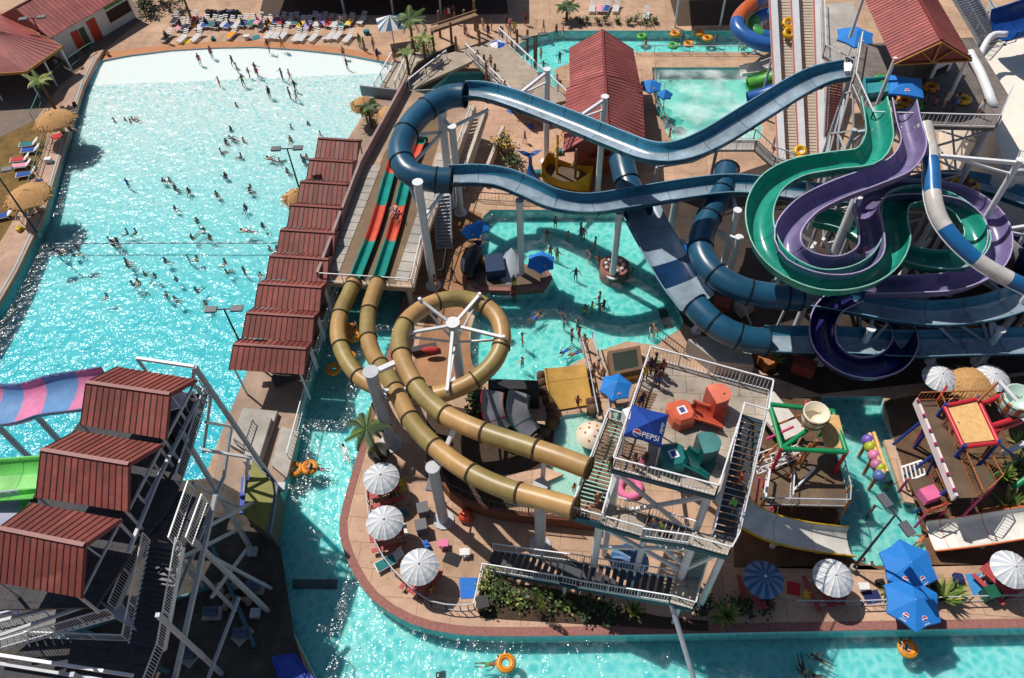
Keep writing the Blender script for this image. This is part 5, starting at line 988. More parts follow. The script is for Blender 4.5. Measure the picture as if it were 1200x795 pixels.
for x, y, tb, lb in ((446,558,1,'white ribbed dome parasol beside the potted palm at the river bend'), (450,610,1,'second white dome parasol along the river bend, above a lounger'), (491,662,1,'white dome parasol at the tip of the deck beside the blue mat'), (738,656,0,'shaded blue dome parasol under the square tower stairs'), (896,677,1,'half shaded blue and white dome parasol beside the square tower'), (978,675,1,'white dome parasol with red benches below the yellow edged chute'), (1188,665,1,'white dome parasol with red benches below the orange edged chute'), (1103,440,0,'white dome parasol under the blue trough by the straw umbrella'), (1165,440,0,'white dome parasol half hidden by the tilted straw umbrella'), (1198,474,0,'pale dome parasol at the edge beside the full tipping bucket')):
    b = base_of(x, y, 2.6); dome(b, lb, mats=[mat('umbrella_shade_a', C(96,130,168), .6), mat('umbrella_shade_b', C(40,84,130), .6)] if 'blue' in lb and 'dome' in lb and 'shaded' in lb else None, rz=R())  # white parasols in shade get blue panels: shade painted into the canopy
    if tb: picnic(b+V((-.1,-.1,0)), {446:'red picnic table under the dome parasol beside the potted palm', 450:'red picnic table under the second dome parasol at the river bend', 491:'red picnic table under the dome parasol beside the blue mat', 896:'red picnic table under the half shaded blue parasol', 978:'red picnic table under the parasol below the yellow edged chute', 1188:'red picnic table under the parasol below the orange edged chute'}[x], {446:.3, 450:.2, 491:1.0, 896:1.6, 978:1.75, 1188:2.1}[x])
cb_ = mat('cola_blue_umbrella', C(30,122,204), .7, var=.08, vs=2)
def sponsor(loc, lb, r=1.45, n=6, rz=0., h=2.2, em=2, tilt=0., big=False):
    s = thing('sponsor_umbrella', lb, 'umbrella', loc, 'blue sponsor umbrellas'); loc = V(loc); ap = loc+V((0,0,h+.6)); m = MB(); rim = [loc+V((r*math.cos(2*math.pi*i/n+rz), r*math.sin(2*math.pi*i/n+rz), h)) for i in range(n)]
    for i in range(n):
        a, b = rim[i], rim[(i+1) % n]; md = ((a+b)/2).lerp(ap, .06); m.add([ap, a, md, b], [(0,1,2),(0,2,3)]); m.add([a, md, b, a-V((0,0,.14)), md-V((0,0,.14)), b-V((0,0,.14))], [(0,3,4,1),(1,4,5,2)])
    m.build('canopy', cb_, s); MB().cyl(loc, ap, .035, n=6).build('pole', grey, s)
    best = sorted(range(n), key=lambda i: (rim[i]+rim[(i+1) % n]).y)[:em+1]
    for i in best[:em]:
        a, b = rim[i], rim[(i+1) % n]; mid = (a+b)/2; nn = (b-a).cross(ap-a); nn = nn if nn.z > 0 else -nn; emblem(s, mid.lerp(ap, .3), r*.085, nn, ap-mid)
        if big: xd = b-a; xd = xd if xd.x > 0 else -xd; lettering(s, 'pepsi', mid.lerp(ap, .12), xd, nn, r*.1)
    return s
for x, y, r, rz, em, lb in ((1067,660,1.75,.5,2,'blue sponsor umbrella at the kids pool edge, one of the joined pair'), (1072,704,1.75,.3,2,'blue sponsor umbrella beside the river fence below its twin'), (722,450,1.25,.2,1,'blue sponsor umbrella beside the shallow end ramp and the square tower'), (553,267,1.0,.1,1,'blue sponsor umbrella on the brown deck above the orca statue'), (562,262,.9,.6,0,'smaller blue umbrella overlapping the one above the orca statue'), (634,303,1.25,.4,1,'bright blue umbrella on the end of the pool peninsula'), (801,290,1.1,.2,1,'blue umbrella squeezed between the sled slide and the ringed tube'), (993,57,1.7,.2,1,'blue umbrella on the access deck beside the conveyor lanes'), (763,97,1.2,.3,1,'blue umbrella at the corner of the churned splash pool'), (780,107,.8,.1,0,'small blue umbrella standing over the edge of the splash pool')):
    if x == 993: b = W(993,70,9.5)
    else: b = base_of(x, y, 2.6)
    sponsor(b, lb, r, 6, rz, em=em, big=x in (1067,1072))
b = W(1050,128,12.9); sponsor(b, 'dark blue umbrella over the green and purple slide starts on the tall tower', 1.7, 4, .5, h=2., em=1)
straw = mat('straw_thatch', C(190,146,96), .95, var=.3, vs=7, bump=.6, bs=18)
for x, y, r, lb, z0 in ((61,136,1.9,'tan straw umbrella beside the palm on the raised pool deck',.45), (30,225,2.0,'tan straw umbrella between the dry lawn and the wave pool',.45), (425,118,1.3,'small straw umbrella at the boardwalk end of the wave pool',0), (457,130,1.6,'straw umbrella behind the blue slide loop',0), (346,227,1.2,'straw umbrella half hidden behind the cabana roofs',0), (1144,446,1.7,'large tilted straw umbrella above the red pipe frame',0)):
    b = down(W(x, y, 2.7+z0))+V((0,0,z0)); s = thing('straw_umbrella', lb, 'straw umbrella', b, 'straw umbrellas'); m = MB()
    m.lathe(b, [(.03,2.95),(r*.3,2.85),(r*.62,2.6),(r*.9,2.28),(r,2.1),(r*.93,2.1),(.03,2.7)], 26)
    for i, p in enumerate(m.v): m.v[i] = p+V((U(-.03,.03), U(-.03,.03), U(-.05,.03)))
    
    for i in range(150):                                        # ragged straw ends
        a = U(0, 6.283); f = U(.45, 1.); q = b+V((math.cos(a)*r*f, math.sin(a)*r*f, 2.95-.87*f**1.3+.04)); o_ = V((math.cos(a), math.sin(a), -.35))*U(.25,.5); v_ = V((-math.sin(a), math.cos(a), 0))*U(.05,.11); m.add([q-v_, q+v_, q+o_+v_*.5, q+o_-v_*.5], [(0,1,2,3)], 1 if R() < .4 else 0)
    m.build('thatch', [straw, mat('straw_dark', C(150,108,66), .95, var=.3, vs=6)], s); MB().cyl(b, b+V((0,0,2.8)), .07, n=8).build('pole', wood, s)
# striped cloth pyramid at the beach and the beach ball umbrella
b = base_of(457, 21, 3.2); s = thing('striped_umbrella', 'large square umbrella with white and slate blue stripes at the top of the beach', 'umbrella', b); m = MB(); ap = b+V((0,0,3.5)); sb = mat('slate_blue_canvas', C(70,100,130), .7)
cn = [b+V((2.1*math.cos(a), 2.1*math.sin(a), 2.5)) for a in [.78+math.pi/2*k+.2 for k in range(4)]]
for i in range(4):
    for k in range(4): m.add([ap, cn[i].lerp(cn[(i+1) % 4], k/4), cn[i].lerp(cn[(i+1) % 4], (k+1)/4)], [(0,1,2)], (i*4+k) % 2)
m.build('canopy', [ua, sb], s); MB().cyl(b, ap, .06, n=8).build('pole', grey, s)
b = base_of(583, 50, 2.4); dome(b, 'blue and white panelled umbrella on the plaza beside the lagoon', 2., 1.2, [ua, mat('beach_ball_blue', C(50,90,180), .6)], n=4); 
# loungers
def lounger_at(loc, rz, towel=None):
    s = thing('sun_lounger', 'white sun lounger', 'lounger', loc); loc = V(loc); u = V((math.cos(rz), math.sin(rz), 0)); v = V((-u.y, u.x, 0)); m = MB()
    for i in range(7): c = loc+u*(-.9+i*.2)+V((0,0,.36)); m.beam(c-v*.31, c+v*.31, .15, .04)
    m.build('seat', ua, s); m = MB()
    for i in range(4): c = loc+u*(.46+.16*i)+V((0,0,.42+.13*i)); m.beam(c-v*.31, c+v*.31, .15, .04)
    m.build('backrest', ua, s); m = MB()
    for k in (-.33, .33): m.beam(loc+u*-1+v*k+V((0,0,.33)), loc+u*.45+v*k+V((0,0,.33)), .05, .07)
    m.build('frame', ua, s)
    for a in (-.85, .4):
        for k in (-.3, .3): MB().beam(loc+u*a+v*k, loc+u*a+v*k+V((0,0,.32)), .05).build('leg', ua, s)
    if towel: m = MB(); a = loc+u*-.5+V((0,0,.4)); m.beam(a-v*.0-u*.4, a+u*1.0, .6, .03); m.build('towel', towel, s)
    return s
tw = {'orange': mat('towel_orange', C(240,150,30), .9), 'blue': mat('towel_blue', C(40,80,160), .9), 'teal': mat('towel_teal', C(40,120,120), .9), 'yellow': mat('towel_yellow', C(236,200,60), .9), 'pink': mat('towel_pink', C(226,150,170), .9), 'lilac': mat('towel_lilac', C(170,150,220), .9), 'black': mat('towel_black', (.02,.02,.03), .9), 'red': mat('towel_red', C(190,60,60), .9)}
protoL = {}
def lounger(px, py, towel, lb, group=None, rz=1.35, z=0.):
    p = W(px, py, z)
    if towel not in protoL: o = lounger_at((0, 0, 0), 0, tw.get(towel)); protoL[towel] = o; o.location = p; o.rotation_euler = (0, 0, rz); o['label'] = lb
    else: o = dup(protoL[towel], p, rz, lb)
    o['group'] = group or 'sun loungers'
    return o
FR = [(197,46,'black','lounger with a dark towel at the start of the front beach row'),(216,47,None,''),(232,46,None,''),(273,43,'orange','lounger with a bright orange towel in the front beach row'),(317,43,None,'a'),(325,43,None,'a'),(333,44,None,'a'),(349,46,None,'b'),(356,46,None,'b'),(369,46,None,'c'),(389,44,None,'d'),(397,44,None,'d'),(409,47,None,'e')]
nmz = {'':'white empty lounger in the front beach row before the orange towel','a':'one of three white empty loungers side by side in the front beach row','b':'one of two touching white loungers in the middle of the front beach row','c':'single white lounger with a grey back past the touching pair','d':'one of two slim white loungers toward the striped umbrella','e':'last white lounger of the front beach row, nearest the striped umbrella'}
for x, y, t, l in FR:
    lb = l if len(l) > 2 else nmz[l]; lounger(x, y, t, lb, lb if len(l) < 2 and l in ('','a','b','d') else 'loungers in the front beach row', 1.2+U(-.1,.1))
for x, y, t, lb in [(213,33,'pink','lounger with a pink towel in the back beach row'),(220,34,'black','lounger with a black towel beside the pink one'),(242,30,'blue','lounger with a navy towel beside a packed row of bags'),(263,30,None,'white lounger between the bags in the back beach row'),(287,29,'blue','lounger with a blue towel beside the teal lounger'),(296,29,'teal','lounger with a teal towel in the back beach row'),(324,26,'blue','bright blue covered lounger of the second back group'),(331,27,'red','lounger with a red towel of the second back group'),(340,28,None,'white lounger of the second back group'),(347,27,'teal','teal lounger closing the second back group'),(354,31,'yellow','lounger with a yellow towel just behind the touching pair'),(362,31,'lilac','lounger with a lilac towel behind the single grey backed lounger'),(373,29,None,'white lounger under people in the back beach row'),(411,28,'yellow','lounger with a yellow towel close to the hall'),(425,26,None,'long white lounger alone beside the striped umbrella'),(694,12,None,'first of four loungers on the terrace beyond the lagoon'),(703,12,'pink','pink lounger of the four on the far terrace'),(711,12,'blue','blue marked lounger of the four on the far terrace'),(722,12,None,'last lounger of the four on the far terrace'),(757,20,None,'single lounger among the shrubs on the far terrace')]:
    lounger(x, y, t, lb, 'loungers in the back rows', 1.3+U(-.12,.12))
for x, y, t, rz, lb in ((36,172,'teal',.1,'teal lounger on the dry lawn'),(38,179,'blue',.05,'blue lounger on the dry lawn below the teal one'),(26,190,'red',.1,'lounger heaped with red towels on the dry lawn'),(28,197,'pink',.1,'lounger with a pink towel on the dry lawn'),(33,207,'blue',.2,'blue draped lounger above the second straw umbrella'),(6,256,'blue',.3,'dark blue lounger at the dry lawn edge'),(457,660,'teal',.5,'pale teal lounger on the river bend deck beside the parasol')): lounger(x, y, t, lb, 'loungers away from the beach', rz)
for i, (x, y) in enumerate([(206,26),(229,25),(236,33),(250,30),(257,31),(270,31),(279,31),(304,27),(309,33),(316,30),(367,26),(380,27),(387,29),(394,30),(402,30)]):
    lounger(x, y, ['black','red',None,'teal','black','blue',None,'pink','black','yellow','black','lilac','red',None,'teal'][i], 'lounger in the crowded stretch of the back beach row '+('beside the bags' if x < 300 else 'before the shade hall')+', '+['black','red','bare','teal','black','blue','bare','pink','black','yellow','black','lilac','red','bare','teal'][i]+' topped', 'lounger '+str(x < 300)+str(['black','red',None,'teal','black','blue',None,'pink','black','yellow','black','lilac','red',None,'teal'][i]), 1.3+U(-.15,.15))
# grey bags and tables behind the loungers
bagm = [mat('bag_%d' % i, c, .8) for i, c in enumerate(((.03,.05,.04),(.12,.02,.02),(.03,.04,.09),(.2,.18,.16)))]
for i in range(9):
    p = W(246+4.2*i, 19+U(-1,1)); m = MB(); m.box(p, U(.5,.8), U(.4,.7), U(.4,.8), R()); m.ball(p+V((0,0,.6)), .3, .25, .25, 7); tag(m.build('bag', bagm[i % 4], org=p), 'dark beach bag in the packed row behind the back loungers', 'bag', 'dark beach bags behind the loungers')
# mats and towels on the deck
for q, mm, lb in (([(538,677),(559,677),(556,701),(540,702)], mat('mat_blue', C(20,110,200), .7), 'bright blue mat on the deck beside the planted bed'), ([(1131,673),(1150,672),(1156,696),(1140,697)], mat('mat_sky', C(60,140,200), .7), 'sky blue mat on the deck beside the red benches')):
    p = WL(q, .06); m = MB(); m.poly([p], th=.04); tag(m.build('mat', mm, org=sum(p, V())/4), lb, 'mat')
# ---------------------------------------------------------------- lamps, fences
def lamp(base, h, lb, ax_=0., lean=(0, 0)):
    b = V(base); s = thing('lamp_post', lb, 'lamp post', b, 'twin headed lamp posts'); t = b+V((lean[0], lean[1], h)); MB().cyl(b, t, .1, .06, 10).build('pole', dark, s); MB().cyl(b, b+V((0,0,.5)), .22, n=10).build('base', conc, s)
    u = V((math.cos(ax_), math.sin(ax_), 0)); MB().beam(t-u*.5, t+u*.5, .08).build('arm', dark, s)
    for k in (-1, 1):
        hd = MB().box(t+u*k*.95-V((0,0,.05)), .85, .55, .16, ax_).build('lamp_head', mat('lamp_grey', C(96,96,100), .5), s); MB().box(t+u*k*.95-V((0,0,.07)), .7, .42, .015, ax_).build('lens', mat('lamp_lens', (.5,.5,.45), .2), hd)
    return s
lamp(W(998,668), 8., 'twin headed lamp post leaning over the kids pool beside the blue umbrellas', -1.2, (0,0)); lamp(W(290,420), 6., 'twin headed lamp post at the last cabanas, over the wave pool', .0); lamp(W(355,235), 6., 'twin headed lamp post in the middle of the cabana row', .0)
lamp(W(66,74), 5.4, 'twin headed lamp post between the picnic pavilion and the wave pool', .15); lamp(W(46,277), 7.5, 'lamp post at the bend of the raised deck beyond the straw umbrella', .2); lamp(W(626,98), 5.5, 'teal lamp post standing in the lagoon bulge', .3); lamp(W(516,588), 4.2, 'short twin headed lamp on the deck beside the tan tube column', 1.4)
for q, lb, mm, g_, h in (([(430,560),(436,622),(452,660),(478,690),(506,711),(540,716),(556,714)], 'thin grey railing along the river bend around the parasols', grey, .35, 1.), ([(556,714),(566,668)], 'white rail between the blue mat and the planted bed', white, .4, 1.), ([(930,710),(1010,710),(1100,706),(1260,702)], 'thin pale rail along the straight river path', grey, .5, .9), ([(40,142),(60,100),(92,72),(110,60)], 'teal pipe railing above the wave pool corner', mat('teal_pipe', C(40,120,110), .5), .5, 1.), ([(26,262),(44,205),(58,160)], 'green mesh rail between the dry lawn and the deck', mat('teal_pipe', None), .4, 1.), ([(746,63),(890,64)], 'thin grey rail between the lagoon and the splash pool', grey, 0, 1.), ([(640,118),(668,132),(668,168)], 'dark railing beside the pavilion plaza', dark, .3, 1.), ([(560,235),(610,238),(660,236)], 'dark railing along the top of the activity pool', dark, .3, 1.), ([(770,395),(800,418)], 'black rail on the brown deck beside the grey rock', dark, .25, 1.), ([(768,80),(766,112),(782,150)], 'low brown rail at the side of the splash pool', wood, 0, .9), ([(596,600),(640,602),(668,600)], 'dark railing over the wading pool wall', dark, .2, 1.)):
    z0 = .45 if ('deck' in lb and 'dry' in lb) or 'teal' in lb else .03; p = WL(q, z0); m = MB(); m.rail(cr(p, 2.) if len(p) > 2 else p, h, g_, .05); tag(m.build('railing', mm, org=p[0]), lb, 'railing')
# bins, coolers, small carts
for x, y, c, lb in ((497,602,'bin_grey','grey bin beside the short twin lamp'),(495,622,'bin_grey','second grey bin below the short twin lamp'),(1155,700,'bin_green','small green bin beside the sky blue mat'),(566,712,'bin_dark','small dark box on the river path below the planted bed')):
    s = thing('bin', lb, 'bin', W(x,y)); mm = mat(c, {'bin_grey':C(96,96,100),'bin_green':C(10,90,70),'bin_dark':(.02,.02,.02)}[c], .6); m = MB(); m.box(W(x,y), .7, .7, .9, .2); m.build('body', mm, s); m = MB(); m.box(W(x,y,0)+V((0,0,.91)), .78, .78, .1, .2); m.build('lid', mm, s)
ds = thing('dinghy', 'small red and orange kayak lying on the deck beside the brick wall', 'kayak', W(546,604)); m = MB(); pth = cr([W(541,600,.25), W(546,606,.3), W(551,612,.25)], .1); m.tube(pth, 1, 10, rf=lambda i: .08+.42*math.sin(math.pi*(i+.5)/len(pth))); m.build('hull', mat('kayak_red', C(216,80,54), .4), ds)
rb = thing('ring_rack', 'grey board and red sacks near the tan ring, in its shade', 'rack', W(500,415)); m = MB(); m.box(W(498,412), 2., .5, .6, .2); m.build('rack', mat('dark_bench', None), rb); m = MB(); m.ball(W(505,410,.8), .8, .3, .25, 8); m.build('sack', mat('towel_red', None), rb)
# ---------------------------------------------------------------- rings on the water
org_ = mat('ring_orange', C(236,150,40), .35, var=.12, vs=3); yel = mat('ring_yellow', C(240,186,40), .35, var=.1, vs=3); rgn = mat('ring_green', C(70,180,80), .35)
protoR = {}
def ring(x, y, z, mm, lb, dbl=False, rz=0., tilt=(0, 0), group='inflatable rings'):
    p = W(x, y, z); key = (mm.name, dbl)
    if key not in protoR:
        s = thing('double_ring' if dbl else 'swim_ring', lb, 'swim ring', (0, 0, 0)); 
        for k in ((-.52, .52) if dbl else (0,)): m = MB(); m.torus((k, 0, .12), .42, .2, 24, 10); o_ = m.build('tube', mm, s); MB().torus((k, 0, .31), .42, .028, 20, 6).build('seam', mat('ring_dark_seam', C(180,96,20), .5), o_)
        for k in (-1, 1): MB().beam(V((k*.28, .5, .3)), V((k*.28, .62, .22)), .08, .05).build('handle', blk, s)
        protoR[key] = s; s.location = p; s.rotation_euler = (tilt[0], tilt[1], rz); s['group'] = group
    else: s = dup(protoR[key], p, rz, lb, group); s.rotation_euler = (tilt[0], tilt[1], rz)
    s['label'] = lb; return s
ring(355,550,-.33,org_,'orange double ring with a rider drifting beside the river steps',True,.1); ring(593,778,-.33,org_,'orange ring held by a swimmer at the bottom of the river',False,.4); ring(1063,761,-.33,org_,'orange ring carrying a lounging rider along the straight river'); ring(391,434,-.33,org_,'orange ring just past the tan tubes on the river'); ring(411,386,-.33,org_,'upper orange ring in the raft between the tan tubes'); ring(414,396,-.33,org_,'lower orange ring in the raft between the tan tubes',False,1); ring(409,420,-.33,org_,'orange ring half hidden under the outer tan tube',False,.5)
ring(924,34,7.6,yel,'yellow double ring riding the conveyor lane',True,1.5,(0,-.45)); ring(938,184,1.6,yel,'yellow double ring starting up the conveyor foot',True,1.5,(0,-.4))
for x, y, mm, lb in ((791,41,org_,'orange ring alone on the far pool'),(819,40,org_,'upper orange ring of the pair on the far pool'),(829,46,org_,'lower orange ring of the pair on the far pool'),(807,53,org_,'orange ring near the rail of the far pool'),(752,44,rgn,'bright green ring at the left end of the far pool'.replace('left end','pavilion end')),(789,55,rgn,'green ring floating beside the middle post of the far pool')): ring(x, y, -.18, mm, lb, False, R())
ring(999,80,9.6,rgn,'green ring leaning at the conveyor top beside the white locker'); ring(1033,95,13.,rgn,'green ring on the tall tower slide start'); ring(1052,132,13.,yel,'yellow ring on the tall tower floor beside the white tube start')
# ---------------------------------------------------------------- plants
lf = [mat('leaf_dark', C(44,64,30), .6, var=.35, vs=4), mat('leaf_mid', C(84,110,46), .6, var=.3, vs=4), mat('leaf_light', C(140,150,70), .6, var=.25, vs=4)]; bark = mat('palm_bark', C(110,86,62), .9, var=.3, vs=8)
def frond(m, o, az, L_, droop, w=.3, mi=0):
    u = V((math.cos(az), math.sin(az), 0)); v = V((-u.y, u.x, 0)); P = []
    for i in range(7): f = i/6; P.append(o+u*(L_*f*(1-.25*f*droop))+V((0,0,L_*(.45*f-droop*f*f*.75))))
    for a, b in zip(P[:-1], P[1:]): m.beam(a, b, .035, .03, mi)
    for i in range(1, 20):
        f = i/20; k = min(5, int(f*6)); p = P[k].lerp(P[k+1], f*6-k); wl = w*(1.2-abs(f-.4)*1.2)*L_*.6
        for s_ in (-1, 1):
            t = p+v*s_*wl+u*wl*.5-V((0,0,wl*.35)); m.add([p-u*.05, p+u*.07, t], [(0,1,2)], mi)
def palm(px, py, h, lb, L_=1.6, n=16, z0=0., lean=(0,0), mi=(0,1), cat='palm tree'):
    b = W(px, py, z0); s = thing('palm_tree', lb, cat, b); t = b+V((lean[0], lean[1], h)); m = MB(); pth = cr([b, b.lerp(t, .5)+V((lean[0]*.1, 0, 0)), t], .25)
    m.tube(pth, .12, 8, rf=lambda i: .16-.05*i/len(pth)+.015*(i % 2)); m.build('trunk', bark, s); m = MB()
    for i in range(n): frond(m, t, i*2.4+U(-.2,.2), L_*U(.8,1.1), U(.55,1.15) if i < n*.7 else U(.1,.4), mi=mi[0] if R() < .55 else mi[1])
    m.build('crown', lf, s); return s
def shrub(p, r, h, lb, n=160, mi=(0,1), group=None, sz=.14, name='shrub'):
    s = thing(name, lb, 'shrub', p, group); m = MB()
    for i in range(5): a = U(0,6.28); m.beam(p, p+V((math.cos(a)*r*.5, math.sin(a)*r*.5, h*.7)), .04)
    m.build('stem', bark, s); m = MB(); cl = [V((U(-1,1)*r*.6, U(-1,1)*r*.6, h*U(.3,.8))) for _ in range(6)]
    for i in range(n):
        c = cl[i % 6]; q = p+c+V((random.gauss(0,r*.28), random.gauss(0,r*.28), random.gauss(0,h*.18))); q.z = max(q.z, p.z+.05); a = U(0,6.28); e = U(-.6,1.2); u = V((math.cos(a)*math.cos(e), math.sin(a)*math.cos(e), math.sin(e))); v = u.cross(V((0,0,1))).normalized(); k = sz*U(.6,1.4)
        m.add([q, q+u*k+v*k*.5, q+u*k*2, q+u*k-v*k*.5], [(0,1,2,3)], mi[0] if R() < .6 else mi[1])
    m.build('foliage', lf+[mat('flower_yellow', C(220,170,50))], s); return s
def agave(p, r, lb, n=22, group=None, mi=(1,2)):
    s = thing('agave', lb, 'plant', p, group); m = MB()
    for i in range(n):
        a = i*2.4; e = U(.15,1.3); u = V((math.cos(a)*math.cos(e), math.sin(a)*math.cos(e), math.sin(e))); v = V((-math.sin(a), math.cos(a), 0))*r*.08; q = p+V((0,0,.1)); m.add([q-v, q+v, q+u*r*.6+v*.9, q+u*r, q+u*r*.6-v*.9], [(0,1,2,3,4)], mi[i % 2])
    m.build('leaves', lf, s); return s
palm(65,128,3.4,'fan palm beside the straw umbrella on the raised deck',1.6,18,0.,(-.1,.1),(1,2)); palm(224,22,2.6,'small palm at the top of the beach behind the loungers',1.2,14,0.,(0,0),(1,2))
palm(486,68,4.6,'bushy palm at the top of the boardwalk ramp',2.3,22); palm(480,92,3.2,'slim young palm in front of the dark stone wall',1.1,12,0.,(0,0),(1,2)); palm(500,84,4.,'light green young palm above the dark stone wall',1.4,14,0.,(0,0),(1,2)); palm(436,150,2.6,'low palm beside the small straw umbrella at the boardwalk',1.5,16); palm(664,24,1.6,'stubby fan palm on the terrace beyond the lagoon',1.7,22,0.,(0,0),(0,1))
palm(446,535,3.2,'potted palm leaning over the river bend',1.8,14,.6,(-.5,.3),(0,1)); o = W(446,537); m = MB(); m.lathe(o, [(.5,0),(.8,.9),(.7,.9),(.6,.7),(.01,.7)], 14); tag(m.build('pot', mat('dark_pot', C(48,50,40), .7), org=o), 'dark round pot holding the palm at the river bend', 'pot')
shrub(W(497,64), 1.5, 1.6, 'dry brown green bush beside the footbridge end', 300, (1,2)); shrub(W(590,182), 1.3, 2.4, 'tall shrub with yellow flowers below the blue slide loop', 420, (0,3)); shrub(W(601,196), .9, 1.4, 'dark shrub next to the yellow flowered one', 200, (0,1)); shrub(W(436,140), .9, 1.3, 'green bush at the end of the grey screen wall', 180, (1,2))
for i, (x, y, r) in enumerate([(680,29,.5),(688,27,.45),(701,29,.4),(709,27,.5),(724,28,.4),(736,29,.4),(745,26,.6),(757,28,.7),(767,28,.5),(646,120,.6),(606,100,.6),(872,60,.7)]): shrub(W(x,y), r, r*1.8, ['small shrub in the row along the far terrace','shrub at the tip of the lagoon plaza','shrub by the metal steps at the lagoon edge','tall dark shrub by the far pool end'][0 if i < 9 else i-8], 90, (0,1), 'shrubs along the far terrace' if i < 9 else None, .13)
for i, (x, y, r, h) in enumerate([(568,694,.8,1.),(580,702,.9,.9),(592,698,.8,1.2),(604,704,.9,1.),(616,702,.8,1.1),(640,703,.9,1.3),(573,682,.7,1.1),(588,684,.8,.9),(650,712,.7,.7),(664,712,.6,.6)]): shrub(W(x,y), r, h, 'leafy shrub in the planted bed below the square tower stairs', 60, (0,1) if i % 3 else (1,2), "shrubs in the planted bed", .13)
s = thing('cypress', 'slim light green columnar cypress in the planted bed', 'tree', W(630,716)); b = W(630,716); MB().cyl(b, b+V((0,0,1.2)), .06, n=6).build('trunk', bark, s); m = MB()
for i in range(500):
    f = R(); a = U(0,6.28); rr = .42*(1-f)**.6*math.sqrt(R())+.03; p = b+V((rr*math.cos(a), rr*math.sin(a), .2+f*3.2)); m.add([p, p+V((math.cos(a)*.07, math.sin(a)*.07, .18)), p+V((-math.sin(a)*.06, math.cos(a)*.06, .14))], [(0,1,2)], 1 if R() < .5 else 2)
m.build('crown', lf, s)
m = MB(); m.poly([WL([(562,678),(650,690),(770,722),(830,728),(830,740),(562,724)], .08)], th=.06); struct(m.build('planting_bed', mat('dark_soil', None)))
for x, y, r, lb in ((1103,702,1.6,'spiky pale agave beside the lower blue umbrella'),(1118,694,.9,'rounded green bush beside the spiky agave'),(1040,694,1.,'thin twiggy agave on the river side of the white parasol'),(742,716,.9,'low agave under the stair landing'),(850,722,1.3,'dark agave at the river fence in the tower shade'),(905,424,1.1,'green agave at the foot of the grey rock block'),(892,416,.8,'second agave against the grey rock block'),(458,572,1.2,'dry thorny plant in the shade of the tan tube column')): agave(W(x,y), r, lb)
for i, (x, y) in enumerate([(690,716),(715,722),(822,712),(868,716),(895,712)]): shrub(W(x,y), .8, .9, ['dark shrub under the lower stair flight','dark shrub by the base of the stair landing','shrub in deep shade beside the slanting pole','shrub in shade by the half blue parasol','low shrub beside the half shaded parasol'][i], 140, (0,0), None, .14)
for i, (x, y) in enumerate([(178,8),(190,4),(200,14),(172,18)]): shrub(W(x,y), 1.3, 2.4, 'dark leafy shrub behind the snack hall corner of the beach', 220, (0,0), 'dark shrubs at the beach corner', .2)
for i, (x, y) in enumerate([(418,482),(420,470),(560,462)]): shrub(W(x+140*(i<2),y), .8, 1.1, ['green shrub beside the kiddie chutes','second shrub under the tan tubes','shrub at the corner of the plant house'][i], 160, (0,1), None, .14)
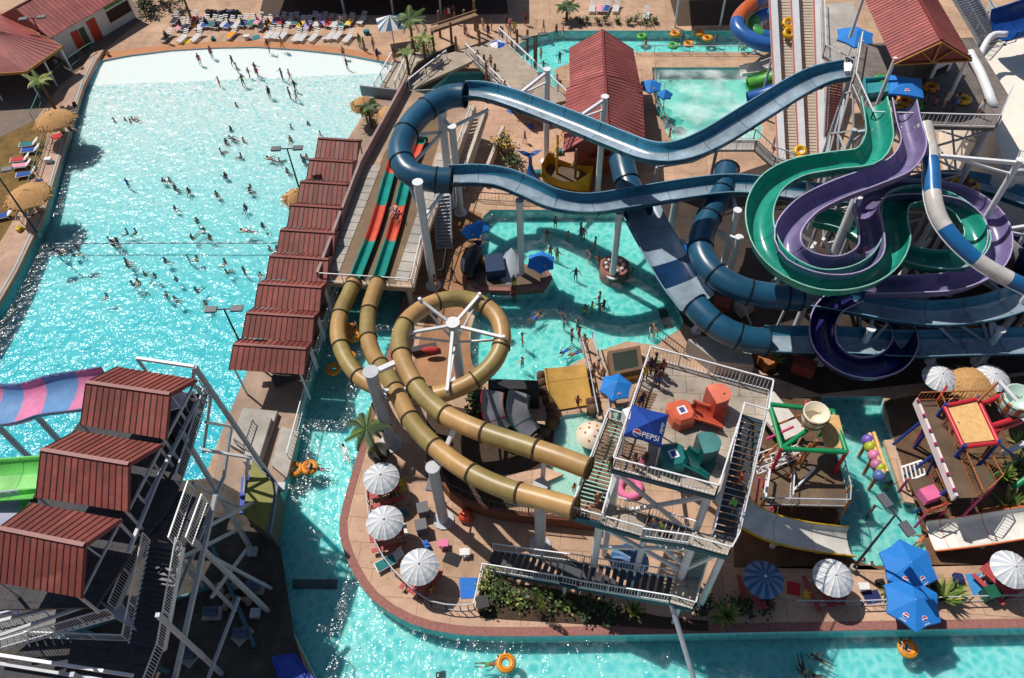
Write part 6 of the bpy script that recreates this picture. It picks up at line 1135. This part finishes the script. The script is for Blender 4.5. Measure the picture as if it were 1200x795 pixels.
# ---------------------------------------------------------------- people
import bmesh
skins = [mat('skin_tan', C(196,140,106), .55, var=.05), mat('skin_brown', C(140,90,62), .55, var=.05), mat('skin_dark', C(84,54,40), .55, var=.05), mat('skin_fair', C(226,176,150), .55, var=.05)]
hairs = [mat('hair_black', (.012,.01,.01), .5), mat('hair_brown', (.05,.028,.016), .5), mat('hair_fair', C(170,130,80), .5)]
suits = {k: mat('cloth_'+k, c, .8, var=.08) for k, c in dict(black=(.015,.015,.02), navy=C(28,40,90), red=C(190,44,50), blue=C(50,100,190), green=C(80,160,70), yellow=C(226,190,50), pink=C(226,120,160), white=C(225,222,220), teal=C(30,120,130), orange=C(226,120,50), purple=C(100,60,130), grey=C(120,120,125)).items()}
def skel(pose):
    J = dict(pelvis=(0,0,.95), spine=(0,0,1.14), chest=(0,0,1.36), neck=(0,0,1.5), head=(0,.02,1.6), top=(0,.01,1.69))
    for s, n in ((-1,'l'), (1,'r')):
        J.update({'sho'+n: (s*.17,0,1.42), 'elb'+n: (s*.23,-.03,1.14), 'wri'+n: (s*.25,.06,.9), 'han'+n: (s*.25,.09,.81), 'hip'+n: (s*.1,0,.88), 'kne'+n: (s*.11,.02,.5), 'ank'+n: (s*.11,-.02,.08), 'toe'+n: (s*.12,.15,.03)})
    if pose == 'walk': J.update(knel=(-.1,.16,.52), ankl=(-.1,.06,.12), toel=(-.1,.22,.06), kner=(.1,-.06,.5), ankr=(.11,-.3,.1), toer=(.11,-.16,.03), elbl=(-.24,-.16,1.16), wril=(-.24,-.16,.92), hanl=(-.24,-.13,.83), elbr=(.24,.1,1.15), wrir=(.22,.28,1.0), hanr=(.21,.36,.97))
    if pose == 'wade': J.update(elbl=(-.38,.05,1.22), wril=(-.48,.26,1.12), hanl=(-.5,.35,1.1), elbr=(.38,.02,1.24), wrir=(.52,.16,1.16), hanr=(.58,.22,1.15))
    if pose == 'wave': J.update(elbl=(-.32,.02,1.62), wril=(-.3,.06,1.86), hanl=(-.29,.07,1.95), elbr=(.36,.08,1.24), wrir=(.44,.28,1.1), hanr=(.47,.36,1.08))
    if pose in ('sit', 'recline', 'lap'): J.update({'kne'+n: (s*.13,.44,.93) for s, n in ((-1,'l'),(1,'r'))}); J.update({'ank'+n: (s*.13,.5,.5) if pose == 'sit' else (s*.16,.86,.86) for s, n in ((-1,'l'),(1,'r'))}); J.update({'toe'+n: (s*.13,.64,.46) if pose == 'sit' else (s*.17,.92,.98) for s, n in ((-1,'l'),(1,'r'))}); J.update({'wri'+n: (s*.2,.26,1.02) for s, n in ((-1,'l'),(1,'r'))}); J.update({'han'+n: (s*.17,.34,.98) for s, n in ((-1,'l'),(1,'r'))})
    if pose == 'recline':
        for k in ('spine','chest','neck','head','top','shol','shor'): x, y, z = J[k]; d = z-.95; J[k] = (x, y-d*.72, .95+d*.66)
        for s, n in ((-1,'l'),(1,'r')): J['elb'+n] = (s*.4,-.22,1.12); J['wri'+n] = (s*.52,-.02,1.14); J['han'+n] = (s*.56,.07,1.13)
    dz = -.85 if pose in ('sit','recline','lap') else 0
    J = {k: V(v)+V((0,0,dz)) for k, v in J.items()}
    if pose == 'swim':
        J.update({k: V((v[0], v[2]-1., -.02-v[1]*.5)) for k, v in J.items()}); J['head'] = V((0,.6,.1)); J['top'] = V((0,.66,.17)); J['neck'] = V((0,.5,.04))
        J['elbl'] = V((-.3,.68,.05)); J['wril'] = V((-.22,.9,.02)); J['hanl'] = V((-.2,.98,0)); J['elbr'] = V((.4,.22,.02)); J['wrir'] = V((.42,.0,-.02)); J['hanr'] = V((.42,-.08,-.04)); J['kner'] = V((.13,-.5,-.12)); J['ankr'] = V((.14,-.84,-.02))
    return J
RAD = dict(pelvis=(.155,.115), spine=(.135,.1), chest=(.165,.11), neck=(.055,.058), head=(.088,.1), top=(.06,.065), sho=(.062,.06), elb=(.044,.044), wri=(.03,.032), han=(.042,.022), hip=(.092,.095), kne=(.06,.062), ank=(.04,.044), toe=(.045,.03))
def body_mesh(pose):
    J = skel(pose); names = list(J); bm = bmesh.new(); ly = bm.verts.layers.skin.verify(); vs = {}
    for k in names:
        v = bm.verts.new(J[k]); r = RAD.get(k) or RAD[k[:-1]]; v[ly].radius = r; v[ly].use_root = (k == 'pelvis'); vs[k] = v
    E_ = [('pelvis','spine'),('spine','chest'),('chest','neck'),('neck','head'),('head','top')]
    for n in 'lr': E_ += [('chest','sho'+n),('sho'+n,'elb'+n),('elb'+n,'wri'+n),('wri'+n,'han'+n),('pelvis','hip'+n),('hip'+n,'kne'+n),('kne'+n,'ank'+n),('ank'+n,'toe'+n)]
    for a, b in E_: bm.edges.new((vs[a], vs[b]))
    me = bpy.data.meshes.new('tmp'); bm.to_mesh(me); bm.free(); ob = bpy.data.objects.new('tmp', me); COL.objects.link(ob)
    sk_ = ob.modifiers.new('s', 'SKIN'); sk_.use_smooth_shade = True; sb_ = ob.modifiers.new('u', 'SUBSURF'); sb_.levels = 1
    dg = bpy.context.evaluated_depsgraph_get(); out = bpy.data.meshes.new_from_object(ob.evaluated_get(dg)); bpy.data.objects.remove(ob)
    MBm = MB(); MBm.v = [v.co.copy() for v in out.vertices]; MBm.f = [list(p.vertices) for p in out.polygons]; MBm.m = []; MBm.s = [True]*len(MBm.f)
    for p in out.polygons:
        c = p.center; best = None; bd = 9
        for a, b in E_:
            A, B = J[a], J[b]; t = max(0, min(1, (c-A).dot(B-A)/max(1e-6, (B-A).length_squared))); d = (c-A.lerp(B, t)).length/(max((RAD.get(a) or RAD[a[:-1]])[0], (RAD.get(b) or RAD[b[:-1]])[0]))
            if d < bd: bd = d; best = (a, b, t)
        a, b, t = best; r = 0
        if a == 'pelvis' and b.startswith('hip') or (a.startswith('hip') and t < .45) or (a == 'pelvis' and t < .5): r = 1
        elif (a == 'pelvis') or (a == 'spine') or (a == 'chest' and b != 'neck' and t < .8) : r = 2
        MBm.m.append(r)
    for n, s in (('l', -1), ('r', 1)):                                       # five fingers on each hand
        w_, h_ = J['wri'+n], J['han'+n]; d = (h_-w_).normalized(); sx = d.cross(V((0,1,.2))).normalized(); nr__ = sx.cross(d)
        for k, (o_, l_) in enumerate(((-.03,.075),(-.01,.088),(.01,.082),(.03,.065))):
            p = h_+d*.012+sx*o_; q = p+d*l_*.55; MBm.cyl(p, q, .0095, .0088, 5); MBm.cyl(q, q+d*l_*.42-nr__*.015, .0088, .007, 5)
        p = w_.lerp(h_, .6)+sx*.035*s*-1; MBm.cyl(p, p+d*.05-sx*.035*s, .011, .009, 5)
    f = (J['head']-J['neck']); up = f.normalized(); fw_ = V((0,1,0)); fw_ = (fw_-up*fw_.dot(up)); fw_ = fw_.normalized() if fw_.length > .1 else V((0,0,-1)); rt_ = fw_.cross(up); hc = J['head']+up*.02
    MBm.ball(hc+fw_*.105, .014, .02, .022, 6); 
    for s in (-1, 1): MBm.ball(hc+fw_*.09+up*.025+rt_*.036*s, .012, n=6, m=3); MBm.ball(hc+rt_*.092*s-fw_*.01, .016, .02, .03, 6)
    MBm.beam(hc+fw_*.094-up*.04-rt_*.025, hc+fw_*.094-up*.04+rt_*.025, .012, .01, 4)
    H = MB(); H.ball((0,0,0), .105, .118, .115, 12); T = Matrix((rt_, fw_, up)).transposed()
    H.v = [T @ v+hc-fw_*.018+up*.022 for v in H.v if True]
    keep = [i for i, fc in enumerate(H.f) if (sum((H.v[j] for j in fc), V())/len(fc)-hc).dot(fw_) < .045 or (sum((H.v[j] for j in fc), V())/len(fc)-hc).dot(up) > .07]
    H.f = [H.f[i] for i in keep]; H.m = [0]*len(H.f); H.s = [True]*len(H.f)
    return MBm, H
PB = {}; PV = {}
lip = mat('lip', C(150,80,74)); eye = mat('eye', (.02,.02,.02))
def person(p, pose, lb, group=None, rz=None, skin=None, hair=None, suit=None, top=None, sc=None):
    skin = random.choices((0,1,2,3), (4,4,2,2))[0] if skin is None else skin; hair = random.choices((0,1,2), (6,3,1))[0] if hair is None else hair; suit = suit or random.choice(list(suits)); top = top if top is not None else random.choice(['', '', suit])
    key = (pose, skin, hair, suit, top); rz = U(0, 6.28) if rz is None else rz; sc = sc or U(.82, 1.02)
    if key in PV: o = dup(PV[key], p, rz, lb, group, sc)
    else:
        if pose not in PB: PB[pose] = body_mesh(pose)
        b, h = PB[pose]; o = b.build('person', [skins[skin], suits[suit], suits[top] if top else skins[skin], eye, lip]); tag(o, lb, 'person', group); ORG[o.name] = V((0,0,0)); h.build('hair', hairs[hair], o); PV[key] = o
        o.location = p; o.rotation_euler = (0, 0, rz); o.scale = (sc,)*3
    if not group and 'group' in o.keys(): del o['group']
    o['label'] = lb; return o
def wfloor(p): return -.12-2.2*max(0, min(1.4, (yb-p.y)/(yb-yd)))
wave_people = [(247,60),(233,68),(272,70),(277,77),(291,83),(299,79),(256,93),(284,93),(276,121),(132,138),(145,137),(151,139),(157,137),(269,148),(263,162),(272,160),(284,161),(257,174),(281,179),(301,83),(330,86),(339,86),(345,99),(315,107),(339,108),(347,111),(402,60),(406,73),(360,141),(340,145),(374,152),(339,159),(318,184),(326,184),(352,180),(358,179),(355,185),(335,196),(146,209),(190,209),(196,206),(203,216),(219,219),(252,224),(292,215),(291,220),(286,239),(263,203),(203,240),(229,255),(238,267),(244,274),(223,275),(289,268),(147,268),(157,267),(126,278),(130,282),(135,279),(87,286),(69,294),(82,293),(145,302),(147,307),(191,301),(218,298),(229,299),(262,303),(263,314),(284,313),(167,317),(179,319),(152,328),(160,327),(204,323),(228,337),(238,350),(193,342),(203,347),(123,343),(306,260),(323,287),(314,287),(304,323)]
special = {(146,209): ('blue', 'swimmer in a blue top alone in the middle of the wave pool'), (256,93): ('red', 'bather in red in the shallow end of the wave pool'), (284,93): ('green', 'bather in green in the shallow end of the wave pool'), (193,342): ('red', 'swimmer in red below the float rope, beside another'), (339,86): ('pink', 'pale pink clad bather close beside a dark one in the shallows'), (347,111): ('pink', 'bather in pink sitting in the shallows beside a float')}
for x, y in wave_people:
    w = W(x, y, -.1); fl_ = wfloor(w); z = max(fl_, -.35-1.3) if y > 112 else fl_; ps_ = random.choices(['wade','stand','walk','swim','lap'], [4,3,3,0,0] if y < 112 else [.7,0,0,.25,6])[0]
    sp_ = special.get((x, y))
    if sp_: lb, g, su, to = sp_[1], None, sp_[0], sp_[0]
    else:
        row = 'on the dry white edge' if y < 76 else 'in the shallow white end' if y < 112 else 'in ankle deep pale water' if y < 166 else 'in waist deep water' if y < 232 else 'just before the float rope' if y < 284 else 'at the float rope' if y < 300 else 'just past the float rope' if y < 322 else 'in the deep glittering end'
        cl_ = 'on the raised deck side' if x < 165 else 'midway across' if x < 245 else 'toward the cabanas'
        lb = 'bather in the wave pool '+row+' '+cl_; g = lb; su = to = None
    su = su or random.choice(['black','navy','black','teal','navy','red','grey','purple']); sk = random.choice([0,1,1,2])  # darker suits and skins: backlit look put into the colours
    if ps_ == 'swim': person(V((w.x, w.y, -.42)), 'swim', lb, g, suit=su, top=to, skin=sk, hair=0)
    elif ps_ == 'lap': person(V((w.x, w.y, -.35-U(.42,.56))), 'lap', lb, g, suit=su, top=to, skin=sk, hair=0, sc=U(.72,.9))
    else: b = W(x, y, z+1.35) if z < -.5 else W(x, y+2, z+.7); person(V((b.x, b.y, z)), ps_, lb, g, suit=su, top=to, skin=sk, hair=random.choice([0,0,1]), sc=U(.72,.9))
def crowd(pts, z, pose, lb, group=True, dz=.8, **k):
    for i, q in enumerate(pts):
        b = W(q[0], q[1], z+dz); person(V((b.x, b.y, z)), q[2] if len(q) > 2 else pose, lb, lb if group and len(pts) > 1 else None, **k)
PZ_ = -1.1
crowd([(641,273),(666,273),(651,257),(681,266),(684,270),(698,282)], PZ_, 'wade', 'bather in the activity pool under the upper slide run', dz=1.2)
crowd([(691,297),(701,303),(706,304),(702,307)], PZ_, 'wade', 'bather in the tight cluster beside the round brick planter', dz=1.2)
crowd([(735,310),(741,317)], PZ_, 'wade', 'bather between the round brick planter and the sled slide', dz=1.2)
crowd([(645,292),(653,296)], PZ_, 'wade', 'bather beside the umbrella on the pool peninsula', dz=1.2); crowd([(675,318)], PZ_, 'wade', 'lone bather between the peninsula and the round planter', dz=1.2)
crowd([(703,346),(694,357),(686,360),(703,358),(708,354)], PZ_, 'wade', 'bather in the group at the middle of the activity pool', dz=1.2)
crowd([(658,364,'swim'),(627,372,'swim')], -.22, 'swim', 'swimmer stretched out in the shaded band of the activity pool', dz=0); crowd([(661,376)], PZ_, 'wade', 'dark swimmer alone in the shaded band of the activity pool', dz=1.2)
crowd([(677,380),(679,389),(670,393)], -.9, 'wade', 'bather heading to the ramp at the shallow end', dz=1.); crowd([(612,397),(612,423)], -.8, 'wade', 'bather in the pale shallows beside the tan ring', dz=1.)
crowd([(663,411,'swim')], -.22, 'swim', 'bather with a blue board lying in the shallows above the toddler slide', dz=0, suit='blue', top='blue'); crowd([(674,414,'swim')], -.22, 'swim', 'second bather lying in the shallows by the ramp', dz=0); crowd([(762,385),(768,385)], PZ_, 'wade', 'bather at the far corner of the activity pool', dz=1.25); crowd([(602,342)], PZ_, 'wade', 'bather in red under the edge of the peninsula', dz=1.2, suit='red', top='red')
crowd([(685,401)], .12, 'walk', 'person walking down the ramp into the pool'); crowd([(677,471)], .15, 'walk', 'person in a red top standing at the foot of the toddler slide', suit='navy', top='red')
crowd([(696,432),(701,430),(706,436)], .12, 'stand', 'person in the group standing on the shallow end ramp'); crowd([(706,460),(714,464)], .02, 'sit', 'person seated in the shade of the blue umbrella by the ramp', dz=.4)
crowd([(768,424),(769,434),(757,436),(762,430)], DZ, 'stand', 'person waiting in line at the top of the square tower', skin=2); crowd([(814,474)], DZ+.02, 'stand', 'child in red behind the orange slide entry', suit='red', top='red', sc=.65); crowd([(744,541),(756,538),(752,546)], DZ, 'stand', 'person standing in the shade below the blue canopy', skin=2)
crowd([(767,616),(776,618)], 8.6, 'stand', 'person on the middle walkway under the tower deck'); crowd([(703,672)], 2.9, 'walk', 'person in pink climbing the lower stairs of the square tower', suit='pink', top='pink', rz=-1.6, skin=3)
crowd([(785,156)], -.6, 'stand', 'person standing in the churned splash pool beside the blue slide', dz=1.1)
crowd([(1020,600),(1041,570)], -.55, 'wade', 'dark bather in the kids pool between the playgrounds', skin=2); crowd([(1080,633)], -.4, 'recline', 'splashing bather at the end of the orange edged chute', suit='orange', top='orange', dz=.4); crowd([(1012,656),(1021,660)], -.3, 'sit', 'child in white sitting where the kids pool meets the deck', dz=.4, suit='white', top='white', sc=.7); crowd([(1046,671)], .02, 'stand', 'person in red beside the pair of blue umbrellas', suit='red', top='red')
crowd([(404,530)], -.45, 'swim', 'swimmer in a pale top beside the river bend', dz=.1, suit='white', top='white', rz=.3); crowd([(373,549)], -.4, 'swim', 'swimmer pushing the double ring on the river', dz=.1, rz=1.4); person(W(359,549,-.2), 'recline', 'rider lying in the orange double ring', None, 1.5, suit='black')
crowd([(572,778)], -.4, 'swim', 'swimmer reaching for the orange ring at the bottom of the river', dz=.1, rz=-1.57); person(W(1060,759,-.22), 'recline', 'fair skinned rider in dark shorts lying in the ring on the straight river', None, -1.9, 3, 0, 'black', '')
crowd([(941,782),(952,790),(962,773)], -.5, 'swim', 'dark swimmer in the shaded straight river', dz=.1, skin=2, suit='black', top='black', hair=0); person(W(412,384,-.2), 'recline', 'rider in the upper raft ring between the tan tubes', None, 1.); person(W(413,399,-.2), 'recline', 'rider in the lower raft ring between the tan tubes', None, 2.)
for x, y, rz_, lb in ((463,248,.5,'upper mat rider on the racing lane with the squared end'),(466,256,.4,'lower mat rider on the racing lane with the squared end')): person(W(x,y,3.4), 'recline', lb, None, 2.7)
person(W(1007,296,9.7), 'recline', 'rider in a blue top and red shorts on the purple slide', None, -1.2, suit='red', top='blue')
# raft with its riders high on the blue slide
rp_ = W(1130,221,6.75); m = MB(); m.torus(rp_, 1.0, .26, 24, 10); o_ = thing('raft', 'round yellow family raft riding the blue slide behind the striped tube', 'raft', rp_); m.build('tube', yel, o_); m = MB(); m.lathe(rp_-V((0,0,.1)), [(.01,0),(.95,0)], 20); m.build('floor', blk, o_)
for k in range(5): a = k*1.256; person(rp_+V((math.cos(a)*.62, math.sin(a)*.62, .12)), 'lap', 'rider seated in the yellow family raft', 'riders in the family raft', a+1.57)
crowd([(757,50),(800,45),(840,43),(867,49)], -.9, 'wade', 'bather in the far pool among the rings', dz=1.1); crowd([(634,62),(656,67),(628,76),(637,76)], -.9, 'wade', 'bather wading in the lagoon beside the pavilion', dz=.9); crowd([(643,96),(653,92)], .02, 'sit', 'person sitting on the point of the plaza in the lagoon', dz=.4)
crowd([(522,17),(526,15),(531,12),(533,20)], .02, 'stand', 'person in the group at the edge of the shade hall', skin=1); crowd([(566,28),(576,28),(572,36),(587,40),(593,24),(598,28),(603,32),(597,36),(616,22)], .02, 'stand', 'person in the crowd around the timber posts on the plaza'); crowd([(637,30),(652,37),(660,39)], .02, 'walk', 'person stepping to the lagoon edge'); crowd([(546,34)], .02, 'walk', 'person bending past the timber gateway'); crowd([(575,72),(560,67),(592,104)], 2.2, 'walk', 'person crossing the boardwalk footbridge')
crowd([(314,54),(330,52)], 0., 'walk', 'person walking down the beach before the loungers'); crowd([(421,48),(426,53),(437,52),(442,64)], 0., 'stand', 'person standing on the damp beach below the striped umbrella'); crowd([(461,64),(477,24),(483,14)], .02, 'stand', 'person near the bush at the boardwalk ramp')
crowd([(314,24),(331,24),(373,24),(411,23),(253,27),(300,20),(393,19),(386,20),(400,22),(312,28),(322,21),(345,21),(352,27),(360,27),(382,24),(396,25),(210,27),(226,28),(240,24),(268,25),(283,25),(308,20)], .3, 'sit', 'person sitting among the back row of beach loungers', dz=.4); crowd([(195,44)], 0., 'stand', 'dark clothed person standing at the first front row lounger', suit='black', top='black')
crowd([(77,146),(82,150),(73,152)], .45, 'sit', 'person sitting under the straw umbrella by the palm', dz=.4); crowd([(41,240),(46,244)], .45, 'sit', 'person sitting beside the second straw umbrella', dz=.4); crowd([(121,58),(126,62)], .02, 'sit', 'person sitting on the low wall at the beach corner', dz=.4)
crowd([(1000,85),(1008,80),(1022,70)], 9.5, 'stand', 'person waiting on the access deck by the white locker'); crowd([(1085,118),(1096,122),(1110,116),(1120,122)], 12.9, 'stand', 'person waiting in the shade of the tall tower'); crowd([(1150,126)], 12.9, 'stand', 'person in white at the corner railing of the tall tower', suit='white', top='white', skin=0); crowd([(1155,22),(1162,30),(1170,24)], 9.02, 'stand', 'person with an orange ring on the upper landing', suit='orange')
crowd([(878,535),(925,532),(890,536)], 2.7, 'stand', 'child crossing the white net bridge', sc=.7); crowd([(1110,492),(1120,500),(1115,470)], 4.15, 'stand', 'child on the red pipe playground deck', sc=.75); crowd([(560,345),(602,331)], .26, 'stand', 'person at the edge of the pool peninsula'); crowd([(640,568),(632,566),(673,570)], -.3, 'stand', 'child wading in the speckled pool under the tan tubes', sc=.7); crowd([(510,330),(512,336)], .02, 'stand', 'person standing at the foot of the metal stair')
m = MB(); p = W(735,573,2.); m.box(W(985,92,9.5), 1.6, 1.2, 1.1, .1); tag(m.build('locker', mat('print_white', None), org=W(985,92,9.5)), 'white locker box at the top of the conveyor', 'locker')
s = thing('flamingo_float', 'pink float lying in the wading pool below the tower', 'float', W(740,575)); m = MB(); m.torus(W(738,572,.1), .7, .28, 18, 8); m.build('tube', suits['pink'], s)
s = thing('mushroom_fountain', 'pale spotted dome fountain in the wading pool beside the tower', 'fountain', W(694,515)); o = W(694,515); MB().cyl(o-V((0,0,.3)), o+V((0,0,.8)), .2, n=10).build('stem', white, s); m = MB(); m.lathe(o, [(.02,1.3),(.5,1.2),(.95,.95),(1.2,.6)], 20); m.build('cap', mat('dome_cream', C(226,210,186), .5), s)
for i in range(12): a = i*2.4; r_ = .3+.07*i; q = o+V((math.cos(a)*r_, math.sin(a)*r_, 1.32-.42*r_*r_)); MB().ball(q, .1, .1, .05, 6).build('spot', suits['orange' if i % 2 else 'pink'], s)

# dim extras of the service yard and the slide undercroft
for i, (a, b) in enumerate((((40,760),(250,690)),((20,700),(200,790)),((250,640),(300,760)))):
    p, q = W(*a), W(*b); m = MB(); m.cyl(p+V((0,0,.3)), q+V((0,0,.3)), .14, n=8); tag(m.build('water_pipe', mat('pipe_teal', C(60,110,120), .5), org=(p+q)/2), ['teal water pipe crossing the yard under the lower ramp','teal water pipe running under the tower stairs','teal water pipe beside the pump shed'][i], 'pipe')
for i, (x, y) in enumerate([(250,720),(225,770),(60,770),(300,690),(285,745),(120,780)]):
    s = thing('pump', 'squat grey pump unit on the service yard floor below the tower', 'pump', W(x,y), 'pump units in the service yard'); p = W(x,y); m = MB(); m.box(p, 1.2, .8, .25, i); m.build('plinth', conc, s); m = MB(); m.cyl(p+V((-.4,0,.6)), p+V((.4,0,.6)), .3, n=12); m.cyl(p+V((0,0,.6)), p+V((0,0,1.1)), .14, n=8); m.build('motor', mat('pump_blue', C(70,90,120), .5), s)
for i, (x, y, c) in enumerate([(910,300,0),(925,315,1),(1075,350,0),(1100,365,2),(1130,390,1),(870,365,0),(845,360,2),(1040,360,0),(895,425,1),(1165,400,0),(940,435,2)]):
    s = thing('equipment_crate', 'weathered '+['grey','tan','rust red'][c]+' equipment crate on the shaded deck under the slides', 'crate', W(x,y), ['grey','tan','rust red'][c]+' crates under the slides'); p = W(x,y); m = MB(); m.box(p, U(1,1.8), U(.8,1.3), U(.6,1.1), U(0,3)); m.build('box', [conc, pwood, mat('rust_red', C(150,70,54), .8, var=.2)][c], s); 

# things on the tall tower's launch floor
s = thing('start_tub', 'pale teal start tub with a raised rim at the head of the green slide', 'slide start', W(1026,106,12.9)); tt_ = gloss('tub_teal', C(70,170,180), .3); q = WL([(1010,100),(1042,97),(1044,114),(1012,117)], 12.92); m = MB(); m.poly([[p+V((0,0,.3)) for p in q]], th=.3); m.build('floor', tt_, s); m = MB()
for a, b in zip(q, q[1:]+q[:1]): m.beam(a+V((0,0,.45)), b+V((0,0,.45)), .14, .34)
m.build('rim', tt_, s)
for x, y, w_, rz_, c, lb in ((1098,86,2.2,.5,'print_white','white notice panel with a dark window under the tall tower roof'),(1068,96,1.6,.2,'dim_wall','grey control booth in the shade of the tall tower roof')):
    s = thing('booth', lb, 'booth', W(x,y,12.9)); m = MB(); m.box(W(x,y,12.92), w_, .5 if 'panel' in lb else 1.3, 2., rz_); m.build('body', mat(c, None), s); d_ = V((math.cos(rz_-1.5708), math.sin(rz_-1.5708), 0)); m = MB(); m.box(W(x,y,14.)+d_*(.26 if 'panel' in lb else .66), w_*.6, .04, .7, rz_); m.build('window', mat('dark_opening', None), s)
for i, (x, y, c) in enumerate([(1060,120,'blue'),(1074,124,'green'),(1128,118,'yellow'),(1090,104,'orange')]): ring(x, y, 13.02, [org_, rgn, yel, org_][i], ['orange ring lying on the tall tower floor behind the umbrella','green ring on the floor by the purple slide start','yellow ring on the tower floor by the corner post','orange ring stacked beside the white notice panel'][i], False, i)
for i, (x, y, z, h) in enumerate([(1190,520,0,1.2),(1176,560,0,1.),(1192,548,0,1.5),(1180,596,0,.9)]): agave(W(x,y), 1.0+.2*i, ['dark spiky plant behind the full tipping bucket','spiky plant beside the plank end','tall spiky plant at the playground edge','low spiky plant above the orange edged chute'][i])
for a, b, lb in (((1150,600,.3),(1200,592,.5),'long brown log lying above the orange edged chute'),((1175,532,1.),(1200,520,1.4),'white spray pipe lying behind the red frame'),((1186,572,.6),(1204,560,1.2),'green slide pipe end at the playground edge')):
    m = MB(); m.cyl(W(*a), W(*b), .22, n=10); tag(m.build('log' if 'log' in lb else 'pipe', pwood if 'log' in lb else white if 'white' in lb else pg, org=W(*a)), lb, 'log' if 'log' in lb else 'pipe')

# queue on the square tower and small things left about on the decks
crowd([(776,432),(772,444)], DZ, 'stand', 'person queuing on the open upper deck behind the orange entry'); crowd([(752,470),(747,480)], DZ, 'stand', 'person walking past the slatted boards on the upper deck', skin=1); crowd([(846,470)], DZ, 'stand', 'attendant in red beside the stair opening of the upper deck', suit='black', top='red'); crowd([(868,560),(860,590)], 10.6, 'walk', 'person climbing the broad dark tower stairs'); crowd([(724,525),(716,545),(700,585)], 8.95, 'stand', 'person on the slatted walkway at the tan tube entrances')
crowd([(440,575),(462,592),(470,640),(505,690),(480,676)], .02, 'sit', 'person resting under the dome parasols at the river bend', dz=.4); crowd([(905,700),(990,700),(1178,690)], .02, 'sit', 'person seated at a red bench under the straight path parasols', dz=.4); crowd([(640,170),(652,200),(700,215),(615,160),(660,150)], .02, 'walk', 'person crossing the peach plaza by the pavilion'); crowd([(548,300),(540,270),(530,320)], .02, 'walk', 'person walking on the brown deck past the orca statue')
its = [('towel', (1,.8,.03)), ('bag', (.5,.35,.35)), ('cooler_box', (.6,.4,.4))]
for z_, lst, wh in ((.03, [(468,570),(474,602),(520,640),(530,655),(512,672),(545,650),(470,622),(500,640)], 'on the river bend deck'), (.03, [(930,690),(945,698),(1010,690),(1022,700),(1095,688),(1120,680),(1165,690),(1030,684)], 'on the straight path by the parasols'), (.02, [(640,140),(622,150),(655,180),(600,130),(610,215),(630,205)], 'on the peach plaza'), (.46, [(66,160),(88,124),(58,190),(34,250),(24,270),(48,216)], 'on the raised deck of the wave pool'), (.02, [(220,48),(250,47),(290,46),(300,44),(380,48),(430,40)], 'on the sand before the loungers')):
    for i, (x, y) in enumerate(lst):
        nm, sz = its[i % 3]; cn = ['white','blue','red','black','yellow','teal','pink','navy'][(i*3+x) % 8]; p = W(x, y, z_); m = MB(); m.box(p, sz[0]*U(.8,1.1), sz[1], sz[2], U(0,3))
        if nm == 'bag': m.beam(p+V((-.15,0,.35)), p+V((.15,0,.5)), .05)
        if nm == 'cooler_box': m.box(p+V((0,0,.4)), .66, .46, .06, 0)
        lb = cn+' '+nm.replace('_', ' ')+' left '+wh; tag(m.build(nm, suits[cn], org=p), lb, nm.replace('_', ' '), lb)
